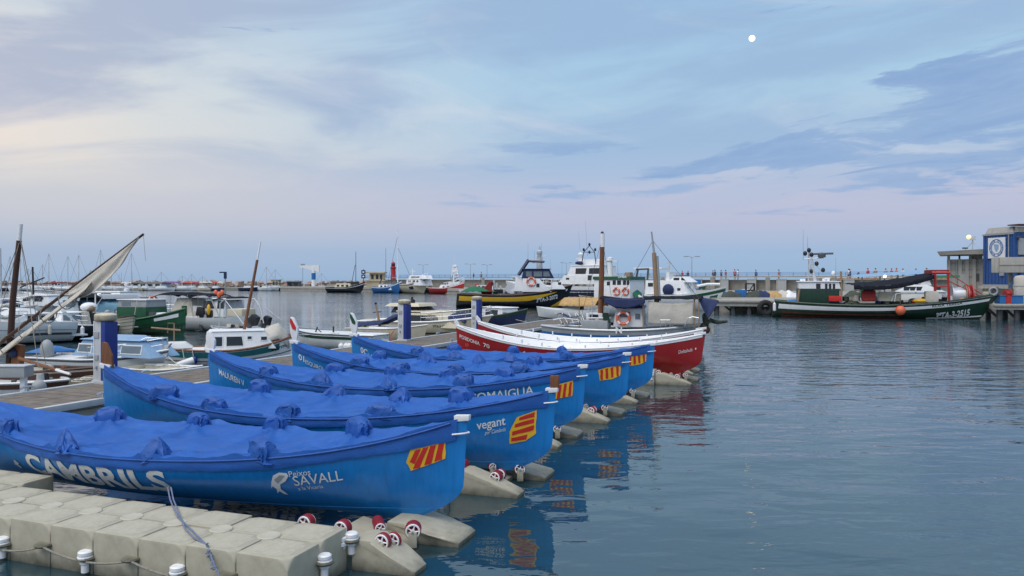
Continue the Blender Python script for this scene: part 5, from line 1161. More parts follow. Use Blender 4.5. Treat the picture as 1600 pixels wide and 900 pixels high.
b.build('wall', 'stone', wt); cp.build('coping', 'concrete', wt); wk.build('walkway', 'concrete', wt)
pil = along(WL[1:], 4.6); rd = random.Random(4)
for i, (p, d) in enumerate(pil):
    nn = Vector((d.y, -d.x, 0)); a = math.atan2(d.y, d.x)
    if i % 2 == 0: MB().box(0, 0, 0, .7, .3, WZ - QZ - .22).build('pilaster', 'concrete', wt).location = p + nn * .15 + Vector((0, 0, (WZ + QZ) / 2 - .13)); wt.children[-1].rotation_euler[2] = a
    c = p + d * 2.3 + nn * .05
    if p.x > 3:
        o = MB().box(0, 0, 0, 1.35, .14, 1.85).build('shutter_door', 'shutter' if rd.random() < .75 else 'blue_paint', wt); o.location = c + Vector((0, 0, QZ + .94)); o.rotation_euler[2] = a
        fr = MB()
        for x in (-.75, .75): fr.box(x, -.04, 0, .14, .2, 1.95)
        fr.box(0, -.04, 1.02, 1.64, .2, .16).build('door_frame', 'concrete_pale', o)
b = MB()
for p, d in along(WL, 2.0):
    nn = Vector((d.y, -d.x, 0)); q = p - nn * .3; b.bar(q + Vector((0, 0, WZ - .02)), q + Vector((0, 0, WZ + .62)), .035, n=4)
for p, q in zip(WL, WL[1:]):
    d = (q - p).normalized(); nn = Vector((d.y, -d.x, 0))
    for z in (.2, .4, .62): b.bar(p - nn * .3 + Vector((0, 0, WZ + z)), q - nn * .3 + Vector((0, 0, WZ + z)), .025, n=4)
b.build('railing', 'blue_paint', wt, kind='stuff')

def rockbank(name, label, pts, w, h, seed, m='rock'):
    b = MB(); rs = random.Random(seed)
    for p, d in along(pts, 2.6):
        nn = Vector((d.y, -d.x, 0))
        for k in range(5):
            t = k / 4; q = p + nn * (w / 2 - w * t) + Vector((rs.uniform(-1, 1), rs.uniform(-1, 1), 0)); z = h * (1 - abs(2 * t - 1)) ** .5 - .2; s = rs.uniform(.7, 1.3)
            b.box(q.x, q.y, z - .25, s * 1.9, s * 1.5, s, rs.uniform(0, 3), rs.uniform(-.5, .5))
    o = b.build(name, m, kind='structure', sharp=20); return tag(o, label, 'breakwater')
rockbank('breakwater', 'low brown rock breakwater closing the harbour along the horizon', [W2(-330, 262), W2(200, 262), W2(470, 255), W2(585, 245), W2(665, 235)], 16, 2.35, 3)
b = MB(); LQ = [W2(-300, 216), W2(230, 216), W2(430, 212)]
for p, q in zip(LQ, LQ[1:]): b.loft([p + Vector((0, 0, -1)), q + Vector((0, 0, -1)), q + Vector((0, 22, -1)), p + Vector((0, 22, -1))], [p + Vector((0, 0, .75)), q + Vector((0, 0, .75)), q + Vector((0, 22, .75)), p + Vector((0, 22, .75))])
o = b.build('marina_quay', 'concrete', kind='structure'); tag(o, 'far marina quay below the breakwater', 'quay')

# far marina: little boats with masts along the far quay
rs = random.Random(12)
ORD = 'first second third fourth fifth sixth seventh eighth ninth tenth eleventh twelfth thirteenth fourteenth fifteenth sixteenth seventeenth eighteenth nineteenth twentieth'.split()
def far_boat(px, Y, w, mh, hullm, i, sail=True):
    lab = [('tiny sailing boat under the %s bare mast from the left in the far marina' % ORD[i], 'sailing boat'), ('tiny mastless motorboat, %s from the left along the far marina' % ORD[i], 'motorboat')][0 if sail else 1]
    B = Boat('moored_boat', lab[0], lab[1], (px - w / 2, Y), (px + w / 2, Y), 'small boats in the far marina' + (' with masts' if sail else ' without masts'))
    B.hull(hullm, w / F * Y * .34, .8, 1.05, .75, -.2, nb=2, tr=.7, flip=rs.random() < .5)
    x = B.L * .45; MB().loft([(x - B.L * .2, -.7, .7), (x + B.L * .22, -.7, .7), (x + B.L * .22, .7, .7), (x - B.L * .2, .7, .7)], [(x - B.L * .12, -.6, 1.35), (x + B.L * .15, -.6, 1.35), (x + B.L * .15, .6, 1.35), (x - B.L * .12, .6, 1.35)]).build('cabin', 'gelcoat', B.t)
    if sail:
        MB().bar((x, 0, .9), (x, 0, mh), .11, .07, 6).build('mast', 'alu', B.t)
        MB().bar((x, 0, 1.9), (x + B.L * .35, 0, 1.9), .14, n=6).build('boom', 'canvas_navy', B.t); B.bars([((x, 0, mh), (.2, 0, 1.0)), ((x, 0, mh), (B.L - .2, 0, 1.0))], .035, 'grey', 'stay', 4)
for i, (px, ty) in enumerate([(4, 412), (17, 400), (34, 405), (46, 420), (68, 413), (78, 396), (108, 400), (125, 398), (143, 422), (159, 390), (176, 415), (207, 395), (254, 425), (287, 431), (301, 428), (318, 432), (418, 417), (432, 421), (504, 427)]):
    Y = 207 + (i % 3) * 2.0 if px < 440 else 214
    far_boat(px, Y, rs.uniform(30, 42), Zp(ty, Y), rs.choice(['gelcoat', 'white', 'hull_navy', 'gelcoat']), i)
for i, px in enumerate([22, 56, 92, 118, 150, 188, 214, 228, 318, 338, 388, 402, 415]):
    far_boat(px, 205 + (i % 4) * 1.5, rs.uniform(18, 30), 0, rs.choice(['gelcoat', 'white', 'cream', 'hull_navy']), i, False)
pm = {c: MB().lathe([(.05, 0), (.05, 1.9), (1.5, 1.75), (1.4, 1.95), (.1, 2.35), (0, 2.4)], (0, 0, 0), 8).mesh('parasol', c) for c in ('red_paint', 'purple', 'canvas')}
for i in range(20):
    c = 'purple' if i < 6 else rs.choice(['red_paint', 'red_paint', 'canvas'])
    o = put('parasol', pm[c]); o.location = W2(258 + i * 4.6 + rs.uniform(-1, 1), 220 + rs.uniform(0, 8)) + Vector((0, 0, .75)); o.scale = (.9, .9, .75)
    tag(o, 'small %s parasol, %s from the left on the far marina terrace' % ({'purple': 'purple', 'red_paint': 'red', 'canvas': 'pale'}[c], ORD[i]), 'parasol', {'purple': 'purple parasols on the far terrace', 'red_paint': 'red parasols on the far terrace', 'canvas': 'pale parasols on the far terrace'}[c])
def house(name, label, px0, px1, py0, py1, Y, m, roof, cat='building', wins=0, z0=QZ - .1, wm='glass'):
    x0, x1 = (px0 - 800) / F * Y, (px1 - 800) / F * Y; zt = Zp(py0, Y); t = thing(name, label, cat, ((x0 + x1) / 2, Y, z0)); w = x1 - x0; h = zt - z0
    wl = MB().box(0, w * .4, h / 2, w, w * .8, h).build('wall', m, t); MB().box(0, w * .4, h + .10, w + .5, w * .8 + .5, .22).build('roof', roof, t)
    for i in range(wins): f = MB().box(-w / 2 + w * (i + .5) / wins, -.03, h * .55, w / wins * .6, .14, h * .42).build('window', wm, t)
    return t
house('marina_kiosk', 'low white kiosk with dark openings on the far marina quay', 206, 252, 442, 452, 222, 'white', 'concrete', wins=4, z0=.7)
house('marina_shed', 'small dark shed on the far marina quay left of the white crane', 448, 467, 440, 451, 214, 'grey_dark', 'grey', wins=2, z0=.9)
house('marina_kiosk', 'small cream kiosk on the far quay near the two bare poles', 424, 436, 438, 451, 216, 'beige', 'concrete', wins=1, z0=.9)
house('beach_house', 'low pink roofed house behind the rocks beyond the furled sail', 80, 95, 442, 447, 240, 'white', 'red_paint', wins=3, z0=1.0)
t = thing('boat_crane', 'white boat crane with a blue band and long level arm on the far quay', 'crane', W2(490, 209) + Vector((0, 0, QZ)))
k = 209 / F; MB().lathe([(.55, 0), (.55, 2.0), (.5, 4.6), (.5, 5.2)], (0, 0, 0), 12).build('column', 'white', t); MB().lathe([(.58, 1.9), (.58, 3.7), (.5, 3.7), (.5, 1.9)], (0, 0, 0), 12).build('blue_band', 'blue_paint', t)
MB().loft([(-22 * k, -.3, 5.3), (9 * k, -.4, 4.0), (9 * k, .4, 4.0), (-22 * k, .3, 5.3)], [(-22 * k, -.3, 5.7), (9 * k, -.4, 5.9), (9 * k, .4, 5.9), (-22 * k, .3, 5.7)]).build('arm', 'white', t); MB().box(-17 * k, 0, 5.95, 1.0, .5, .5).build('winch', 'grey', t); MB().bar((-17 * k, 0, 5.4), (-17 * k, 0, 1.2), .04, n=4).build('cable', 'grey_dark', t)
def signal(px, py, Y, label, z0=.75):
    t = thing('signal_post', label, 'signal post', W2(px, Y) + Vector((0, 0, z0))); z = Zp(py, Y) - z0
    MB().bar((0, 0, 0), (0, 0, z), .18, .15, 6).build('post', 'grey', t); MB().box(0, 0, z - .9, .7, .5, 1.9).build('signal_box', 'hull_navy', t); MB().box(-.8, 0, z - .1, 1.6, .3, .35).build('arm', 'hull_navy', t)
signal(352, 425, 214, 'dark T shaped signal post on the far breakwater left of the leaning mast')
for i, (px, py) in enumerate(((556, 393), (568, 420))):
    t = thing('harbour_post', ['tall thin dark pole on the far quay behind the black boat', 'dark post with square traffic plates beside the cream tower'][i], 'pole', W2(px, 190) + Vector((0, 0, QZ))); z = Zp(py, 190) - QZ
    MB().bar((0, 0, 0), (0, 0, z), .1, .06, 6).build('pole', 'grey_dark', t)
    if i:
        for j in range(2): MB().box(0, -.15, z - .8 - j * 1.1, 1.0, .2, .95).build('plate', 'hull_navy', t); MB().box(0, -.27, z - .8 - j * 1.1, .45, .04, .4).build('symbol', 'plastic_white', t)
Y = 194; t = thing('harbour_tower', 'small cream control tower with overhanging flat roof on the far quay', 'tower', W2(588, Y) + Vector((0, 0, QZ)))
z = lambda py: Zp(py, Y) - QZ
MB().box(0, 0, z(438) / 2, 4.2, 4, z(438)).build('base', 'beige', t); MB().box(.3, 0, (z(438) + z(427)) / 2, 3.4, 3.2, z(427) - z(438) - .02).build('upper_room', 'beige', t); MB().box(-.3, 0, z(426), 5.4, 4.6, .3).build('roof', 'beige', t); MB().box(0, 0, z(438.5), 5.0, 4.6, .25).build('balcony', 'beige', t)
for x in (-.7, .5, 1.5): MB().box(x, -1.62, (z(438) + z(427)) / 2, .6, .1, 1.1).build('window', 'glass', t)
MB().bar((2.4, 0, z(433)), (2.4, 0, z(388)), .07, .04, 5).build('antenna', 'grey_dark', t)
Y = 300; t = thing('lighthouse', 'small red lighthouse rising behind the harbour wall', 'lighthouse', W2(614.5, Y)); z = lambda py: Zp(py, Y)
MB().lathe([(1.5, 1), (1.3, 2.6), (1.05, 2.8), (.9, z(420)), (1.15, z(419)), (1.15, z(417.5)), (.75, z(417)), (.75, z(412)), (.85, z(411.5)), (.2, z(409)), (0, z(408))], (0, 0, 0), 14).build('tower', 'red_paint', t); MB().lathe([(2.2, .5), (2.2, 2.4), (0, 2.5)], (0, 0, 0), 14).build('base', 'red_paint', t); MB().lathe([(.79, z(416)), (.79, z(413))], (0, 0, 0), 14).build('lantern', 'glass', t)

# moored along the far quay
B = Boat('fishing_boat', 'black hulled fishing boat with cream deckhouse on the far quay', 'fishing boat', (512, 184), (571, 181))
B.hull('hull_black', 3.4, 1.2, 2.6, 1.3, nb=2.0, tr=.7, rb=1.0); B.h.strip('white', B.t, .8, .86, 'stripe', .02); B.h.deck('white', B.t, .1, .02, .98, .05)
B.cab(522, 548, 443, 450, 2.4, 'cream', back=.6, front=.3, taper=.9, roof='white', wins=[(526, 530, 445, 448), (533, 537, 445, 448), (540, 544, 445, 448)]); B.cab(516, 530, 440, 444, 2.0, 'grey_dark', name='gantry'); B.cab(541, 556, 440, 444, 1.6, 'black', name='awning'); B.pole((548, 450), (555, 414), .07, 'grey_dark')
B = Boat('fishing_boat', 'blue and white fishing boat moored before the cream tower', 'fishing boat', (584, 178), (628, 172))
B.hull('blue_paint', 3.0, 1.3, 2.9, 1.4, nb=2.0, ns=2.2, tr=.5, rb=.9); B.h.strip('white', B.t, .86, .94, 'stripe', .02); B.h.deck('white', B.t, .1, .02, .98, .05)
B.cab(590, 611, 444, 453, 2.2, 'white', back=.3, front=.3, taper=.9, roof='blue_paint', wins=[(594, 597, 446, 450), (600, 603, 446, 450), (605, 608, 446, 450)]); B.pole((590, 452), (597, 434), .12, 'wood_dark', 'derrick'); B.pole((612, 448), (611, 432), .1, 'grey_dark')
B = Boat('yacht', 'large sailing yacht with very tall white mast behind the blue boat', 'sailing boat', (600, 190), (660, 187))
B.hull('white', 3.6, 1.5, 1.9, 1.4, nb=2.0, tr=.6, rb=1.0); B.h.deck('white', B.t, .03, .02, .98, .05); B.cab(615, 640, 446, 451, 2.4, 'white', back=.8, front=1.0, taper=.8); B.pole((621.5, 450), (621.5, 358), .16, 'white', r1=.09); B.bars([(B.pt(621, 370), B.pt(604, 450)), (B.pt(621, 385), B.pt(648, 448))], .04, 'grey_dark', 'stay', 4)
B = Boat('trawler', 'cream hulled white trawler with sharp bow beside the blue boat', 'trawler', (624, 177), (668, 166))
B.hull('cream', 4.4, 2.0, 3.6, 2.0, nb=2.1, tr=.8, rb=1.4); B.h.strip('blue_deep', B.t, .84, .9, 'stripe', .02); B.h.strip('hull_navy', B.t, .45, .7, 'painted_flash', .02, .62, .72); B.h.deck('white', B.t, .05, .02, .98, .05)
B.cab(634, 656, 436, 446, 3.2, 'white', back=.4, front=.6, taper=.9, roof='white', wins=[(637, 641, 438, 441), (644, 648, 438, 441), (650, 653, 438, 441)]); B.cab(638, 660, 430, 436, 2.6, 'white', back=.4, front=.6, name='upper_wheelhouse', wins=[(642, 655, 432, 434)]); B.pole((645, 430), (645, 420), .12, 'white', 'radar_mast'); B.pole((641, 424), (649, 424), .08, 'white', 'crosstree'); crail(B, .55, .98, .9, 'white', .05, 5)
B = Boat('fishing_boat', 'red hulled boat with white deckhouse lying along the stone wall', 'fishing boat', (675, 166), (726, 158))
B.hull('red_paint', 3.4, 1.3, 2.6, 1.4, nb=2.0, tr=.6, rb=.6); B.h.strip('white', B.t, .9, .97, 'stripe', .02); B.h.deck('white', B.t, .1, .02, .98, .05)
B.cab(684, 702, 445, 453, 2.4, 'white', back=.8, front=.2, taper=.85, wins=[(691, 694, 447, 450), (698, 701, 447, 450)]); B.cab(700, 708, 441, 449, 2.0, 'white', name='upper_wheelhouse', front=.3); crail(B, .55, .98, 1.0, 'white', .06, 6); B.pole((709, 448), (709, 428), .14, 'white')
t = thing('radar_tower', 'pale lattice radar tower standing on the wall above the red boat', 'radar tower', W2(711, 192) + Vector((0, 0, 3.1))); b = MB(); hh = Zp(418, 192) - 3.1
for sx, sy in ((-1, -1), (1, -1), (1, 1), (-1, 1)): b.bar((sx * 1.0, sy * 1.0, 0), (sx * .45, sy * .45, hh), .12, n=4)
for i in range(4):
    z = hh * (i + .5) / 4; w = lerp(1.0, .45, (i + .5) / 4)
    b.path([(-w, -w, z), (w, -w, z + .3), (w, w, z), (-w, w, z + .3), (-w, -w, z)], .09, 4)
b.build('lattice', 'white', t, kind='stuff'); MB().box(0, 0, hh * .75, 1.3, 1.3, hh * .4).build('cabinet', 'white', t); MB().lathe([(0, 0), (.7, .1), (.7, .5), (0, .7)], (0, 0, hh), 10).build('radome', 'white', t); MB().bar((0, 0, hh), (0, 0, hh + 2.4), .05, n=4).build('antenna', 'white', t)
B = Boat('cabin_boat', 'small white cabin boat with blue windows between the red boat and the black trawler', 'cabin boat', (724, 150), (766, 143))
B.hull('white', 2.8, 1.2, 1.7, 1.1, nb=2.0, tr=.8); B.h.deck('white', B.t, .04, .02, .98, .05); B.cab(743, 760, 446, 455, 2.2, 'white', back=.2, front=.3, taper=.9, roof='white', wins=[(746, 750, 447, 452), (752, 757, 447, 452)])
# street lamps and small things on the quay
lp = thing('street_lamp', 'double armed street lamp on the promenade behind the red boat', 'street lamp', (0, 0, 0), 0, 'street lamps on the harbour wall')
MB().bar((0, 0, 0), (0, 0, 4.6), .09, .06, 6).build('pole', 'grey', lp); 
for s in (-1, 1): MB().path([(0, 0, 4.45), (s * .7, 0, 4.75), (s * 1.2, 0, 4.72)], .05, 5).build('arm', 'grey', lp); MB().box(s * 1.25, 0, 4.7, .9, .3, .16).build('lamp_head', 'grey', lp)
LMP = [(661, 413, 'double armed street lamp on the wall right of the cream trawler'), (735, 412, 'double armed street lamp on the wall right of the red boat'), (761, 413, 'double armed street lamp on the wall left of the black trawler'), (1081, 400, 'tall double armed street lamp on the wall right of the leaning aft mast'), (885, 410, 'double armed street lamp behind the black trawler wheelhouse')]
for i, (px, py, lb) in enumerate(LMP):
    Y = {0: 205, 1: 195, 2: 192, 3: 150, 4: 170}[i]; o = lp if i == 0 else copy_tree(lp)
    o['label'] = lb; o.location = W2(px, Y) + Vector((0, 0, 3.1)); s = (Zp(py, Y) - 3.1) / 4.8; o.scale = (s, s, s); o.rotation_euler[2] = rs.uniform(-.4, .4)
# ---------------------------------------------------------------- the working boats in the middle
B = Boat('trawler', 'black trawler with a broad yellow band, white wheelhouse and green net heap', 'trawler', (717, 83.5), (895, 83.0))
B.hull('hull_black', 4.2, 1.35, 2.45, 1.5, -.4, nb=2.3, ns=2.4, tr=.75, rb=1.1, rs=-.3, foot=.5, um=.42)
B.h.strip('yellow', B.t, .62, .88, 'yellow_band', .02, .02, .86, fade=lambda a, lo, hi: (lerp(lo, hi - .01, max(0, (a - .72) / .28)), hi)); B.h.strip('yellow', B.t, .3, .55, 'bow_flash', .015, .82, .955, fade=lambda a, lo, hi: (lo - .08, lerp(lo - .07, hi, a))); B.h.rail('wood_dark', B.t, .06, name='gunwale'); B.h.strip('white', B.t, .82, .9, 'hawse_plate', .03, .945, .96, sides=(-1,)); B.h.deck('grey', B.t, .25, .02, .98, .05)
B.h.letters('3ªTA-3-2072', B.t, 'plastic_white', B.X(838, 1), B.X(871, .6), 1.0, .46, .035)
c = B.cab(816, 862, 434, 456, 2.6, 'white', front=1.4, taper=.95, name='wheelhouse', wins=[(854, 860, 441, 445), (838, 843, 443, 449)], back=.05); B.cab(815, 866, 420.5, 435, 2.5, 'hull_navy', front=.5, back=.2, taper=.93, name='upper_wheelhouse', roof='hull_navy', wins=[(822, 831, 424, 432), (834, 847, 424, 432), (849, 860, 424, 432, .2)], wm='glass_pale', over=.2); B.cab(862, 884, 441, 452, 2.4, 'white', front=.6, name='foredeck_house', taper=.9, wins=[(872, 877, 441, 445)])
B.cab(803, 817, 433, 455, 1.8, 'white', back=.2, name='funnel_casing', taper=.9); B.ring(830, 440, .42, -1.3)
for y in (-.9, .9): MB().bar(B.pt(810, 430, y), B.pt(826, 406, y * .7), .2, n=6).bar(B.pt(826, 408, y), B.pt(850, 409, y), .14, n=6).build('gantry_frame', 'hull_navy', B.t)
b = MB().bar(B.pt(826, 408, -.9), B.pt(826, 408, .9), .09).build('gantry_beam', 'hull_navy', B.t); MB().bar(B.pt(850, 409, -.9), B.pt(850, 409, .9), .09).build('gantry_beam', 'hull_navy', B.t)
MB().lathe([(.35, 0), (.3, 1.0), (.25, 1.6), (.32, 1.7), (.3, 2.0), (.12, 2.1), (.1, 2.5), (0, 2.5)], B.pt(843, 421, 0), 10).build('radar_mast', 'alu', B.t); radar(B, B.pt(834, 411, 0), 1.3); radar(B, B.pt(846, 404, 0), 1.1)
antennas(B, [(B.pt(825, 407, .4), 1.9, 0), (B.pt(846, 404, .3), 1.7, 0), (B.pt(835, 408, .3), 1.2, 0), (B.pt(878, 438, .3), 1.9, 0)])
x0, x1 = B.X(722), B.X(778)
cloth(B, lambda u, v: (lerp(x0, x1, u), (v - .5) * 3, 1.55 + .55 * math.sin(math.pi * min(1, u * 1.3)) ** .8 * (1 - abs(2 * v - 1) ** 2) + .1), 18, 10, 'canvas_green', 'net_heap', 5, .12)
MB().path([B.pt(752, 457, 0), B.pt(764, 448, 0), B.pt(768, 440, 0)], .3, 8).build('red_net', 'net_red', B.t); MB().prism([B.pt(752, 462, -.4), B.pt(764, 441, -.4), B.pt(768, 442, -.4), B.pt(768, 462, -.4)], (0, .9, 0)).build('net_curtain', 'net_red', B.t)
for px, py in ((772, 438), (776, 442), (782, 446)): MB().bar(B.pt(px, 462, 0), B.pt(px, py, 0), .12, n=6).build('stanchion', 'alu', B.t)
clutter(B, 776, 815, 1.5, 2, 8, ['white', 'grey', 'black', 'blue_deep', 'alu'], 31, .8); MB().lathe([(0, -.35), (.5, -.35), (.5, .35), (0, .35)], B.pt(797, 451, -.3), 14, 'Y').build('winch_drum', 'alu', B.t)

B = Boat('trawler', 'white trawler with dark blue sheer band behind the black one', 'trawler', (790, 99.0), (948, 90.0))
B.hull('white', 5.0, 2.2, 2.9, 2.2, -.4, nb=2.1, tr=.8, rb=1.2, flip=True); B.h.strip('hull_navy', B.t, .38, .84, 'blue_band', .02); B.h.deck('white', B.t, .02, .02, .98, .05)
B.cab(870, 946, 430, 444, 3.4, 'gelcoat', back=1.0, taper=.95, name='deckhouse', wins=[(884, 889, 434, 437), (918, 924, 430, 438)]); B.cab(886, 944, 415, 431, 3.0, 'white', back=.5, front=.1, taper=.92, name='wheelhouse', roof='white', wins=[(899, 915, 419, 428, -.1), (920, 936, 419, 428)], frame='plastic_white'); B.cab(900, 942, 405, 415, 1.0, 'white', back=.6, name='flybridge', taper=.8); MB().ball(B.pt(905, 411, -1), .5, .5, .22).build('rolled_cover', 'canvas_navy', B.t)
b = MB()
for y in (-.8, .8): b.path([B.pt(909, 412, y), B.pt(912, 394, y), B.pt(921, 384, y), B.pt(929, 394, y), B.pt(931, 412, y)], .05, 6).bar(B.pt(912, 394, y), B.pt(929, 394, y), .04)
b.bar(B.pt(921, 384, -.8), B.pt(921, 384, .8), .05).build('aerial_frame', 'hull_navy', B.t)
for px, py in ((912, 390), (921, 382), (930, 390), (921, 394)): MB().ball(B.pt(px, py, -.8), .14, .14, .2).build('deck_light', 'black', B.t)
antennas(B, [(B.pt(908, 405, 0), 3.4, -.4), (B.pt(918, 400, 0), 4.2, -.3), (B.pt(860, 430, 0), 2, 0)]); radar(B, B.pt(905, 408, 0), .9); MB().lathe([(.3, 0), (.25, .9), (.35, 1.2), (0, 1.5)], B.pt(907, 413, 0), 10).build('radome', 'white', B.t)
crail(B, .1, .45, .8, 'white', .03, 5)

B = Boat('fishing_boat', 'white fishing boat with green trimmed wheelhouse carrying two orange lifebuoys', 'fishing boat', (905, 68.0), (1006, 64.0))
B.hull('white', 3.4, 1.2, 1.6, 1.3, -.3, nb=2.2, tr=.7, flip=True); B.h.rail('wood_pale', B.t, .06, name='gunwale'); B.h.deck('grey', B.t, .1, .02, .98, .05)
B.cab(928, 984, 437, 469, 2.5, 'white', taper=.97, name='wheelhouse', wins=[(948, 953, 440, 446), (957, 962, 438, 445), (964, 970, 438, 445), (973, 978, 438, 445), (979, 983, 438, 445)]); B.cab(926, 985, 432, 437, 2.6, 'green', taper=.98, name='green_roof', front=.05)
B.ring(963, 455, .28, -1.32); B.ring(977, 455, .28, -1.32); flat_text('lettering', 'LA MAR', B.pt(966, 434.5, -1.34), (1, 0, 0), (0, 0, 1), .8, .2, 'plastic_white', B.t, .02)
MB().lathe([(.3, 0), (.24, .6), (.2, 1.3), (.3, 1.35), (.28, 1.6), (0, 1.7)], B.pt(953, 432, 0), 10).build('radar_mast', 'white', B.t); MB().box(B.X(954), 0, B.Z(408, B.X(954)), 1.5, .12, .1).build('radar_arm', 'white', B.t); antennas(B, [(B.pt(966, 432, 0), 1.3, -.1), (B.pt(944, 432, 0), 2.6, 0)])
MB().box(B.X(988), -.6, B.Z(433, B.X(988)), .5, .5, .8).build('orange_box', 'wood_pale', B.t, bevel=.03); cloth(B, lambda u, v: (lerp(B.X(985), B.X(1003), u), (v - .5) * 1.6, B.Z(lerp(440, 462, u), B.X(990)) - .3 * abs(2 * v - 1)), 8, 6, 'canvas_green', 'green_net', 3, .08); clutter(B, 985, 1004, 1.5, 1.6, 5, ['blue_deep', 'grey', 'white'], 41, .5)

B = Boat('fishing_boat', 'white motor fishing boat with green sheer line and pointed bow by the quay', 'fishing boat', (985, 80.0), (1136, 74.5))
B.hull('white', 3.8, 1.5, 2.4, 1.5, -.4, nb=2.0, tr=.8, rb=1.6); B.h.strip('green', B.t, .80, .92, 'green_band', .02); B.h.strip('green', B.t, .60, .74, 'green_flash', .02, .87, .95); B.h.deck('white', B.t, .03, .02, .98, .06)
B.cab(1008, 1075, 438, 460, 2.8, 'white', front=.6, taper=.93, name='deckhouse', wins=[(1012, 1020, 442, 448), (1022, 1029, 442, 448), (1058, 1063, 450, 454)]); B.cab(1044, 1078, 431, 441, 2.4, 'white', back=.6, front=.9, taper=.88, name='wheelhouse', roof='green', wins=[(1052, 1061, 434, 438), (1064, 1071, 434, 438, .3)]); MB().prism([B.pt(1040, 440, -1), B.pt(1046, 440, -1), B.pt(1046, 425, -1), B.pt(1041, 425, -1)], (0, 2, 0)).build('wing_panel', 'white', B.t)
for y in (-1, 1): MB().bar(B.pt(990, 455, y), B.pt(997, 420, y), .1, n=6).bar(B.pt(1010, 455, y), B.pt(1013, 420, y), .1, n=6).bar(B.pt(994, 421, y), B.pt(1014, 420, y), .1, n=6).build('gantry_frame', 'grey_dark', B.t)
MB().bar(B.pt(996, 420, -1), B.pt(996, 420, 1), .1).build('gantry_beam', 'grey_dark', B.t); B.cab(990, 1034, 418, 421, 2.0, 'white', name='gantry_roof', taper=1)
b = MB().bar(B.pt(1045, 425, 0), B.pt(1046, 408, 0), .07, n=6)
for py, h in ((412, .5), (416, .4), (420, .6)): b.box(B.X(1046), 0, B.Z(py, B.X(1046)), h, .1, .08)
b.build('signal_mast', 'alu', B.t); MB().ball(B.pt(1044, 453, -1.5), .6, .35, .6).build('covered_winch', 'canvas_navy', B.t); clutter(B, 1080, 1120, 2.1, 1.2, 6, ['green', 'white', 'grey', 'canvas_green'], 44, .6)
MB().path([B.pt(1090, 447, -.6), B.pt(1105, 444, -.5), B.pt(1125, 444, -.2)], .14, 6).build('rolled_sail', 'plastic_white', B.t)

# ---------------------------------------------------------------- the green trawler at right
B = Boat('trawler', 'long dark green trawler with a white band, red gantry and orange ball fender', 'trawler', (1211, 63.0), (1562, 58.0))
B.hull('hull_green', 4.6, 1.02, 1.95, 1.30, -.4, nb=2.3, ns=2.6, tr=.55, rb=1.5, rs=-.35, foot=.3, um=.42, sp=1.9)
B.h.strip('antifoul', B.t, .05, .50, 'red_bottom', .012, .04, .56); B.h.strip('white', B.t, .66, .88, 'white_band', .02, .02, .965, fade=lambda a, lo, hi: (lerp(lo, hi - .08, a ** 1.2), hi)); B.h.rail('hull_green', B.t, .07, name='gunwale'); B.h.strip('white', B.t, .97, .995, 'cap_rail', .05, .55, .99); B.h.strip('white', B.t, .26, .30, 'waterline', .02, .68, .985); B.h.deck('grey', B.t, .3, .02, .98, .05)
B.h.letters('3ªTA-3-2515', B.t, 'plastic_white', B.X(1462, 1.3), B.X(1515, .7), 1.28, .52, .035); B.h.letters('ROSA TERESA', B.t, 'black', B.X(1454, 1.3), B.X(1502, .9), .33, .17, .01, off=.03)
c = B.cab(1246, 1312, 451, 475, 2.6, 'hull_green', taper=1.0, name='deckhouse'); c = B.cab(1248, 1314, 440, 451.4, 2.55, 'white', taper=.98, front=.15, name='wheelhouse', roof='white', over=.14, wins=[(1275, 1282, 443, 456), (1289, 1293, 443, 456), (1295, 1299, 443, 456), (1301, 1305, 443, 456)], frame='plastic_white')
B.bars([(B.pt(1246, 476, -1.35), B.pt(1249, 452, -1.35)), (B.pt(1315, 472, -1.2), B.pt(1314, 424, -1.2))], .085, 'wood_pale', 'timber_post')
b = MB().path([B.pt(1274, 440, 0), B.pt(1270, 420, 0), B.pt(1268, 403, 0)], .13, 8, .09).bar(B.pt(1263, 440, .3), B.pt(1264, 392, .3), .05).bar(B.pt(1256, 405, 0), B.pt(1287, 403, 0), .05).bar(B.pt(1262, 432, .3), B.pt(1270, 404, 0), .03).bar(B.pt(1283, 424, .2), B.pt(1272, 410, 0), .03)
b.build('mast', 'alu', B.t); MB().bar(B.pt(1265, 397, 0), B.pt(1302, 396, 0), .09).build('radar_arm', 'grey_dark', B.t); MB().lathe([(0, 0), (.3, .05), (.3, .3), (.15, .4), (0, .45)], B.pt(1284, 403, 0), 10).build('radar', 'grey_dark', B.t)
for px, py in ((1264, 391), (1258, 396), (1268, 398), (1276, 412), (1268, 424), (1286, 422), (1302, 427)): MB().ball(B.pt(px, py, 0), .16, .16, .2).build('deck_light', 'black' if px < 1300 else 'white', B.t)
antennas(B, [(B.pt(1255, 406, .2), 2.5, 0), (B.pt(1306, 440, .2), 1.9, 0), (B.pt(1262, 392, .3), 1.2, 0)])
for px, py in ((1254, 439), (1289, 438), (1292, 437)): MB().box(B.X(px), 0, B.Z(py, B.X(px)), .4, .5, .3).build('roof_box', 'white', B.t, bevel=.03)
x0, x1 = B.X(1330), B.X(1452)
cloth(B, lambda u, v: (lerp(x0, x1, u) - .5 * v * (1 - u), -1.9 + v * 3.4, B.Z(lerp(446, 430, u ** 1.8) - v * 3, B.X(1390)) - .18 * math.sin(math.pi * u) * (1 - v)), 24, 10, 'canvas_dark', 'work_awning', 6, .05)
cloth(B, lambda u, v: (lerp(x0, x1, u), -1.9 - .05 * v, B.Z(lerp(446, 430, u ** 1.8), B.X(1390)) - .18 * math.sin(math.pi * u) - v * .30), 24, 3, 'canvas_dark', 'awning_valance', 2, .03)
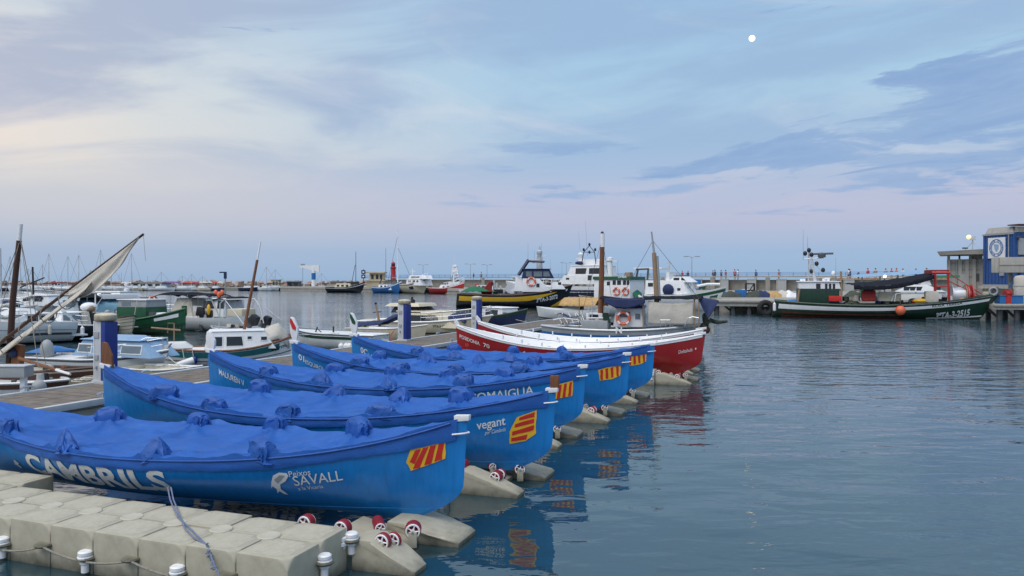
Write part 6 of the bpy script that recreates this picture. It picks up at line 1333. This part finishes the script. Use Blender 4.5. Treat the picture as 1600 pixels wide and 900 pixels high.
for px in (1461, 1483):
    for y in (-1.2, 1.2): MB().bar(B.pt(px, 470, y), B.pt(px - 2 if px > 1470 else px, 424, y), .1, n=6).build('gantry_leg', 'red_paint', B.t)
for y in (-1.2, 1.2):
    MB().bar(B.pt(1456, 426, y), B.pt(1484, 426, y), .12).build('gantry_beam', 'red_paint', B.t); MB().bar(B.pt(1461, 448, y), B.pt(1483, 447, y), .06).build('gantry_beam', 'red_paint', B.t)
B.cab(1454, 1484, 421.5, 428, 2.5, 'net_red', name='gantry_net', taper=1)
for y in (-.8, .8): B.bars([(B.pt(1484, 428, y), B.pt(1533, 459, y * .5)), (B.pt(1484, 440, y), B.pt(1530, 462, y * .5))], .035, 'red_paint', 'hauling_wire')
MB().lathe([(.75, -.55), (.75, -.5), (.55, -.48), (.6, 0), (.55, .48), (.75, .5), (.75, .55)], B.pt(1499, 461, -.2), 18, 'X').build('net_drum', 'alu', B.t); MB().lathe([(.8, -.2), (.8, -.12), (.45, -.1), (.45, .1), (.8, .12), (.8, .2)], B.pt(1514, 461, -.2), 18, 'X').build('red_drum', 'red_paint', B.t); MB().lathe([(.8, -.03), (.8, .03)], B.pt(1508, 461, -.2), 18, 'X').build('drum_flange', 'wood_pale', B.t)
cloth(B, lambda u, v: (lerp(B.X(1344), B.X(1364), u), -1.6 + v * .2, lerp(B.Z(471, 8), B.Z(454, 8), v) + 0 * u), 8, 8, 'net_red', 'red_net', 5, .08); MB().box((B.X(1344) + B.X(1364)) / 2, -1.2, B.Z(462, 8), 1.0, .7, .85).build('red_net_heap', 'net_red', B.t, bevel=.15)
MB().box(B.X(1387), -.4, B.Z(463, 8), 1.6, 1.4, .7).build('fish_box', 'cream', B.t, bevel=.05); MB().box(B.X(1450), -1.2, B.Z(463, 10), .9, .9, .85).build('white_sack', 'canvas', B.t, bevel=.18)
MB().ball(B.pt(1438, 470, -1.4), .55, .3, .18).build('yellow_net', 'yellow', B.t); 
for (pa_, pb_, mm, sd) in ((1222, 1262, 'blue_paint', 3), (1270, 1318, 'blue_deep', 5), (1318, 1344, 'net', 7)):
    cloth(B, lambda u, v: (lerp(B.X(pa_), B.X(pb_), u), (v - .5) * 2.8, 1.05 + .28 * math.sin(math.pi * u) * (1 - abs(2 * v - 1) ** 2)), 14, 8, mm, 'tarpaulin', sd, .1)
o = MB().ball((0, 0, 0), .36, n=18, m=12).build('ball_fender', 'orange', B.t); o.location = B.pt(1407, 485, -2.55); MB().bar((0, 0, .34), (0, .2, .9), .03, n=5).lathe([(0, .32), (.09, .33), (.07, .45), (0, .46)], (0, 0, 0), 8).build('fender_line', 'black', o)
MB().bar(B.pt(1403, 480, -2.4), B.pt(1411, 480, -2.4), .02).build('fender_hook', 'grey', B.t)
b = MB().box(B.X(1556), 0, 2.1, .5, .5, .5).path([B.pt(1549, 462, 0), B.pt(1553, 452, 0), B.pt(1560, 450, 0)], .14, 6); b.build('bow_roller', 'grey_dark', B.t); MB().torus(B.pt(1552, 455, -.3), .26, .07, 'Y').build('pulley', 'grey', B.t)
clutter(B, 1365, 1450, 1.1, 2.6, 14, ['red', 'black', 'grey', 'white', 'net', 'blue_deep', 'wood_pale'], 51, .75); clutter(B, 1465, 1500, 1.35, 1.6, 9, ['white', 'blue_deep', 'wood_pale', 'black', 'grey'], 52, .6); clutter(B, 1314, 1345, 1.3, 1.8, 8, ['black', 'white', 'net', 'canvas'], 53, .6)
MB().box(B.X(1302), -1.4, B.Z(466, 5), .9, .5, .42).build('red_crate', 'red', B.t, bevel=.03); fender(B, B.X(1212), -1, 'plastic_white', 1.2, .9)
b = MB().path([B.pt(1398, 471, -1.6), B.pt(1400, 459, -1.6), B.pt(1410, 458, -1.6)], .05, 6).path([B.pt(1393, 471, -1.4), B.pt(1398, 459, -1.4)], .05, 6); b.build('hauler_frame', 'alu', B.t)

B = Boat('cabin_cruiser', 'white flybridge cruiser glimpsed behind the red gantry', 'motor cruiser', (1390, 72.0), (1494, 70.0))
B.hull('gelcoat', 3.4, 1.7, 2.0, 1.6, -.3, nb=2.0, tr=.8); B.h.deck('gelcoat', B.t, .03, .02, .98, .05); B.cab(1402, 1480, 445, 456, 2.6, 'gelcoat', back=1.2, front=1.6, taper=.9, wins=[(1412, 1420, 448, 454, -.15), (1422, 1429, 448, 454, -.15), (1432, 1439, 448, 454, -.15), (1460, 1470, 448, 453)]); B.cab(1438, 1456, 438, 446, 1.6, 'white', front=.2, back=.2, name='flybridge'); B.cab(1430, 1500, 430, 434, 2.2, 'canvas_green', name='green_awning', taper=.9)

# jetties
def jetty(name, label, px0, px1, Y0, Y1, ztop, th, piles, d=3.0):
    a, c = W2(px0, Y0), W2(px1, Y1); dd = (c - a); t = thing(name, label, 'jetty', a, math.atan2(dd.y, dd.x)); L = dd.length
    MB().box(L / 2, d / 2, ztop - th / 2, L, d, th).build('deck_slab', 'concrete_pale', t, bevel=.04); MB().box(L / 2, -.07, ztop - th * .25, L, .16, .14).build('edge_beam', 'concrete', t, bevel=.02)
    for i in range(piles):
        x = L * (i + .5) / piles; MB().bar((x, .5, -2), (x, .5, ztop - th), .2, n=8).build('pile', 'grey_dark', t); MB().bar((x - .7, .6, ztop - th), (x, .6, .1), .1, n=6).build('brace', 'black', t)
        MB().bar((x, d - .5, -2), (x, d - .5, ztop - th), .2, n=8).build('pile', 'grey_dark', t)
    return t
t = jetty('concrete_jetty', 'weathered concrete jetty on short piles between the green lined boat and the green trawler', 1108, 1236, 67.8, 66.2, 1.22, .55, 5)
ty = MB()
for i, (px, s) in enumerate(((1196, 1.0), (1252, .9))):
    o = MB().torus((0, 0, 0), .5, .24, 'Y', 20, 10).build('tyre_fender', 'rubber'); o.location = W2(px, 65.6) + Vector((0, 0, .55)); o.scale = (s, 1, s); tag(o, ['black tyre fender hanging on the concrete jetty left of the green trawler', 'black tyre fender half hidden behind the green trawler stern'][i], 'tyre')
    MB().bar((0, .1, .4), (0, .25, .75), .03, n=5).build('tyre_chain', 'grey_dark', o)
t = jetty('wooden_pier', 'heavy pier on dark piles at the right edge beyond the trawler bow', 1552, 1720, 57.4, 56.0, 1.18, .42, 6)
for i, (px, mm, w) in enumerate(((1566, 'blue_paint', .8), (1584, 'blue_paint', 1.0))):
    t2 = thing('fish_bin', ['blue plastic fish bin on the pier next to the trawler bow', 'larger blue plastic fish bin on the pier near the right edge'][i], 'bin', W2(px, 58.2) + Vector((0, 0, 1.19)))
    MB().box(0, 0, .3, w, .7, .58).build('tub', mm, t2, bevel=.05); MB().box(0, 0, .6, w + .08, .78, .05).build('rim', mm, t2, bevel=.015)
t2 = thing('storage_tank', 'white cylindrical tank standing on the pier at the right edge', 'tank', W2(1597, 58.5) + Vector((0, 0, 1.19))); MB().lathe([(0, 0), (.5, 0), (.55, .1), (.55, 1.9), (.45, 2.1), (0, 2.15)], (0, 0, 0), 16).build('drum', 'canvas', t2); MB().lathe([(.57, .6), (.57, .66)], (0, 0, 0), 16).lathe([(.57, 1.3), (.57, 1.36)], (0, 0, 0), 16).build('hoop', 'grey', t2)
t2 = thing('red_winch', 'small red winch between the blue bins on the pier', 'winch', W2(1574, 58) + Vector((0, 0, 1.19))); MB().box(0, 0, .3, .4, .4, .6).build('body', 'red_paint', t2, bevel=.04); MB().lathe([(.3, -.2), (.3, -.15), (.18, -.14), (.18, .14), (.3, .15), (.3, .2)], (0, 0, .75), 12, 'X').build('drum', 'red_paint', t2)

# concrete pavilion and the blue harbour building
Y = 76.0; th = math.atan2((1505 - 800) / F, 1); k = Y * math.cos(th) / F; zz = lambda py: Zp(py, Y)
t = thing('concrete_pavilion', 'grey concrete pavilion with a flat overhanging roof left of the blue building', 'building', ((1505 - 800) / F * Y, Y, 0), -th)
xx = lambda px: (px - 1505) * k
MB().box((xx(1481) + xx(1545)) / 2, 2.2, (zz(405) + QZ) / 2, xx(1545) - xx(1481), 4, zz(405) - QZ).build('wall', 'concrete_pale', t)
MB().loft([(xx(1467), -1.2, zz(398)), (xx(1548), -1.2, zz(398)), (xx(1548), 5, zz(398)), (xx(1467), 5, zz(398))], [(xx(1464), -1.3, zz(393)), (xx(1548), -1.3, zz(390)), (xx(1548), 5.2, zz(390)), (xx(1464), 5.2, zz(393))]).build('roof', 'concrete', t)
for px, w in ((1482, .25), (1516, .25), (1499, .18)): MB().box(xx(px), .4 if px != 1499 else 2, (zz(398) + zz(405)) / 2, w, .25, zz(398) - zz(405)).build('roof_column', 'concrete_pale', t)
MB().box(xx(1526), 1.2, (zz(398) + zz(405)) / 2, 1.0, 1.5, zz(398) - zz(405) - .02).build('upper_block', 'concrete_pale', t)
for px in (1482, 1500, 1511, 1522, 1533): MB().box(xx(px), .14, (zz(405) + QZ) / 2, .3, .24, zz(405) - QZ + .02).build('pilaster', 'concrete_pale', t)
for py in (411, 421, 432): MB().box((xx(1482) + xx(1534)) / 2, .17, zz(py), xx(1534) - xx(1482), .08, .07).build('panel_joint', 'concrete', t)
MB().box(xx(1528), .16, zz(433), .42, .12, .7).build('vent', 'grey_dark', t)
b = MB(); a0 = (xx(1520), 2)
for dx in (-.75, .75): b.bar((a0[0] + dx, 2 - dx * .4, zz(391)), (a0[0], 2, zz(377)), .04, n=5)
b.bar((a0[0], 2, zz(391)), (a0[0], 2, zz(369)), .06, n=6).box(a0[0], 2, zz(371), .5, .3, .35)
b.build('aerial_mast', 'alu', t); MB().box(xx(1508), 1.4, zz(387), .5, .2, .15).build('flood_lamp', 'grey_dark', t)
o = MB().ball((xx(1514), 1.9, zz(369.5)), .24, n=14, m=9).build('globe_lamp', 'lamp', t)
# the blue block: its side wall with the emblem faces the basin, its front runs on to the right
A_ = R(80); dv = Vector((math.cos(A_), -math.sin(A_), 0)); pb_ = Vector(((1536 - 800) / F * 74.0, 74.0, 0)); LS = 3.65; pf_ = pb_ + dv * LS
t = thing('harbour_building', 'dark blue clad building with a round emblem sign and concrete balcony', 'building', pf_, math.atan2(.17, .98)); Yf = pf_.y
zf = lambda py: Zp(py, Yf); z0_, z1_ = zf(447), zf(363)
MB().box(8, LS / 2, (z0_ + z1_) / 2, 16, LS, z1_ - z0_).build('blue_cladding', 'blue_panel', t)
for i in range(9): MB().box(-.02, .2 + i * .4, (z0_ + z1_) / 2, .05, .05, z1_ - z0_ - .02).build('cladding_rib', 'blue_panel', t)
for i in range(6): MB().box(.25 + i * .5, -.02, (z0_ + z1_) / 2, .05, .05, z1_ - z0_ - .02).build('cladding_rib', 'blue_panel', t)
MB().loft([(.1, .25, z1_ + .01), (15, .25, z1_ + .01), (15, LS - .1, z1_ + .01), (.1, LS - .1, z1_ + .01)], [(.3, .5, zf(353)), (15, .5, zf(353)), (15, LS - .3, zf(353)), (.3, LS - .3, zf(353))]).build('sloped_roof', 'concrete_pale', t)
MB().box(8, .1, zf(352) + .05, 16, 1.3, .1).build('red_ridge', 'wood_dark', t); MB().box(8.2, .2, zf(358), 15.6, .3, .5).build('cream_fascia', 'cream', t)
MB().box(8.4, LS / 2 + .2, (z0_ + QZ) / 2, 16, LS - .2, z0_ - QZ).build('ground_floor', 'concrete', t); MB().box(7.8, LS / 2, z0_ - .13, 16.2, LS + .5, .24).build('floor_slab', 'concrete_pale', t)
MB().box(.9, -.06, zf(385), 1.0, .14, 1.5).build('louvre_window', 'shutter', t); MB().bar((.3, -.4, zf(371)), (.3, 0, zf(371)), .1).build('wall_lamp', 'grey_dark', t)
sw, sh_ = 2.0, 33 * Yf / F; yc_ = LS - 1.75; zc_ = zf(386)
sg = MB().box(-.09, yc_, zc_, .08, sw, sh_).build('emblem_sign', 'plastic_white', t); c0 = (-.145, yc_, zc_)
MB().torus(c0, .80, .03, 'X', 36, 5).torus(c0, .56, .022, 'X', 36, 5).build('emblem_ring', 'blue_paint', sg, )
tm = MB()
for i in range(30):
    if i in (7, 8, 22, 23): continue
    a = 2 * math.pi * i / 30; ca, sa = math.cos(a), math.sin(a); w2 = .025 + .02 * (i % 3 == 0)
    P_ = lambda r, s: (c0[0] - .01, c0[1] + r * ca - s * sa, c0[2] + r * sa + s * ca)
    tm.prism([P_(.62, -w2), P_(.74, -w2), P_(.74, w2), P_(.62, w2)], (.012, 0, 0))
tm.build('emblem_letters', 'blue_paint', sg, kind='stuff')
MB().prism([(c0[0], c0[1] - .28, c0[2] + .30), (c0[0], c0[1] + .30, c0[2] + .36), (c0[0], c0[1] + .2, c0[2] - .12), (c0[0], c0[1], c0[2] - .4), (c0[0], c0[1] - .26, c0[2] - .1)], (.012, 0, 0)).build('emblem_shield', 'blue_pale', sg)
Yb2 = 62.5; tb2 = math.atan2((1560 - 800) / F, 1); kb = Yb2 * math.cos(tb2) / F; x9 = lambda px: (px - 1560) * kb; z9 = lambda py: Zp(py, Yb2)
t = thing('concrete_balcony', 'raised grey concrete walkway on blue steel props in front of the blue building', 'walkway', ((1560 - 800) / F * Yb2, Yb2, 0), -tb2)
MB().box((x9(1549) + 9) / 2, .9, (z9(402) + z9(426)) / 2, 9 - x9(1549), 1.8, z9(402) - z9(426)).build('parapet', 'concrete_pale', t, bevel=.03)
MB().box((x9(1561) + 9) / 2, -.02, z9(414), 9 - x9(1561), .05, .06).build('panel_joint', 'concrete', t); MB().box(x9(1561), -.02, z9(414), .05, .05, z9(402.5) - z9(425.5)).build('panel_joint', 'concrete', t)
MB().bar((x9(1592), .6, QZ), (x9(1592), .6, z9(426)), .13, n=8).build('steel_prop', 'blue_paint', t); MB().bar((x9(1576), .6, z9(450)), (x9(1592), .6, z9(430)), .06).build('brace', 'blue_paint', t); MB().bar((x9(1608), .6, z9(450)), (x9(1592), .6, z9(430)), .06).build('brace', 'blue_paint', t)
MB().bar((x9(1579), 1.2, QZ), (x9(1579), 1.2, z9(426)), .16, n=8).build('concrete_post', 'concrete', t)
# light blue canopy and lit quay lamp behind the trawler
Yc = 100.0; t = thing('quay_canopy', 'long light blue shelter roof on slim posts behind the trawler awning', 'shelter', W2(1395, Yc)); kc = Yc / F
MB().loft([(-55 * kc, -1.5, Zp(433, Yc)), (50 * kc, -1.5, Zp(427, Yc)), (50 * kc, 2, Zp(427, Yc)), (-55 * kc, 2, Zp(433, Yc))], [(-50 * kc, -1.2, Zp(429, Yc)), (50 * kc, -1.2, Zp(422, Yc)), (50 * kc, 1.8, Zp(422, Yc)), (-50 * kc, 1.8, Zp(429, Yc))]).build('roof', 'blue_pale', t)
for px in (-48, -20, 8, 36): MB().bar((px * kc, 0, QZ), (px * kc, 0, Zp(431, Yc) + .2), .09, n=6).build('post', 'grey', t)
t = thing('quay_lamp', 'bright white lit lamp on a short post above the dark trawler awning', 'lamp', W2(1382, 90) + Vector((0, 0, QZ))); MB().bar((0, 0, 0), (0, 0, Zp(433, 90) - QZ), .08, n=6).build('post', 'grey_dark', t); MB().ball((0, -.1, Zp(432, 90) - QZ), .20, .12, .16).build('lamp', 'lamp_white', t)
# gear heaps on the quay
heaps = [(1157, 452, 'blue_paint', 'box', 'blue plastic tub on the quay under the wall doors', 'tub'), (1172, 446, 'black', 'frame', 'black dredge frame standing on the quay below the store doors', 'dredge'), (1178, 453, 'net', 'heap', 'dark green net heap on the quay beside the black frame', 'net'), (1193, 452, 'canvas_navy', 'heap', 'navy net heap on the quay in the middle of the gear', 'net'), (1209, 452, 'canvas_tan', 'heap', 'tan net heap on the quay left of the white cover', 'net'), (1222, 451, 'canvas', 'heap', 'pale net heap on the quay left of the trawler deckhouse', 'net'), (1233, 452, 'plastic_white', 'heap', 'white covered heap behind the trawler stern', 'tarp'), (1143, 453, 'net', 'heap', 'low brown net heap near the pointed white bow', 'net'), (1336, 452, 'net', 'heap', 'dark net heap behind the trawler wheelhouse', 'net'), (1535, 458, 'wood_dark', 'box', 'dark crate on the quay before the pavilion', 'crate')]
for i, (px, py, mm, kind, lb, ct) in enumerate(heaps):
    Yh = 82.0; rr = random.Random(i); b = MB()
    if kind == 'heap':
        ov = Vector((i * 3.1, 2, 1)); b.grid(lambda u, v: (1.1 * (2 * u - 1), .8 * (2 * v - 1), .62 * max(0, 1 - (2 * u - 1) ** 2) ** .6 * max(0, 1 - (2 * v - 1) ** 2) ** .6 * (1 + .5 * noise.noise(Vector((u * 4, v * 4, 0)) + ov))), 16, 10)
        o = b.build('net_heap' if ct == 'net' else 'covered_heap', mm, sharp=80)
    elif kind == 'box': o = b.box(0, 0, .4, 1.0, .9, .8).build('plastic_tub' if ct == 'tub' else 'crate', mm, bevel=.08)
    else:
        for x in (-.45, .45): b.bar((x, 0, 0), (x, 0, 1.5), .1, n=6)
        for z in (.1, .75, 1.45): b.bar((-.45, 0, z), (.45, 0, z), .08, n=6)
        b.bar((-.45, .1, .1), (.45, .1, 1.45), .06, n=6); o = b.build('dredge_frame', mm)
    o.location = W2(px, Yh) + Vector((0, 0, QZ)); tag(o, lb, ct)
# ---------------------------------------------------------------- people on the harbour wall
def person_mesh(seed):
    rs = random.Random(seed); me = bpy.data.meshes.new('person'); st = rs.uniform(-.1, .1)
    v = [(0, 0, .92), (0, 0, 1.2), (0, 0, 1.42), (0, 0, 1.53), (0, 0, 1.64), (0, -.01, 1.74), (-.1, 0, .86), (-.12, st, .48), (-.12, st * 1.6, .06), (-.12, st * 1.6 - .12, .03), (.1, 0, .86), (.12, -st, .48), (.12, -st * 1.6, .06), (.12, -st * 1.6 - .12, .03), (-.2, 0, 1.38), (-.27, .02, 1.12), (-.26, -.12, .9), (.2, 0, 1.38), (.27, .02, 1.12), (.26, -.1, .9)]
    e = [(0, 1), (1, 2), (2, 3), (3, 4), (4, 5), (0, 6), (6, 7), (7, 8), (8, 9), (0, 10), (10, 11), (11, 12), (12, 13), (2, 14), (14, 15), (15, 16), (2, 17), (17, 18), (18, 19)]
    me.from_pydata(v, e, []); ob = bpy.data.objects.new('person', me); COL.objects.link(ob); ob.modifiers.new('skin', 'SKIN'); ob.modifiers.new('sub', 'SUBSURF').levels = 1
    rad = [.15, .15, .15, .06, .09, .08, .1, .075, .05, .045, .1, .075, .05, .045, .07, .05, .035, .07, .05, .035]
    for i, r in enumerate(rad): me.skin_vertices[0].data[i].radius = (r, r * .8 if i < 3 else r)
    me.skin_vertices[0].data[0].use_root = True
    dg = bpy.context.evaluated_depsgraph_get(); m2 = bpy.data.meshes.new_from_object(ob.evaluated_get(dg)); bpy.data.objects.remove(ob); m2.materials.append(M['skin'])
    m2.polygons.foreach_set('use_smooth', [True] * len(m2.polygons)); return m2
PM = [person_mesh(i) for i in range(3)]
def top_mesh(m): return MB().lathe([(.17, .86), (.19, 1.0), (.17, 1.2), (.22, 1.36), (.16, 1.46), (.08, 1.5)], (0, 0, 0), 10).mesh('shirt', m)
def leg_mesh(m): return MB().lathe([(.16, .45), (.18, .6), (.19, .9), (.17, .95)], (0, 0, 0), 10).mesh('shorts', m)
SH = {c: top_mesh(c) for c in ('red', 'white', 'canvas_navy', 'black', 'orange', 'grey', 'green', 'blue_paint')}; LG = {c: leg_mesh(c) for c in ('canvas_navy', 'grey', 'black', 'canvas')}; HAIR = MB().ball((0, .02, 1.73), .115, .12, .10).mesh('hair', 'black')
PPL = [(1114, 'canvas_navy', 'grey', 'in a navy shirt standing behind the railing left of the two in black'), (1117, 'green', 'black', 'in a green shirt close beside a navy shirt on the harbour wall'), (1127, 'black', 'black', 'in a black shirt on the wall behind the pointed white bow'), (1134, 'red', 'canvas', 'in a bright red shirt on the wall above the shutter doors'), (1148, 'orange', 'canvas_navy', 'in an orange shirt leaning on the wall railing'), (1153, 'white', 'grey', 'in a white shirt next to an orange shirt on the wall'), (1181, 'blue_paint', 'black', 'in a blue shirt alone on the middle of the wall'), (1217, 'orange', 'canvas', 'in an orange shirt alone left of the trawler mast'), (1326, 'white', 'canvas_navy', 'in a white shirt on the wall just right of the wheelhouse'), (1328, 'canvas_navy', 'black', 'tall in navy clothes just right of the wheelhouse'), (1341, 'black', 'black', 'in black crouched by the rail right of the wheelhouse'), (1356, 'red', 'black', 'in a red shirt left of the lit quay lamp'), (1368, 'grey', 'black', 'in a grey shirt left of the lit quay lamp'), (1384, 'grey', 'canvas', 'in a grey shirt above the light blue canopy'), (1393, 'red', 'canvas_navy', 'in dark red above the light blue canopy'), (1401, 'red', 'red', 'dressed all in red above the light blue canopy'), (1411, 'white', 'black', 'in white above the light blue canopy'), (1431, 'black', 'black', 'dressed in black near the right end of the canopy'), (1448, 'canvas_navy', 'black', 'in navy at the right end of the wall by the red gantry'), (740, 'black', 'black', 'in black on the far wall near the radar tower'), (752, 'grey', 'black', 'in grey on the far wall left of the black trawler'), (1066, 'red', 'grey', 'in a red shirt behind the leaning aft mast'), (1075, 'black', 'grey', 'in black behind the leaning aft mast')]
LG['red'] = leg_mesh('red')
def wall_pt(px, back):
    r = (px - 800) / F
    for p, q in zip(WL, WL[1:]):
        d = q - p; nn = Vector((d.y, -d.x, 0)).normalized(); a = p - nn * back; s = (r * a.y - a.x) / (d.x - r * d.y)
        if -.02 <= s <= 1.02: return a + d * s
for i, (px, sh, lg, lb) in enumerate(PPL):
    p = wall_pt(px, 2.0); t = thing('person', 'person ' + lb, 'person', p + Vector((0, 0, 2.98)), rnd.uniform(-1.5, 1.5), 'people on the harbour wall')
    put('body', PM[i % 3], t); put('shirt', SH[sh], t); put('shorts', LG[lg], t); put('hair', HAIR, t)
    s = rnd.uniform(.94, 1.06); t.scale = (s, s, s * (.72 if 'crouched' in lb else 1))

# pipes, cables and small fittings that break up the walls
t = bpy.data.objects['harbour_building']
MB().bar((-.10, .5, zf(447)), (-.10, .5, zf(366)), .045, n=6).build('drain_pipe', 'grey', t); MB().box(-.08, 1.3, zf(425), .14, .5, .7).build('meter_box', 'grey', t, bevel=.02)
MB().path([(-.06, .9, zf(425)), (-.06, .9, zf(405)), (-.06, 3.2, zf(404)), (-.06, 3.3, zf(445))], .018, 5).build('cable', 'black', t); MB().box(-.05, LS / 2, zf(364.5), .12, LS, .12).build('eaves_trim', 'grey', t); MB().box(-.05, LS / 2, zf(446), .12, LS, .14).build('base_trim', 'grey', t)
t = bpy.data.objects['concrete_pavilion']
MB().bar((xx(1495), .05, QZ), (xx(1495), .05, zz(406)), .05, n=6).build('drain_pipe', 'grey', t); MB().box(xx(1506), .08, zz(440), .7, .1, 1.6).build('door', 'shutter', t)
QB = [(745, 178, 'stacked fish crates on the quay beyond the black trawler', 'red'), (1127, 84, 'stacked fish crates on the quay right of the pointed white bow', 'blue_paint'), (1166, 84, 'stacked fish crates on the quay next to the blue tub', 'white'), (1350, 80, 'stacked fish crates behind the trawler awning', 'green'), (1545, 66, 'stacked fish crates on the quay left of the blue bins', 'cream')]
for px, Yq, lb, mm in QB:
    t = thing('fish_crates', lb.replace('stacked', {'red': 'red', 'blue_paint': 'blue', 'white': 'white', 'green': 'green', 'cream': 'cream'}[mm] + ' stacked'), 'crates', W2(px, Yq) + Vector((0, 0, QZ)), rnd.uniform(-.4, .4))
    for i in range(3):
        c = MB().box(0, 0, .14 + i * .29, .8, .5, .26, rnd.uniform(-.08, .08)).build('crate', mm, t, bevel=.02)
